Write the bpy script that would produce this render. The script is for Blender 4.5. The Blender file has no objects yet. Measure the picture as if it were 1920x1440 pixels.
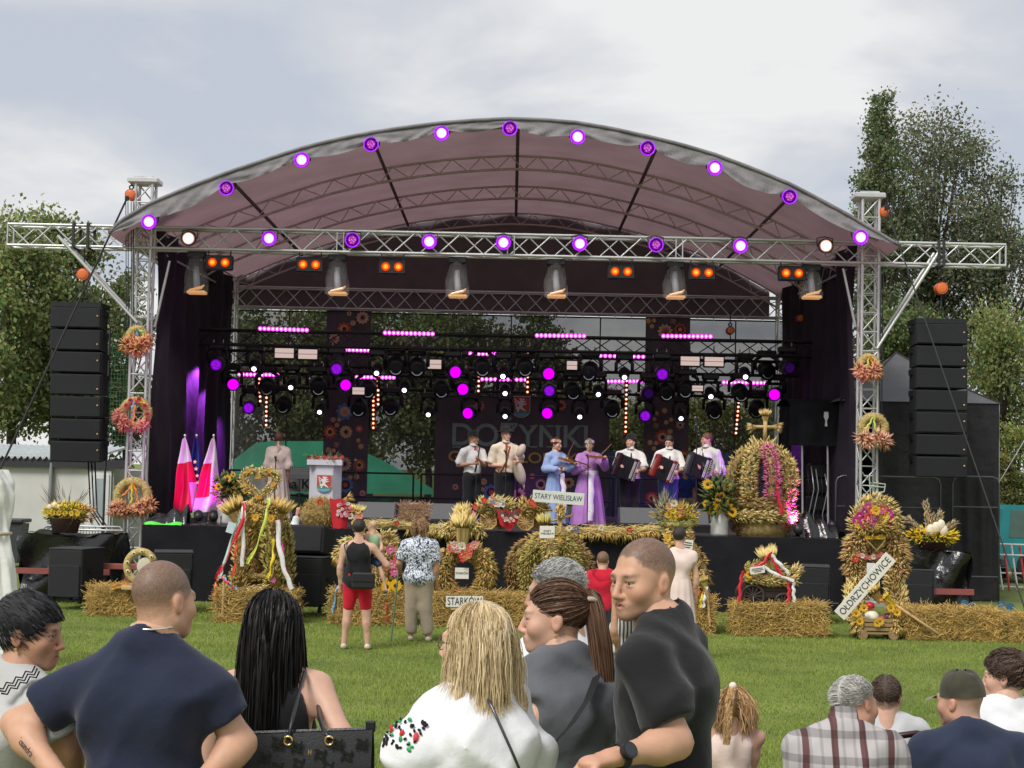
import bpy, math, random
import numpy as np
from mathutils import Vector, Matrix, Euler
random.seed(7); RNG = np.random.default_rng(11)
SC = bpy.context.scene; COL = SC.collection
R = math.radians
# ---------------------------------------------------------------- camera
FPX = 3000.0; CAMZ = 2.23
cd = bpy.data.cameras.new('camera'); cam = bpy.data.objects.new('camera', cd); COL.objects.link(cam)
cd.sensor_width = 36; cd.lens = FPX / 1920 * 36; cd.clip_end = 2000; cd.clip_start = 0.1
cam.location = (0, 0, CAMZ); CR = Euler((R(90 + 3.2), 0, 0)).to_matrix() @ Matrix.Rotation(R(1.2), 3, 'Z')
cam.rotation_euler = CR.to_euler(); SC.camera = cam
cd.dof.use_dof = False
# ---------------------------------------------------------------- world, sun, exposure
SUN_EL, SUN_AZ = R(50), R(215)      # azimuth clockwise from +Y: behind the camera, to its left
wd = bpy.data.worlds.new('World'); SC.world = wd; wd.use_nodes = True
nt = wd.node_tree; N = nt.nodes; L = nt.links; N.clear()
out = N.new('ShaderNodeOutputWorld'); bg = N.new('ShaderNodeBackground'); bg.inputs[1].default_value = 0.12
sky = N.new('ShaderNodeTexSky'); sky.sky_type = 'NISHITA'; sky.sun_disc = False
sky.sun_elevation = SUN_EL; sky.sun_rotation = SUN_AZ; sky.air_density = 1.0; sky.dust_density = 2.5
tc = N.new('ShaderNodeTexCoord'); sp = N.new('ShaderNodeSeparateXYZ'); L.new(tc.outputs['Generated'], sp.inputs[0])
ad = N.new('ShaderNodeMath'); ad.operation = 'ADD'; ad.inputs[1].default_value = 0.16; L.new(sp.outputs[2], ad.inputs[0])
mx = N.new('ShaderNodeMath'); mx.operation = 'MAXIMUM'; mx.inputs[1].default_value = 0.06; L.new(ad.outputs[0], mx.inputs[0])
dv = N.new('ShaderNodeVectorMath'); dv.operation = 'DIVIDE'; L.new(tc.outputs['Generated'], dv.inputs[0])
cb = N.new('ShaderNodeCombineXYZ')
for i in range(3): L.new(mx.outputs[0], cb.inputs[i])
L.new(cb.outputs[0], dv.inputs[1])
n1 = N.new('ShaderNodeTexNoise'); n1.inputs['Scale'].default_value = 1.6; n1.inputs['Detail'].default_value = 6; n1.inputs['Roughness'].default_value = .5
n1.inputs['Distortion'].default_value = .25
mpw = N.new('ShaderNodeMapping'); mpw.inputs['Location'].default_value = (0.62, 2.3, 0); L.new(dv.outputs[0], mpw.inputs[0]); L.new(mpw.outputs[0], n1.inputs['Vector'])
rp = N.new('ShaderNodeValToRGB'); e = rp.color_ramp.elements
CL = .52 / 0.12
e[0].position = .38; e[0].color = (.54 * CL, .58 * CL, .66 * CL, 1)
e[1].position = .60; e[1].color = (.86 * CL, .86 * CL, .85 * CL, 1)
e2 = rp.color_ramp.elements.new(.49); e2.color = (.66 * CL, .675 * CL, .71 * CL, 1)
L.new(n1.outputs[0], rp.inputs[0])
mxr = N.new('ShaderNodeMix'); mxr.data_type = 'RGBA'; mxr.inputs[0].default_value = .96
L.new(sky.outputs[0], mxr.inputs[6]); L.new(rp.outputs[0], mxr.inputs[7]); L.new(mxr.outputs[2], bg.inputs[0]); L.new(bg.outputs[0], out.inputs[0])
sl = bpy.data.lights.new('sun', 'SUN'); sl.energy = 1.5; sl.angle = R(22); sl.color = (1, .97, .92)
sun = bpy.data.objects.new('sun', sl); COL.objects.link(sun)
sd = Vector((math.sin(SUN_AZ) * math.cos(SUN_EL), math.cos(SUN_AZ) * math.cos(SUN_EL), math.sin(SUN_EL)))
sun.rotation_euler = (-sd).to_track_quat('-Z', 'Y').to_euler()
vs = SC.view_settings; vs.view_transform = 'Standard'; vs.look = 'None'; vs.exposure = 0.95; vs.gamma = 1; vs.use_curve_mapping = False
SC.cycles.use_denoising = True; SC.cycles.max_bounces = 6; SC.cycles.transparent_max_bounces = 12
SC.cycles.sample_clamp_indirect = 4
# ---------------------------------------------------------------- pixel helper (photo pixels 1920x1440)
def P(px, py, Y):
 d = CR @ Vector(((px - 960) / FPX, (720 - py) / FPX, -1)); return Vector((0, 0, CAMZ)) + d * (Y / d.y)
def ground(Y):
 t = min(1, max(0, (11 - Y) / 6)); return .2 * t * t * (3 - 2 * t)
def PG(px, Y):
 p = P(px, 900, Y); return Vector((p.x, Y, ground(Y)))
# ---------------------------------------------------------------- materials
MATS = {}
def mat(name, col, rough=.6, var=.15, scale=8, bump=0, bscale=60, metal=0, emit=None, es=0, alpha=1, spec=.5, stretch=None, trans=0, attr=None, col2=None, sheen=0, dist=.02):
 if name in MATS: return MATS[name]
 m = bpy.data.materials.new(name); m.use_nodes = True; t = m.node_tree; b = t.nodes['Principled BSDF']
 c = tuple(col) + (1,) if len(col) == 3 else col
 b.inputs['Roughness'].default_value = rough; b.inputs['Metallic'].default_value = metal; b.inputs['Specular IOR Level'].default_value = spec
 if sheen: b.inputs['Sheen Weight'].default_value = sheen
 tcn = t.nodes.new('ShaderNodeTexCoord'); vec = tcn.outputs['Object']
 if stretch:
  mp = t.nodes.new('ShaderNodeMapping'); mp.inputs['Scale'].default_value = stretch; t.links.new(vec, mp.inputs[0]); vec = mp.outputs[0]
 csrc = None
 if attr:
  a = t.nodes.new('ShaderNodeAttribute'); a.attribute_name = attr; csrc = a.outputs['Color']
 if var > 0:
  n = t.nodes.new('ShaderNodeTexNoise'); n.inputs['Scale'].default_value = scale; n.inputs['Detail'].default_value = 5; t.links.new(vec, n.inputs['Vector'])
  mr = t.nodes.new('ShaderNodeMapRange'); mr.inputs[1].default_value = .3; mr.inputs[2].default_value = .7
  t.links.new(n.outputs[0], mr.inputs[0])
  mi = t.nodes.new('ShaderNodeMix'); mi.data_type = 'RGBA'
  if csrc is not None:
   mr.inputs[3].default_value = 1 - var; mr.inputs[4].default_value = 1 + var
   mi.blend_type = 'MULTIPLY'; mi.inputs[0].default_value = 1; t.links.new(csrc, mi.inputs[6]); t.links.new(mr.outputs[0], mi.inputs[7])
  else:
   mi.inputs[6].default_value = tuple(x * (1 - var) for x in c[:3]) + (1,)
   mi.inputs[7].default_value = (tuple(col2) + (1,)) if col2 else tuple(x * (1 + var) for x in c[:3]) + (1,)
   t.links.new(mr.outputs[0], mi.inputs[0])
  csrc = mi.outputs[2]
 if csrc is not None: t.links.new(csrc, b.inputs['Base Color'])
 else: b.inputs['Base Color'].default_value = c
 if bump:
  n2 = t.nodes.new('ShaderNodeTexNoise'); n2.inputs['Scale'].default_value = bscale; n2.inputs['Detail'].default_value = 4; t.links.new(vec, n2.inputs['Vector'])
  bp = t.nodes.new('ShaderNodeBump'); bp.inputs['Strength'].default_value = bump; bp.inputs['Distance'].default_value = dist
  t.links.new(n2.outputs[0], bp.inputs['Height']); t.links.new(bp.outputs[0], b.inputs['Normal'])
 if emit:
  b.inputs['Emission Color'].default_value = tuple(emit) + (1,); b.inputs['Emission Strength'].default_value = es
 if trans: b.inputs['Transmission Weight'].default_value = trans
 if alpha < 1:
  b.inputs['Alpha'].default_value = alpha
 MATS[name] = m; return m
def leafmat(name, col, var=.35, trans=.35, rough=.5, attr=None):
 """diffuse + translucent for thin foliage and cloth"""
 m = mat(name, col, rough, var, 1.2 if not attr else 2, attr=attr)
 t = m.node_tree; b = t.nodes['Principled BSDF']; o = [n for n in t.nodes if n.type == 'OUTPUT_MATERIAL'][0]
 tr = t.nodes.new('ShaderNodeBsdfTranslucent'); src = b.inputs['Base Color'].links[0].from_socket; t.links.new(src, tr.inputs[0])
 mi = t.nodes.new('ShaderNodeMixShader'); mi.inputs[0].default_value = trans
 t.links.new(b.outputs[0], mi.inputs[1]); t.links.new(tr.outputs[0], mi.inputs[2]); t.links.new(mi.outputs[0], o.inputs[0]); return m
# ---------------------------------------------------------------- object helpers
def wm(o):
 m = Matrix.Identity(4)
 while o: m = o.matrix_basis @ m; o = o.parent
 return m
def tag(o, label=None, cat=None, group=None, kind=None):
 if label: o['label'] = label
 if cat: o['category'] = cat
 if group: o['group'] = group
 if kind: o['kind'] = kind
 return o
def thing(name, label, cat, loc, group=None):
 o = bpy.data.objects.new(name, None); COL.objects.link(o); o.location = loc; o.empty_display_size = .1
 return tag(o, label, cat, group)
def link(name, me, parent=None, M=None):
 o = bpy.data.objects.new(name, me); COL.objects.link(o)
 if parent: o.parent = parent
 if M is not None: o.matrix_basis = (wm(parent).inverted() @ M) if parent else M
 return o
def node(name, parent, loc):
 """a part that itself has parts"""
 o = bpy.data.objects.new(name, None); COL.objects.link(o); o.empty_display_size = .1; o.parent = parent
 o.matrix_basis = wm(parent).inverted() @ Matrix.Translation(Vector(loc)); return o
def copy_tree(o, parent=None):
 c = o.copy(); COL.objects.link(c); c.parent = parent
 for ch in list(o.children): copy_tree(ch, c)
 return c
def npmesh(name, V, Fq, mats, smooth=False, col=None, mi=None):
 """V (n,3) array, Fq (m,k) int array (k=3 or 4)"""
 me = bpy.data.meshes.new(name); V = np.asarray(V, np.float32); Fq = np.asarray(Fq, np.int32); k = Fq.shape[1]
 me.vertices.add(len(V)); me.vertices.foreach_set('co', V.ravel())
 me.loops.add(Fq.size); me.loops.foreach_set('vertex_index', Fq.ravel())
 me.polygons.add(len(Fq)); me.polygons.foreach_set('loop_start', np.arange(0, Fq.size, k, dtype=np.int32))
 me.polygons.foreach_set('loop_total', np.full(len(Fq), k, np.int32))
 if mi is not None: me.polygons.foreach_set('material_index', np.asarray(mi, np.int32))
 if smooth: me.polygons.foreach_set('use_smooth', np.ones(len(Fq), bool))
 if col is not None:
  c4 = np.ones((len(V), 4), np.float32); c4[:, :3] = col
  a = me.color_attributes.new('col', 'FLOAT_COLOR', 'POINT'); a.data.foreach_set('color', c4.ravel())
 for m in (mats if isinstance(mats, (list, tuple)) else [mats]): me.materials.append(m)
 me.update(calc_edges=True); return me
class MB:
 def __init__(s): s.V = []; s.F = []; s.M = []; s.m = 0
 def add(s, vs, fs):
  o = len(s.V); s.V += [tuple(v) for v in vs]; s.F += [tuple(i + o for i in f) for f in fs]; s.M += [s.m] * len(fs); return s
 def box(s, c, d, M=None):
  c = Vector(c); x, y, z = d[0] / 2, d[1] / 2, d[2] / 2
  vs = [Vector((a * x, b * y, e * z)) for a in (-1, 1) for b in (-1, 1) for e in (-1, 1)]
  if M is not None: vs = [M @ v for v in vs]
  return s.add([c + v for v in vs], [(0, 1, 3, 2), (4, 6, 7, 5), (0, 4, 5, 1), (2, 3, 7, 6), (0, 2, 6, 4), (1, 5, 7, 3)])
 def cbox(s, c, d, b, M=None):
  """box with bevelled edges"""
  c = Vector(c); hx, hy, hz = d[0] / 2, d[1] / 2, d[2] / 2; vs = []; idx = {}
  for sx in (-1, 1):
   for sy in (-1, 1):
    for sz in (-1, 1):
     for k in range(3):
      q = [hx - b, hy - b, hz - b]; q[k] += b; idx[(sx, sy, sz, k)] = len(vs)
      v = Vector((sx * q[0], sy * q[1], sz * q[2])); vs.append(c + (M @ v if M is not None else v))
  fs = []; I = lambda a, b_, c_, k: idx[(a, b_, c_, k)]
  for sg in (-1, 1):
   fs.append([I(sg, -1, -1, 0), I(sg, 1, -1, 0), I(sg, 1, 1, 0), I(sg, -1, 1, 0)][::sg])
   fs.append([I(-1, sg, -1, 1), I(-1, sg, 1, 1), I(1, sg, 1, 1), I(1, sg, -1, 1)][::sg])
   fs.append([I(-1, -1, sg, 2), I(1, -1, sg, 2), I(1, 1, sg, 2), I(-1, 1, sg, 2)][::sg])
  for a in (-1, 1):
   for b_ in (-1, 1):
    fs.append([I(a, b_, -1, 0), I(a, b_, -1, 1), I(a, b_, 1, 1), I(a, b_, 1, 0)][::a * b_])
    fs.append([I(a, -1, b_, 0), I(a, 1, b_, 0), I(a, 1, b_, 2), I(a, -1, b_, 2)][::a * b_])
    fs.append([I(-1, a, b_, 1), I(-1, a, b_, 2), I(1, a, b_, 2), I(1, a, b_, 1)][::a * b_])
    for e_ in (-1, 1): fs.append([I(a, b_, e_, 0), I(a, b_, e_, 1), I(a, b_, e_, 2)][::a * b_ * e_])
  return s.add(vs, fs)
 def tube(s, pts, r, n=6, closed=False, caps=True, flat=1.0):
  pts = [Vector(p) for p in pts]; m = len(pts); rr = r if isinstance(r, (list, tuple)) else [r] * m
  vs = []; prev = None
  for i, p in enumerate(pts):
   a = pts[(i - 1) % m] if closed or i > 0 else p; b = pts[(i + 1) % m] if closed or i < m - 1 else p
   d = (b - a); d = d.normalized() if d.length > 1e-9 else Vector((0, 0, 1))
   if prev is None:
    u = d.orthogonal().normalized()
   else:
    u = prev - d * prev.dot(d); u = u.normalized() if u.length > 1e-6 else d.orthogonal().normalized()
   prev = u; w = d.cross(u)
   for k in range(n):
    t = 2 * math.pi * k / n; vs.append(p + (u * math.cos(t) + w * math.sin(t) * flat) * rr[i])
  fs = []
  for i in range(m if closed else m - 1):
   j = (i + 1) % m
   for k in range(n): fs.append((i * n + k, i * n + (k + 1) % n, j * n + (k + 1) % n, j * n + k))
  if caps and not closed: fs.append(tuple(range(n))[::-1]); fs.append(tuple((m - 1) * n + k for k in range(n)))
  return s.add(vs, fs)
 def cyl(s, a, b, r, r2=None, n=10): return s.tube([a, b], [r, r if r2 is None else r2], n)
 def sph(s, c, r, nu=10, nv=7, M=None):
  c = Vector(c); r = (r, r, r) if isinstance(r, (int, float)) else r; vs = []; fs = []
  for j in range(nv + 1):
   p = math.pi * j / nv
   for i in range(nu):
    t = 2 * math.pi * i / nu; v = Vector((r[0] * math.sin(p) * math.cos(t), r[1] * math.sin(p) * math.sin(t), r[2] * math.cos(p)))
    vs.append(c + (M @ v if M is not None else v))
  for j in range(nv):
   for i in range(nu): fs.append((j * nu + i, (j + 1) * nu + i, (j + 1) * nu + (i + 1) % nu, j * nu + (i + 1) % nu))
  return s.add(vs, fs)
 def lathe(s, prof, n=16, c=(0, 0, 0), M=None):
  c = Vector(c); vs = []; fs = []
  for (r, z) in prof:
   for i in range(n):
    t = 2 * math.pi * i / n; v = Vector((r * math.cos(t), r * math.sin(t), z)); vs.append(c + (M @ v if M is not None else v))
  for j in range(len(prof) - 1):
   for i in range(n): fs.append((j * n + i, j * n + (i + 1) % n, (j + 1) * n + (i + 1) % n, (j + 1) * n + i))
  return s.add(vs, fs)
 def prism(s, poly, vec):
  n = len(poly); poly = [Vector(p) for p in poly]; vec = Vector(vec)
  fs = [tuple(range(n)), tuple(range(2 * n - 1, n - 1, -1))] + [(i, i + n, (i + 1) % n + n, (i + 1) % n) for i in range(n)]
  return s.add(poly + [p + vec for p in poly], fs)
 def grid(s, fn, nu, nv):
  vs = [fn(i / nu, j / nv) for j in range(nv + 1) for i in range(nu + 1)]
  return s.add(vs, [(j * (nu + 1) + i, j * (nu + 1) + i + 1, (j + 1) * (nu + 1) + i + 1, (j + 1) * (nu + 1) + i) for j in range(nv) for i in range(nu)])
 def torus(s, c, Rr, r, M=None, nu=24, nv=8):
  c = Vector(c); pts = []
  for i in range(nu):
   t = 2 * math.pi * i / nu; v = Vector((Rr * math.cos(t), 0, Rr * math.sin(t))); pts.append(c + (M @ v if M is not None else v))
  return s.tube(pts, r, nv, closed=True)
 def mesh(s, name, mats, smooth=False):
  me = bpy.data.meshes.new(name); me.from_pydata(s.V, [], s.F)
  for m in (mats if isinstance(mats, (list, tuple)) else [mats]): me.materials.append(m)
  if any(s.M): me.polygons.foreach_set('material_index', s.M)
  if smooth: me.polygons.foreach_set('use_smooth', [True] * len(s.F))
  me.update(); return me
 def obj(s, name, mats, parent=None, smooth=False, local=False):
  if parent is not None and not local:
   inv = wm(parent).inverted(); s.V = [tuple(inv @ Vector(v)) for v in s.V]
  elif parent is None and not local and s.V:
   me_c = [sum(v[k] for v in s.V) / len(s.V) for k in range(2)] + [min(v[2] for v in s.V)]
   s.V = [(v[0] - me_c[0], v[1] - me_c[1], v[2] - me_c[2]) for v in s.V]
   o = link(name, s.mesh(name, mats, smooth)); o.location = me_c; return o
  return link(name, s.mesh(name, mats, smooth), parent)
def ucyl(name, m, n=8):
 b = MB(); b.cyl((0, 0, 0), (0, 0, 1), 1, n=n); return b.mesh(name, m, True)
_cyl = {}
def rod(name, a, b, r, m, parent, n=8):
 """a bar between two world points that shares one unit cylinder mesh per material"""
 k = (m.name, n)
 if k not in _cyl: _cyl[k] = ucyl('bar', m, n)
 a = Vector(a); d = Vector(b) - a; q = d.to_track_quat('Z', 'Y').to_matrix().to_4x4()
 return link(name, _cyl[k], parent, Matrix.Translation(a) @ q @ Matrix.Diagonal((r, r, d.length, 1)))
_ub = {}
def ubox(name, c, d, m, parent, M=None):
 """a box that shares one unit cube mesh per material"""
 if m.name not in _ub: _ub[m.name] = MB().box((0, 0, 0), (1, 1, 1)).mesh('block', m)
 return link(name, _ub[m.name], parent, Matrix.Translation(Vector(c)) @ (M.to_4x4() if M is not None else Matrix.Identity(4)) @ Matrix.Diagonal((d[0], d[1], d[2], 1)))
def text(name, body, loc, size, m, parent, rot=None, extrude=.002, align='CENTER', sx=1.0, bold=0):
 cu = bpy.data.curves.new(name, 'FONT'); cu.body = body; cu.size = size; cu.extrude = extrude; cu.align_x = align; cu.align_y = 'CENTER'; cu.offset = bold
 o = bpy.data.objects.new(name + '_tmp', cu); COL.objects.link(o); dg = bpy.context.evaluated_depsgraph_get(); dg.update()
 me = bpy.data.meshes.new_from_object(o.evaluated_get(dg)); bpy.data.objects.remove(o); bpy.data.curves.remove(cu)
 me.materials.clear(); me.materials.append(m); me.name = name
 M = Matrix.Translation(Vector(loc)) @ (rot.to_4x4() if rot is not None else Matrix.Rotation(R(90), 4, 'X')) @ Matrix.Diagonal((sx, 1, 1, 1))
 return link(name, me, parent, M)
# ================================================================ STAGE
YF, YT, YR = 26.8, 29.0, 38.0
ALU = mat('aluminium', (.62, .62, .62), .38, .12, 6, metal=.75)
ALUW = mat('aluminium_bright', (.6, .6, .59), .42, .12, 6, metal=.55)
BLK = mat('black_paint', (.012, .012, .014), .45, .3, 10, bump=.1, bscale=120)
BLKM = mat('black_steel', (.02, .02, .022), .4, .2, 10, metal=.3)
DRAPE = mat('black_drape', (.011, .011, .014), .85, .3, 3, bump=.25, bscale=25, spec=.2)
ORANGE = mat('orange_paint', (.62, .11, .02), .45, .2, 8)
STRAP = mat('black_webbing', (.03, .03, .032), .7, .2, 20)
DECKZ = P(900, 997, YF).z
def truss(name, label, a, b, w, h, n, m, group=None, r=.024, rb=.013, faces='FBTD', parent=None):
 """box truss from a to b: w across, h high (for a tower: both horizontal)"""
 a, b = Vector(a), Vector(b); d = (b - a).normalized()
 t = parent or thing(name, label, 'truss', a, group)
 if abs(d.z) > .7: u, v = Vector((1, 0, 0)), Vector((0, 1, 0))
 else: u, v = Vector((0, 0, 1)), d.cross(Vector((0, 0, 1))).normalized()
 if abs(d.z) > .7: hu, hv = w / 2, h / 2
 else: hu, hv = h / 2, w / 2
 C = {(i, j): (u * hu * i + v * hv * j) for i in (-1, 1) for j in (-1, 1)}
 for k, o in C.items(): rod('chord', a + o, b + o, r, m, t)
 Ln = (b - a).length; st = Ln / n
 F = {'F': ((-1, -1), (1, -1)), 'B': ((-1, 1), (1, 1)), 'T': ((1, -1), (1, 1)), 'D': ((-1, -1), (-1, 1))}
 for fi, f in enumerate(faces):
  p, q = F[f]
  for i in range(n):
   s0, s1 = (p, q) if (i + fi) % 2 == 0 else (q, p)
   rod('brace', a + d * (st * i) + C[s0], a + d * (st * (i + 1)) + C[s1], rb, m, t, 6)
 for e, pt in ((0, a), (1, b)):
  for p, q in F.values(): rod('end_bar', pt + C[p], pt + C[q], rb * 1.2, m, t, 6)
 return t
# deck and skirt
XL, XR = P(272, 990, YF).x, P(1578, 1005, YF).x
WOODD = mat('deck_plywood', (.035, .03, .03), .55, .3, 5, bump=.1)
st = thing('stage_platform', 'black raised stage platform with dark cloth skirt round its front', 'stage', ((XL + XR) / 2, YF, 0))
nb = 7
for i in range(nb):
 x0 = XL + (XR - XL) * i / nb; x1 = XL + (XR - XL) * (i + 1) / nb
 for j in range(5):
  y0 = YF + 11.4 * j / 5; y1 = YF + 11.4 * (j + 1) / 5
  ubox('deck_panel', ((x0 + x1) / 2, (y0 + y1) / 2, DECKZ - .04), (x1 - x0 - .008, y1 - y0 - .008, .08), WOODD, st)
for i in range(nb + 1):
 for j in range(3):
  x = XL + .1 + (XR - XL - .2) * i / nb; rod('leg', (x, YF + .3 + 5 * j, 0), (x, YF + .3 + 5 * j, DECKZ - .08), .03, BLKM, st)
def skirt(u, v, a, b, zt, amp, fq, seed, lean=.1):
 p = a.lerp(b, u); n = Vector((b.y - a.y, a.x - b.x, 0)).normalized()
 L0 = (b - a).length * u
 w = amp * (math.sin(fq * L0 + seed) + .6 * math.sin(fq * 2.3 * L0 + 1.3 * seed) + .5 * math.sin(fq * .41 * L0 + seed * 2))
 w *= .25 + .75 * v; q = p + n * (w + lean * v * v + .012 + amp)
 q.z = zt * (1 - v) + .012 * math.sin(L0 * 9) * v; return q
cuts = [270, 910, 1312, 1578]
for i in range(3):
 a = Vector((P(cuts[i], 990, YF).x - .02, YF - .012 * i, 0)); b = Vector((P(cuts[i + 1], 990, YF).x + .02, YF - .012 * i, 0))
 MB().grid(lambda u, v: skirt(u, v, a, b, DECKZ + .004, .012, 5.2, i * 2.1, .05), 90, 8).obj('skirt_cloth', DRAPE, st, True)
for xs, sg in ((XL, -1), (XR, 1)):
 a, b = Vector((xs, YF, 0)), Vector((xs, YF + 6, 0))
 if sg < 0: a, b = b, a
 MB().grid(lambda u, v: skirt(u, v, a, b, DECKZ + .004, .014, 5, 3, .05), 50, 8).obj('skirt_cloth', DRAPE, st, True)
# towers
TT = P(272, 346, YT).z
ztop, zbot = P(950, 442, YT).z, P(950, 481, YT).z; zmid = (ztop + zbot) / 2
TX = {'left': P(267, 560, YT).x, 'right': P(1628, 590, YT).x}
tw = {}
for side, x in TX.items():
 lab = 'silver lattice tower on the %s carrying the front truss, hung with straw wreaths' % side
 t = thing('truss_tower', lab, 'tower', (x, YT, 0), 'front roof towers'); tw[side] = t
 truss('', '', (x, YT, .06), (x, YT, TT), .30, .30, 21, ALUW, r=.028, rb=.014, parent=t)
 for k in range(1, 21):
  z = .06 + (TT - .06) * k / 21
  rod('rung', (x - .15, YT - .15, z), (x + .15, YT - .15, z), .012, ALUW, t, 6); rod('rung', (x - .15, YT + .15, z), (x + .15, YT + .15, z), .012, ALUW, t, 6)
 ubox('base_plate', (x, YT, .03), (.6, .6, .06), ALU, t)
 MB().cbox((x - .02, YT, TT + .05), (.56, .44, .1), .02).obj('head_block', ALUW, t)
 MB().cbox((x - .02, YT, TT + .115), (.36, .3, .04), .01).obj('head_cap', ALU, t)
RX = {'left': P(424, 760, YR).x, 'right': P(1469, 780, YR).x}
zr1, zr0 = P(945, 549, YR).z, P(945, 586, YR).z
for side, x in RX.items():
 t = thing('truss_tower', 'slim silver lattice tower at the %s back corner of the stage' % side, 'tower', (x, YR, 0), 'rear roof towers')
 truss('', '', (x, YR, .05), (x, YR, zr1 + .35), .34, .34, 20, ALUW, r=.026, rb=.013, parent=t)
 MB().cbox((x, YR, zr1 + .4), (.5, .45, .1), .02).obj('head_block', ALU, t)
 ubox('base_plate', (x, YR, .03), (.5, .5, .05), ALU, t)
# front truss with outriggers
fa, fb = P(20, 440, YT).x, P(1880, 470, YT).x
ft = truss('front_truss', 'long silver box truss across the stage front with lamps and outrigger ends', (fa, YT, zmid), (fb, YT, zmid), .36, ztop - zbot, 44, ALUW, r=.026, rb=.014, faces='FBTD')
for k in (640, 958, 1272):
 x = P(k, 460, YT).x
 for dx in (-.06, .06): rod('joint_bar', (x + dx, YT - .18, zbot), (x + dx, YT - .18, ztop), .014, ALUW, ft, 6)
for (p, q) in (((114, 445), (262, 607)), ((1757, 472), (1640, 655))):
 for dy in (-.2, .2):
  a = P(*p, YT); b = P(*q, YT); a.y = YT + dy; b.y = YT + dy; rod('outrigger_strut', a, b, .03, ALUW, ft)
for (p, q) in (((316, 488), (288, 612)), ((1583, 502), (1606, 612))):
 a = P(*p, YT); b = P(*q, YT); a.y = b.y = YT + .1; rod('knee_brace', a, b, .026, ALU, ft)
# rear truss
rt = truss('rear_truss', 'grey box truss along the back edge of the roof above the scrim', (RX['left'], YR, (zr0 + zr1) / 2), (RX['right'], YR, (zr0 + zr1) / 2), .36, zr1 - zr0, 30, ALU, r=.024, rb=.013, faces='FBD')
# side trusses
for side in ('left', 'right'):
 truss('side_truss', 'silver box truss running back along the %s roof edge' % side, (TX[side], YT + .25, zmid), (RX[side], YR - .3, (zr0 + zr1) / 2 + .25), .34, .36, 20, ALU, 'side roof trusses', faces='FD')
# ---------------------------------------------------------------- roof
YA = 28.0
prof_px = [(205, 440), (224, 417), (279, 384), (352, 353), (424, 326), (495, 302), (566, 279), (630, 263), (696, 250), (762, 240), (828, 232), (893, 227), (957, 224),
           (1018, 226), (1079, 231), (1146, 242), (1213, 257), (1276, 272), (1340, 291), (1410, 317), (1480, 346), (1536, 375), (1593, 406), (1640, 434), (1688, 463)]
prof = [P(x, y, YA) for x, y in prof_px]
def prof_at(t):
 f = t * (len(prof) - 1); i = min(int(f), len(prof) - 2); return prof[i].lerp(prof[i + 1], f - i)
TARP = leafmat('roof_tarp', (.27, .175, .185), .12, .42, .7)
TARPF = mat('tarp_valance', (.21, .197, .207), .8, .25, 3, bump=.3, bscale=9, dist=.06)
GAB = mat('gable_tarp', (.13, .10, .115), .8, .15, 2)
rf = thing('stage_roof', 'arched grey tarpaulin stage roof with curved lattice ribs', 'roof', (P(950, 460, 33).x, 33, zbot))
AY = [28.0, 30.9, 34.2, 37.8]
def roofp(u, v):
 p = prof_at(u).copy(); y = YA + (YR + .2 - YA) * v
 sag = min(abs(y - a) for a in AY); p.y = y; p.z -= .035 * min(1, sag) + .012 * math.sin(u * 70 + y); return p
MB().grid(roofp, 72, 26).obj('tarpaulin', TARP, rf, True)
lamp_arc = [(280, 416), (425, 353), (566, 300), (696, 271), (828, 250), (956, 241), (1083, 257), (1214, 278), (1340, 315), (1480, 369), (1613, 445)]
def inner(u):
 x = 205 + (1688 - 205) * u
 pts = [(205, 446)] + lamp_arc + [(1688, 466)]
 for i in range(len(pts) - 1):
  if pts[i][0] <= x <= pts[i + 1][0]:
   s = (x - pts[i][0]) / (pts[i + 1][0] - pts[i][0]); y = pts[i][1] * (1 - s) + pts[i + 1][1] * s
   wide = 11 if 0 < i < len(pts) - 2 else 2
   if i >= 8: wide = 16 if i < len(pts) - 2 else 2
   return x, y + wide * math.sin(math.pi * s) ** .8 * (1 + .25 * math.sin(i * 2.3)) - 6
 return x, pts[-1][1]
def outer(x):
 for i in range(len(prof_px) - 1):
  if prof_px[i][0] <= x <= prof_px[i + 1][0]:
   s = (x - prof_px[i][0]) / (prof_px[i + 1][0] - prof_px[i][0]); return prof_px[i][1] * (1 - s) + prof_px[i + 1][1] * s
 return prof_px[-1][1]
def val(u, v):
 x, yi = inner(u); yo = outer(x); y = yo + (yi - yo) * v
 p = P(x, y, YA); p.y = YA - .02 - .05 * v + .035 * math.sin(u * 170 + 3 * math.sin(v * 4 + u * 40)) * v; return p
MB().grid(val, 220, 7).obj('valance', TARPF, rf, True)
b = MB(); b.tube([prof_at(i / 60) + Vector((0, -.03, .01)) for i in range(61)], .035, 6); b.obj('edge_tube', TARPF, rf, True)
GAL = mat('grey_tube', (.50, .40, .41), .6, .1, 5)
for ai, y in enumerate(AY):
 o1 = []; o2 = []
 for i in range(49):
  p = prof_at(.03 + .94 * i / 48); q = prof_at(min(1, .03 + .94 * i / 48 + .004)); t_ = (q - prof_at(.03 + .94 * i / 48 - .004)); t_.y = 0; t_.normalize()
  nrm = Vector((t_.z, 0, -t_.x)); nrm = nrm if nrm.z < 0 else -nrm
  a = p + nrm * .07; c = p + nrm * (.33 if ai else .13); a.y = c.y = y + (.05 if ai == 0 else 0); o1.append(a); o2.append(c)
 ar = node('arch_rib', rf, (rf.location.x, y, zbot))
 MB().tube(o1, .024, 6).obj('chord', GAL, ar, True); MB().tube(o2, .026, 6).obj('chord', GAL, ar, True)
 for i in range(48): rod('brace', o1[i] if i % 2 == 0 else o2[i], o2[i + 1] if i % 2 == 0 else o1[i + 1], .011, GAL, ar, 5)
DK = mat('dark_rib', (.13, .095, .105), .7, .1)
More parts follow.
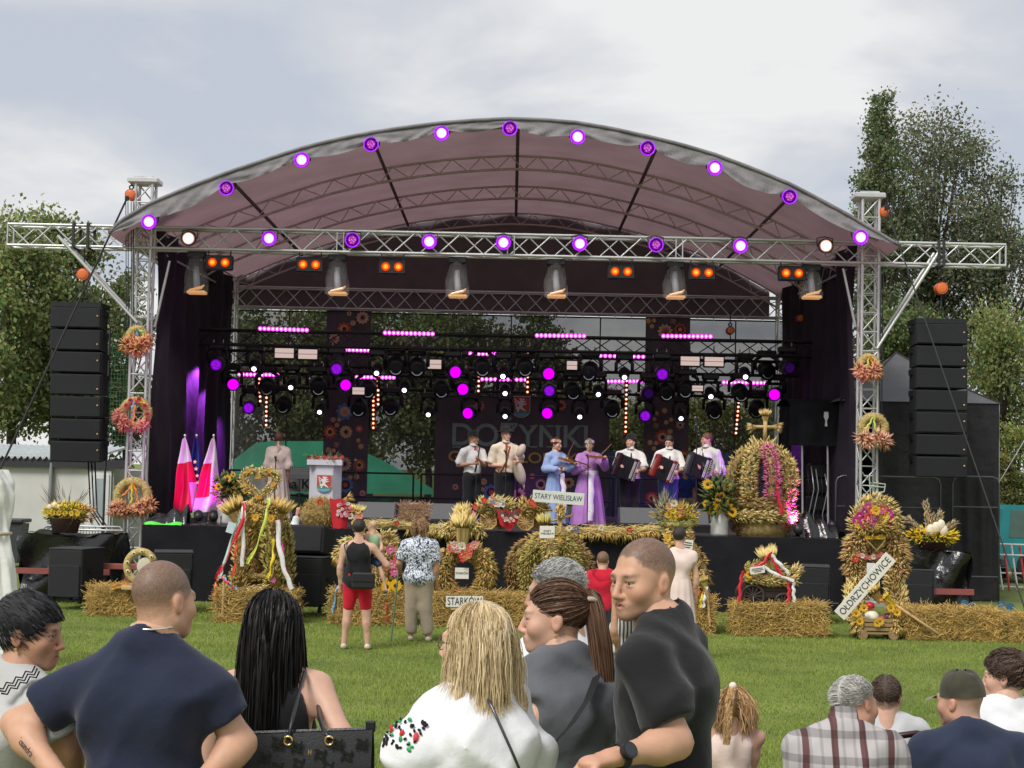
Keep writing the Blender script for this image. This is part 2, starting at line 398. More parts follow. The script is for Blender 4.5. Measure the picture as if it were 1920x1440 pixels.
for u in (.17, .335, .51, .68, .84):
 pts = []
 for k in range(20):
  p = prof_at(u).copy(); p.y = YA + .2 + 9.7 * k / 19; p.z -= .10; pts.append(p)
 MB().tube(pts, .035, 6).obj('purlin', DK, rf, True)
# rear gable cloth
zg = P(945, 583, YR).z
def gab(u, v):
 p = prof_at(.06 + .88 * u).copy(); p.y = YR + .25 + .02 * math.sin(u * 60); p.z = (p.z - .02) * (1 - v) + zg * v if p.z > zg else p.z; return p
MB().grid(gab, 60, 8).obj('rear_gable', GAB, rf, True)
# ---------------------------------------------------------------- side curtains
for side, x, s in (('left', TX['left'] + .1, 1), ('right', TX['right'] - .1, -1)):
 zt = zmid + .25
 def cur(u, v):
  y = YT + .2 + (YR - .6 - YT) * u; w = .07 * math.sin(u * 44 + .4 * math.sin(v * 5)) + .05 * math.sin(u * 17 + 2 * v) + .05 * math.sin(v * 7 + u * 9)
  return Vector((x + s * (w * .8 + .06), y, zt * (1 - v) + (DECKZ + .01) * v))
 c = MB().grid(cur, 110, 24).obj('side_curtain', mat('side_drape', (.020, .015, .024), .75, .35, 1.5, bump=.4, bscale=6, dist=.05, spec=.3), None, True)
 tag(c, 'tall creased black curtain closing the %s side of the stage' % side, 'curtain', 'side curtains')
# ---------------------------------------------------------------- back scrim
sm = bpy.data.materials.new('scrim_mesh'); sm.use_nodes = True; t = sm.node_tree; o = t.nodes['Material Output']; pb = t.nodes['Principled BSDF']
pb.inputs['Base Color'].default_value = (.05, .047, .052, 1); pb.inputs['Roughness'].default_value = .9
tr = t.nodes.new('ShaderNodeBsdfTransparent'); mi = t.nodes.new('ShaderNodeMixShader')
wv = t.nodes.new('ShaderNodeTexNoise'); wv.inputs['Scale'].default_value = 3; mr = t.nodes.new('ShaderNodeMapRange'); mr.inputs[3].default_value = .72; mr.inputs[4].default_value = .80
tcn = t.nodes.new('ShaderNodeTexCoord'); t.links.new(tcn.outputs['Object'], wv.inputs[0]); t.links.new(wv.outputs[0], mr.inputs[0]); t.links.new(mr.outputs[0], mi.inputs[0])
t.links.new(tr.outputs[0], mi.inputs[1]); t.links.new(pb.outputs[0], mi.inputs[2]); t.links.new(mi.outputs[0], o.inputs[0])
YS = YR + .45
sx0, sx1 = P(428, 700, YS).x, P(1475, 700, YS).x; zs1 = P(945, 592, YS).z
sc = thing('mesh_scrim', 'dark see-through mesh cloth stretched across the back of the stage', 'scrim', ((sx0 + sx1) / 2, YS, DECKZ))
MB().grid(lambda u, v: Vector((sx0 + (sx1 - sx0) * u, YS + .03 * math.sin(u * 40 + v * 3), DECKZ + (zs1 - DECKZ) * v)), 60, 4).obj('mesh_cloth', sm, sc, True)
rod('top_rope', (sx0, YS, zs1), (sx1, YS, zs1), .02, BLK, sc)
EYE = mat('eyelet', (.8, .8, .8), .3, 0, metal=.6)
for i in range(34):
 x = sx0 + (sx1 - sx0) * (i + .5) / 34; rod('eyelet', (x, YS - .03, zs1 - .02), (x, YS - .01, zs1 + .07), .012, EYE, sc, 6)
for px in (540, 957, 1124, 1378): rod('seam', (P(px, 700, YS).x, YS - .03, DECKZ), (P(px, 700, YS).x, YS - .03, zs1), .016, BLK, sc, 6)
# rear handrail
hr = thing('handrail', 'black tubular safety rail along the back of the stage', 'railing', (P(900, 950, 37.6).x, 37.6, DECKZ))
for (x0, x1) in ((430, 775), (790, 1150), (1165, 1460)):
 xa, xb = P(x0, 900, 37.6).x, P(x1, 900, 37.6).x; zt = P(900, 891, 37.6).z
 rod('top_rail', (xa, 37.6, zt), (xb, 37.6, zt), .022, BLKM, hr); rod('mid_rail', (xa, 37.6, (zt + DECKZ) / 2 - .1), (xb, 37.6, (zt + DECKZ) / 2 - .1), .018, BLKM, hr)
 for x in (xa, (xa + xb) / 2, xb): rod('post', (x, 37.6, DECKZ), (x, 37.6, zt), .022, BLKM, hr)
# ---------------------------------------------------------------- printed banners
CRM = mat('print_cream', (.65, .45, .28), .8, .15); REDP = mat('print_red', (.52, .10, .05), .8, .25); BLUP = mat('print_blue', (.12, .27, .48), .8, .2)
ORP = mat('print_ochre', (.62, .33, .13), .8, .2); DKP = mat('print_dark', (.05, .025, .03), .8, .1); GRNP = mat('print_green', (.06, .075, .065), .85, .15); PNKP = mat('print_pink', (.5, .22, .2), .8, .2)
BAN = mat('banner_cloth', (.10, .083, .094), .85, .25, 1.5, bump=.2, bscale=5, dist=.03)
def flower(b, c, r, k, depth=.0, lob=9, col=(0, 1, 2)):
 """flat petalled rosette facing the viewer; k petals"""
 for m_, (rr, lb, dz) in enumerate(((r, .22, 0), (r * .62, .12, .006), (r * .33, 0, .012))):
  b.m = col[m_]; poly = []
  for i in range(lob * 6):
   t_ = 2 * math.pi * i / (lob * 6); q = rr * (1 - lb + lb * abs(math.sin(lob * t_ / 2 + .3)) * 1.6)
   poly.append(Vector((c.x + q * math.cos(t_), c.y - depth - dz, c.z + q * math.sin(t_))))
  n = len(poly); b.add([c + Vector((0, -depth - dz - .004, 0))] + poly, [(0, i + 1, (i + 1) % n + 1) for i in range(n)])
PM = [CRM, REDP, BLUP, ORP, DKP, PNKP]
YB = YR + .2; SB = FPX / YB
def banner(label, x0, x1, y0, y1, fl, name='floral_banner', group=None):
 a, b_ = P((x0 + x1) / 2, y0, YB), P((x0 + x1) / 2, y1, YB); w = (x1 - x0) / SB; z1, z0 = a.z, max(b_.z, DECKZ)
 cx = P((x0 + x1) / 2, (y0 + y1) / 2, YB).x
 t_ = thing(name, label, 'banner', (cx, YB, z0), group)
 MB().grid(lambda u, v: Vector((cx + w * (u - .5), YB + .015 * math.sin(u * w * 9) + .006 * math.sin(u * 31 * w), z0 + (z1 - z0) * v)), int(24 * w), 6).obj('cloth', BAN, t_, True)
 rod('top_bar', (cx - w / 2, YB - .01, z1), (cx + w / 2, YB - .01, z1), .02, BLK, t_)
 for (px, py, r, cs, lob) in fl:
  bb = MB(); c = P(px, py, YB); c.y = YB - .03; flower(bb, c, r / SB, 0, 0, lob, cs); bb.obj('printed_flower', PM, t_)
 return t_
C_, R_, B_, O_, D_, K_ = range(6)
banner('dark folk-flower banner hanging behind the woman at the microphone', 608, 692, 583, 946, [(680, 596, 11, (C_, K_, D_), 11), (646, 617, 12, (R_, O_, D_), 9), (627, 635, 9, (C_, K_, R_), 9), (655, 588, 4, (C_, O_, D_), 7), (662, 606, 5, (C_, O_, O_), 7),
 (647, 772, 15, (B_, C_, O_), 9), (619, 810, 12, (R_, O_, D_), 11), (649, 810, 11, (C_, O_, D_), 13), (674, 804, 7, (R_, K_, C_), 7), (625, 787, 5, (O_, C_, O_), 7), (636, 787, 4, (O_, C_, O_), 7), (632, 797, 4, (C_, O_, O_), 7),
 (631, 834, 5, (K_, D_, C_), 4), (672, 826, 4, (O_, C_, O_), 7), (677, 837, 5, (O_, C_, O_), 7), (616, 844, 5, (C_, K_, O_), 7), (626, 845, 4, (O_, C_, O_), 7), (646, 870, 12, (C_, K_, D_), 13), (674, 872, 11, (R_, O_, D_), 11),
 (648, 909, 14, (B_, D_, R_), 11), (657, 895, 4, (O_, C_, O_), 7), (669, 894, 5, (O_, C_, O_), 7), (625, 905, 6, (R_, O_, D_), 9), (680, 925, 6, (K_, C_, D_), 9)], group='floral side banners')
banner('dark folk-flower banner hanging behind the middle accordion player', 1208, 1292, 589, 948, [(1215, 602, 5, (O_, C_, O_), 7), (1226, 601, 4, (O_, C_, O_), 7), (1222, 612, 4, (C_, O_, O_), 7), (1247, 622, 13, (C_, K_, R_), 11), (1275, 618, 11, (R_, D_, O_), 9), (1262, 603, 5, (K_, D_, C_), 4),
 (1246, 770, 5, (O_, C_, O_), 7), (1231, 775, 4, (O_, C_, O_), 7), (1227, 786, 4, (O_, C_, O_), 7), (1258, 787, 4, (O_, C_, O_), 7), (1249, 792, 4, (C_, O_, O_), 7), (1230, 798, 5, (K_, D_, C_), 4), (1256, 809, 5, (O_, C_, O_), 7), (1242, 820, 13, (R_, C_, D_), 11),
 (1219, 830, 5, (O_, C_, O_), 7), (1230, 831, 4, (O_, C_, O_), 7), (1226, 841, 4, (C_, O_, O_), 7), (1275, 797, 8, (K_, C_, D_), 6), (1282, 856, 12, (R_, O_, D_), 9), (1222, 934, 11, (R_, O_, D_), 11), (1218, 870, 6, (B_, D_, C_), 9), (1270, 915, 8, (C_, K_, D_), 9)], group='floral side banners')
cbn = banner('wide dark harvest banner with crest and green and gold lettering', 815, 1142, 745, 947, [(899, 761, 9, (K_, R_, D_), 9), (1052, 760, 9, (K_, R_, D_), 9), (907, 903, 6, (C_, O_, O_), 9), (905, 917, 4, (O_, C_, O_), 7), (921, 923, 14, (B_, D_, R_), 9), (973, 927, 11, (C_, K_, D_), 11),
 (1014, 908, 9, (C_, D_, D_), 13), (1066, 905, 10, (C_, O_, D_), 9), (854, 913, 6, (K_, C_, D_), 7), (870, 935, 5, (B_, D_, D_), 9), (998, 893, 5, (O_, C_, O_), 7), (1095, 930, 9, (R_, O_, D_), 9), (1110, 900, 5, (O_, C_, O_), 7)], 'harvest_banner')
GT = mat('print_greengrey', (.25, .34, .29), .8, .1); GOLD = mat('print_gold', (.6, .36, .1), .8, .1)
def serif_text(body, cx, cy, wpx, capx, m, parent, Y, ser=True):
 c = P(cx, cy, Y); S = FPX / Y; size = capx / S / .72
 o = text('lettering', body, (c.x, Y - .035, c.z), size, m, parent, extrude=.004, bold=size * .012)
 xs = [v.co.x for v in o.data.vertices]; w = max(xs) - min(xs); o.scale.x *= (wpx / S) / w
 return o
serif_text('DOŻYNKI', 975, 819, 254, 42, GT, cbn, YB)
for px, w in ((857, 16), (1047, 15), (1094, 15), (1000, 13), (1031, 13)):
 for py in (799, 838):
  c = P(px, py, YB); ubox('serif', (c.x, YB - .034, c.z), (w / SB, .006, .03), GT, cbn)
serif_text('GMINY KŁODZKO', 975, 859, 268, 20, GOLD, cbn, YB)
# crest with white lion on red, green and blue foot
CR_R = mat('crest_red', (.50, .06, .05), .6, .05); CR_G = mat('crest_green', (.10, .26, .13), .6, .05); CR_B = mat('crest_blue', (.15, .36, .55), .6, .05); CR_W = mat('crest_white', (.75, .72, .70), .6, .03); CR_E = mat('crest_edge', (.45, .55, .5), .5, .03)
LION = [(-.05, .44), (.08, .46), (.12, .38), (.05, .33), (.10, .26), (.28, .34), (.30, .28), (.16, .19), (.34, .16), (.35, .10), (.16, .09), (.10, .0), (.17, -.10), (.30, -.08), (.33, -.16), (.26, -.22), (.20, -.34), (.28, -.38), (.14, -.40), (.12, -.28), (.02, -.18), (-.08, -.28), (-.20, -.30), (-.24, -.38), (-.30, -.30), (-.18, -.20), (-.10, -.10), (-.09, .05), (-.20, .02), (-.34, .10), (-.30, .16), (-.18, .12), (-.13, .17), (-.30, .24), (-.28, .30), (-.12, .27), (-.16, .35), (-.24, .38), (-.17, .43)]
TAIL = [(.22, -.05), (.32, .02), (.26, .12), (.36, .20), (.30, .32), (.40, .42)]
def crest(c, w, h, parent, flip=-1):
 t_ = node('crest', parent, c)
 def shield(s):
  pts = [(-.5, .5), (.5, .5), (.5, -.15)] + [(.5 * math.cos(a), -.15 - .35 * math.sin(a)) for a in [R(15 * i) for i in range(1, 12)]] + [(-.5, -.15)]
  return [Vector((c.x + x * w * s, c.y, c.z + y * h * s)) for x, y in pts]
 MB().prism(shield(1.08), (0, .01, 0)).obj('shield_edge', CR_E, t_)
 f = [p - Vector((0, .006, 0)) for p in shield(1)]; MB().prism(f, (0, .005, 0)).obj('shield_field', CR_R, t_)
 pts = [(x, y) for x, y in [(-.5, -.15)] + [(.5 * math.cos(a), -.15 - .35 * math.sin(a)) for a in [R(180 - 15 * i) for i in range(0, 13)]]]
 low = [Vector((c.x + x * w * .99, c.y - .010, c.z + y * h * .99)) for x, y in pts] + [Vector((c.x + x * w, c.y - .010, c.z + y * h)) for x, y in ((.25, -.22), (0, -.17), (-.25, -.12))]
 MB().prism(low, (0, .003, 0)).obj('green_hill', CR_G, t_)
 bl = [Vector((c.x + .42 * w * math.cos(a), c.y - .014, c.z + (-.30 - .17 * math.sin(a)) * h)) for a in [R(15 * i) for i in range(0, 13)]]
 MB().prism(bl, (0, .003, 0)).obj('blue_water', CR_B, t_)
 MB().prism([Vector((c.x + flip * x * w * 1.0, c.y - .018, c.z + (y * .8 + .06) * h)) for x, y in LION], (0, .004, 0)).obj('white_lion', CR_W, t_)
 MB().tube([Vector((c.x - flip * -x * w, c.y - .016, c.z + (y * .8 + .06) * h)) for x, y in TAIL], .045 * w, 5).obj('lion_tail', CR_W, t_)
 return t_
c = P(977, 763, YB); c.y = YB - .04; crest(c, 32 / SB, 38 / SB, cbn)
# ================================================================ GROUND AND GRASS
ys = np.concatenate([np.array([-60, -20, 0.]), np.arange(3, 28, .5), np.array([32, 40, 60, 90, 150, 300, 600.])])
xs = np.concatenate([np.array([-500, -200, -80, -40.]), np.arange(-20, 20.1, 1), np.array([40, 80, 200, 500.])])
V = np.array([(x, y, ground(y) + (0 if y < 38 or abs(x) < 0 else min(2.5, max(0, (y - 42)) * .02))) for y in ys for x in xs]); nx = len(xs)
Fq = np.array([(j * nx + i, j * nx + i + 1, (j + 1) * nx + i + 1, (j + 1) * nx + i) for j in range(len(ys) - 1) for i in range(nx - 1)])
GM = mat('turf', (.13, .19, .03), .9, .35, .9, bump=.6, bscale=35, col2=(.22, .26, .055), dist=.05)
g = link('ground', npmesh('ground', V, Fq, GM, True)); tag(g, kind='structure')
def blades(n, y0, y1, hmin, hmax, w, name, label):
 u = RNG.random(n); Y = y0 + (y1 - y0) * u; X = (RNG.random(n) * 2 - 1) * (Y * .335 + .4)
 k = ~((Y > YF - .25) & (X > XL - .1) & (X < XR + .1)); X, Y = X[k], Y[k]; n = len(X)
 t = np.clip((11 - Y) / 6, 0, 1); Z = .2 * t * t * (3 - 2 * t) - .004
 pat = .5 + .5 * np.sin(X * .9 + 1.3 * np.sin(Y * .7)) * np.sin(Y * 1.1 + .8 * np.sin(X * 1.3)); pat2 = .5 + .5 * np.sin(X * 3.1 + Y * 1.7) * np.sin(Y * 3.7 - X * 1.1)
 h = (hmin + (hmax - hmin) * RNG.random(n)) * (.65 + .5 * pat); a = RNG.random(n) * 6.283; ln = RNG.random(n) * .75 * h; la = RNG.random(n) * 6.283
 b = np.stack([X, Y, Z], 1); s = np.stack([np.cos(a), np.sin(a), 0 * a], 1) * (w / 2) * (.7 + .6 * RNG.random(n))[:, None]
 tip = b + np.stack([np.cos(la) * ln, np.sin(la) * ln, h], 1)
 V = np.stack([b - s, b + s, tip], 1).reshape(-1, 3); F = np.arange(3 * n).reshape(-1, 3)
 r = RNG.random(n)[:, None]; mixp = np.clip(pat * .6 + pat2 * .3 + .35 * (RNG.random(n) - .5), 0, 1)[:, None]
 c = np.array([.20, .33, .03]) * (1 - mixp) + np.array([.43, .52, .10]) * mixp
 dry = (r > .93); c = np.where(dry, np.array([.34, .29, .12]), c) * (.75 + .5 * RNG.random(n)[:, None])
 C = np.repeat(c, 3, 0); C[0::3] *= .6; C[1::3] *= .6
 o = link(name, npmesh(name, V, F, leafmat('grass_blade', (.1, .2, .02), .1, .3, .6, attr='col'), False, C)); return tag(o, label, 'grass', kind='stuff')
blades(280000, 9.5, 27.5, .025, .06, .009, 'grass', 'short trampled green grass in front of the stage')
# loose straw scattered on the grass
n = 1500; Y = 19.5 + 6.9 * RNG.random(n) ** .7; X = (RNG.random(n) * 2 - 1) * Y * .3; a = RNG.random(n) * 6.28; ln = .05 + .12 * RNG.random(n)
d = np.stack([np.cos(a), np.sin(a), .15 * RNG.random(n)], 1) * ln[:, None]; q = np.stack([-np.sin(a), np.cos(a), 0 * a], 1) * .003
b0 = np.stack([X, Y, .035 + .015 * RNG.random(n)], 1)
o = link('loose_straw', npmesh('loose_straw', np.stack([b0 - q, b0 + q, b0 + d + q, b0 + d - q], 1).reshape(-1, 3), np.arange(4 * n).reshape(-1, 4), mat('loose_straw', (.42, .33, .14), .7, .2))); tag(o, 'loose straw stalks strewn on the grass by the bales', 'straw', kind='stuff')
# ================================================================ TREES
BARK = mat('bark', (.07, .055, .045), .9, .3, 6, bump=.5, bscale=20)
def leafmesh(name, C, size, up, m, cvar, base, droop=0):
 n = len(C); d = RNG.normal(size=(n, 3)); d[:, 2] -= droop * 2; d /= np.linalg.norm(d, axis=1)[:, None]
 e = RNG.normal(size=(n, 3)); s = np.cross(d, e); s /= np.linalg.norm(s, axis=1)[:, None]
 L = size * (.6 + .8 * RNG.random(n))[:, None]; W = L * .32
 a = C - d * L / 2; bq = C + s * W; c = C + d * L / 2; dd = C - s * W
 V = np.stack([a, bq, c, dd], 1).reshape(-1, 3); F = np.arange(4 * n).reshape(-1, 4)
 col = np.array(base) * (1 + cvar * (RNG.random((n, 1)) * 2 - 1)) * (1 + .18 * RNG.normal(size=(n, 3)) * np.array([1, .4, .6])); col = np.clip(col, .006, .6)
 return npmesh(name, V, F, m, False, np.repeat(col, 4, 0))
LEAF = leafmat('leaf', (.08, .11, .03), .15, .3, .55, attr='col')
def tree(label, px, Y, top_py, wpx, low_py, n, size, base, group, cat='tree', style='round', cl=None, x=None, name='broadleaf_tree', gz=0, dens=.62):
 S = FPX / Y; c = P(px, 880, Y); X = c.x if x is None else x; ztop = P(px, top_py, Y).z; zlow = max(gz + .3, P(px, low_py, Y).z); rx = wpx / S / 2; H = ztop - zlow
 t = thing(name, label, cat, (X, Y, gz), group)
 b = MB(); b.tube([(X, Y, gz - .1), (X + .1, Y, gz + (zlow - gz) * .6 + .3), (X - .1, Y + .1, zlow + H * .35), (X, Y, zlow + H * .8)], [.028 * (ztop - gz) * .5 + .05, .02 * (ztop - gz) * .5 + .05, .06 + .008 * H, .02], 7); b.obj('trunk', BARK, t, True)
 ncl = int((cl or max(14, int(H * rx * 2.2))) * 2.2); n = int(n * 1.75); size *= .78; cc = []; lim = MB()
 while len(cc) < ncl:
  u = RNG.normal(size=3); u /= np.linalg.norm(u); r = RNG.random() ** (1 / 3.2)
  if style == 'cone':
   h = RNG.random() ** 1.35; rr = (1 - h) ** .85 * rx * math.sqrt(RNG.random()) * 1.0 + .12; a = RNG.random() * 6.28; p = np.array([X + rr * math.cos(a), Y + rr * math.sin(a), zlow + h * H])
  elif style == 'tall':
   p = np.array([X, Y, zlow + H * .52]) + u * r * np.array([rx * (1 - .25 * max(0, u[2])), rx, H * .5])
  else:
   p = np.array([X, Y, zlow + H * .5]) + u * r * np.array([rx, rx, H * .52])
  cc.append(p)
  if len(cc) % 2 == 0:
   z0 = zlow + (p[2] - zlow) * .45; s0 = Vector((X, Y, z0)); q = Vector(p); mid = s0.lerp(q, .5) + Vector((0, 0, -.1 * rx)); lim.tube([s0, mid, q], [.045 + .01 * rx, .03, .012], 5)
 lim.obj('limb', BARK, t, True)
 cc = np.array(cc); spread = dens * (H * rx * rx / ncl) ** (1 / 3) * 1.15
 idx = RNG.integers(0, ncl, n); C = cc[idx] + RNG.normal(size=(n, 3)) * spread * .72 * np.array([1, 1, .8])
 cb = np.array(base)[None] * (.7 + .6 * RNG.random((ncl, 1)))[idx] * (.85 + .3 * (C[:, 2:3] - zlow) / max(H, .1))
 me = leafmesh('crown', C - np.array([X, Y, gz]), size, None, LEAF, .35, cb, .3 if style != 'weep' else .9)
 link('crown', me, t); return t
DG, MG, LG, YG = (.13, .16, .055), (.20, .235, .08), (.23, .275, .09), (.19, .21, .05)
GL = 'trees beyond the white shed'
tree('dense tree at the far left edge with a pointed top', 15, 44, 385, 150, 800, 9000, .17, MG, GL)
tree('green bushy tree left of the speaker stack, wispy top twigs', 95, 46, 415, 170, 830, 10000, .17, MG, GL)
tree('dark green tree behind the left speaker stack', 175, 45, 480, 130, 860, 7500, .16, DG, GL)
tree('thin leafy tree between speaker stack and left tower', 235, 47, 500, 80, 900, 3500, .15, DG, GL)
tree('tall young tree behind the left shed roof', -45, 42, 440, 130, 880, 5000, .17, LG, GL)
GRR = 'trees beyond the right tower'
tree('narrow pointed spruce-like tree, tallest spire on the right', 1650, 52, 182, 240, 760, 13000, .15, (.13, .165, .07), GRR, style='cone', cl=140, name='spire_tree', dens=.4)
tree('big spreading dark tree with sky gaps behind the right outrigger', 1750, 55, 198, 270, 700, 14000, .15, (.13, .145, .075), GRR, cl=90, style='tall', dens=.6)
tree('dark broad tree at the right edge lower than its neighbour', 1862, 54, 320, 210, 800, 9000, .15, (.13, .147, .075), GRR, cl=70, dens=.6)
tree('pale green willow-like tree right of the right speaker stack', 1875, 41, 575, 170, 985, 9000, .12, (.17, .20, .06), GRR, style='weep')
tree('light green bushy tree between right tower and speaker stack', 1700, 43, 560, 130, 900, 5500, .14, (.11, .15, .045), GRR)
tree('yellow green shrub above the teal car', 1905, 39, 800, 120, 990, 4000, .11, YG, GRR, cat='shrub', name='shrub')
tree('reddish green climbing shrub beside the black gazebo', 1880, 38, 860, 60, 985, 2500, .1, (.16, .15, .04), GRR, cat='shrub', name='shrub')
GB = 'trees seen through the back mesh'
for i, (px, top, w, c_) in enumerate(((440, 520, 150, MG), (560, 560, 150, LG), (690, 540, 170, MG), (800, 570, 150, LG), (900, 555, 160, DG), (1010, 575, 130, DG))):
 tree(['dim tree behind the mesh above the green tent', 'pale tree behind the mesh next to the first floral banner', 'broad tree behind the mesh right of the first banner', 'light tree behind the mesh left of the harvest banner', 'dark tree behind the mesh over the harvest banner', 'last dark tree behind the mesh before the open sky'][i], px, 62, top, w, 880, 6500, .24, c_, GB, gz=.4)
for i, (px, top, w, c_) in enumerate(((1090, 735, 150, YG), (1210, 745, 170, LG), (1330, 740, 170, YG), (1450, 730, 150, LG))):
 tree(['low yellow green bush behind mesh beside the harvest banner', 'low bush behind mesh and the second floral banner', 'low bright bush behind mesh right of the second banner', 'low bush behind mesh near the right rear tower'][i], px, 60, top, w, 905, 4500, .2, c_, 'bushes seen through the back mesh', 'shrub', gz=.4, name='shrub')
# ================================================================ BUILDING, TENTS, CAR
WHT = mat('white_render', (.62, .61, .58), .8, .06, 2, bump=.1); WPL = mat('white_plastic', (.7, .7, .7), .4, .05); ROOFW = mat('corrugated_sheet', (.62, .66, .67), .4, .1, 3)
GLS = mat('grey_glass', (.35, .40, .42), .15, .1, 2); DKG = mat('dark_fascia', (.03, .03, .035), .6, .2)
YW = 36.0; xw1 = P(212, 950, YW).x; xw0 = P(-170, 950, YW).x; zw = P(100, 876, YW).z
bd = thing('white_shed', 'low white building with corrugated roof behind the left speaker stack', 'building', ((xw0 + xw1) / 2, YW + 2, 0))
MB().box(((xw0 + xw1) / 2, YW + 2, zw / 2), (xw1 - xw0, 4, zw)).obj('wall', WHT, bd)
ubox('fascia', ((xw0 + xw1) / 2 + .1, YW - .06, zw + .09), (xw1 - xw0 + .4, .12, .2), DKG, bd)
zr = P(100, 836, YW + 3).z
MB().grid(lambda u, v: Vector((xw0 - .2 + (xw1 - xw0 - .3) * u, YW - .16 + 3.6 * v, zw + .2 + (zr - zw - .2) * v + .035 * math.sin(u * 190))), 300, 2).obj('corrugated_roof', ROOFW, bd, True)
dx0, dx1 = P(166, 950, YW).x, P(208, 950, YW).x
ubox('door_frame', ((dx0 + dx1) / 2, YW - .03, 1.05), (dx1 - dx0, .06, 2.1), WPL, bd)
d_ = ubox('door', ((dx0 + dx1) / 2, YW - .07, 1.03), ((dx1 - dx0) * .84, .04, 1.98), WPL, bd)
for z in (1.5,): ubox('door_pane', ((dx0 + dx1) / 2, YW - .1, z), ((dx1 - dx0) * .4, .02, .85), GLS, bd)
ubox('door_handle', (dx0 + .09, YW - .11, 1.0), (.03, .05, .12), BLKM, bd)
xp = P(95, 900, YW - .1).x; rod('drainpipe', (xp, YW - .08, .2), (xp, YW - .08, zw + .1), .05, mat('grey_pipe', (.25, .26, .27), .4, .1), bd)
# black gazebo on the right
BCL = mat('black_canvas', (.016, .016, .019), .7, .3, 2, bump=.5, bscale=5, dist=.06); GCL = mat('grey_canvas', (.10, .10, .105), .6, .2, 2, bump=.2, bscale=5)
gx0, gx1 = P(1640, 900, 30.4).x, P(1873, 900, 30.4).x; gz1 = P(1873, 757, 30.4).z; gy0, gy1 = 30.4, 34.2
gb = thing('black_gazebo', 'black canvas gazebo with grey peaked roof right of the stage', 'tent', ((gx0 + gx1) / 2, 32, 0))
def wall(a, b, z1, seed, z0=.02, amp=.03):
 def f(u, v):
  p = a.lerp(b, u); n_ = Vector((b.y - a.y, a.x - b.x, 0)).normalized(); w = amp * (math.sin(u * 19 + seed + 2 * v) + .7 * math.sin(u * 7 - v * 6 + seed)) * math.sin(math.pi * min(1, v * 1.2 + .05)) ; q = p + n_ * w; q.z = z0 + (z1 - z0) * v; return q
 return f
for i, (a, b_) in enumerate((((gx0, gy0), (gx1 - .85, gy0)), ((gx1 - .86, gy0), (gx1, gy0)), ((gx1, gy0), (gx1, gy1)), ((gx0, gy1), (gx0, gy0)), ((gx1, gy1), (gx0, gy1)))):
 MB().grid(wall(Vector((*a, 0)), Vector((*b_, 0)), gz1 - .4, i), 50, 24).obj('wall_sheet', BCL, gb, True)
 MB().grid(wall(Vector((*a, 0)), Vector((*b_, 0)), gz1, i + 5, gz1 - .72, .015), 50, 6).obj('valance', BCL, gb, True) if i < 4 else None
gxc = P(1680, 700, 32.3).x; pk = P(1680, 661, 32.3)
gxl = 2 * gxc - gx1
cs = [Vector((gxl, gy0 - .03, gz1)), Vector((gx1 + .03, gy0 - .03, gz1)), Vector((gx1 + .03, gy1, gz1)), Vector((gxl, gy1, gz1))]
for i in range(4):
 a, b_ = cs[i], cs[(i + 1) % 4]
 MB().grid(lambda u, v: a.lerp(b_, u).lerp(pk, v) - Vector((0, 0, .22 * v * (1 - v) + .0)), 14, 12).obj('roof_panel', GCL, gb, True)
for i in range(4): MB().tube([cs[i].lerp(pk, k / 8) - Vector((0, 0, .2 * k / 8 * (1 - k / 8))) for k in range(9)], .02, 5).obj('roof_seam', BLK, gb)
for (x, y) in ((gx0, gy0), (gx1, gy0), (gx1, gy1), (gxl, gy1)): rod('leg', (x, y + .05, 0), (x, y + .05, gz1), .025, ALU, gb)
# rails in front of the gazebo
for k, (x0, x1) in enumerate(((1568, 1763), (1786, 1873))):
 ya = 29.8; a, b_ = P(x0, 900, ya).x, P(x1, 900, ya).x; zt = P((x0 + x1) / 2, 894, ya).z; zm = P((x0 + x1) / 2, 951, ya).z
 t = thing('guard_rail', ['dark tube guard rail frame in front of gazebo, wide one by tower', 'dark tube guard rail frame in front of gazebo, narrow one at its corner'][k], 'railing', ((a + b_) / 2, ya, 0), 'guard rails by the gazebo')
 RL = mat('rail_steel', (.10, .10, .11), .4, .1, metal=.6)
 pts = [(a, ya, 0), (a, ya, zt - .12), (a + .035, ya, zt - .035), (a + .12, ya, zt), (b_ - .12, ya, zt), (b_ - .035, ya, zt - .035), (b_, ya, zt - .12), (b_, ya, 0)]
 MB().tube(pts, .022, 7).obj('tube_frame', RL, t, True); rod('mid_rail', (a, ya, zm), (b_, ya, zm), .016, RL, t); rod('low_rail', (a, ya, .5), (b_, ya, .5), .016, RL, t)
# black cloth tent flap at the right wing of the stage
yb = 31.2; fx0, fx1 = P(1480, 800, yb).x, P(1606, 800, yb).x; fz1, fz0 = P(1540, 757, yb).z, P(1540, 836, yb).z
bt = thing('monitor_booth', 'black cloth booth on poles at the right wing of the stage', 'booth', ((fx0 + fx1) / 2, yb, DECKZ))
MB().grid(wall(Vector((fx0, yb, 0)), Vector((fx1, yb, 0)), fz1, 1, fz0, .03), 40, 10).obj('flap', DRAPE, bt, True)
MB().grid(lambda u, v: Vector((fx0 + (fx1 - fx0) * u, yb + 1.6 * v, fz1 + .12 * math.sin(math.pi * v))), 8, 6).obj('roof_cloth', DRAPE, bt, True)
MB().grid(wall(Vector((P(1570, 900, yb).x, yb + .02, 0)), Vector((fx1, yb + .02, 0)), fz1 - .1, 2, DECKZ + .01, .03), 20, 12).obj('side_cloth', DRAPE, bt, True)
for px in (1508, 1556): rod('pole', (P(px, 900, yb).x, yb + .1, DECKZ), (P(px - 3, 900, yb).x, yb + .1, fz0 + .1), .022, ALUW, bt)
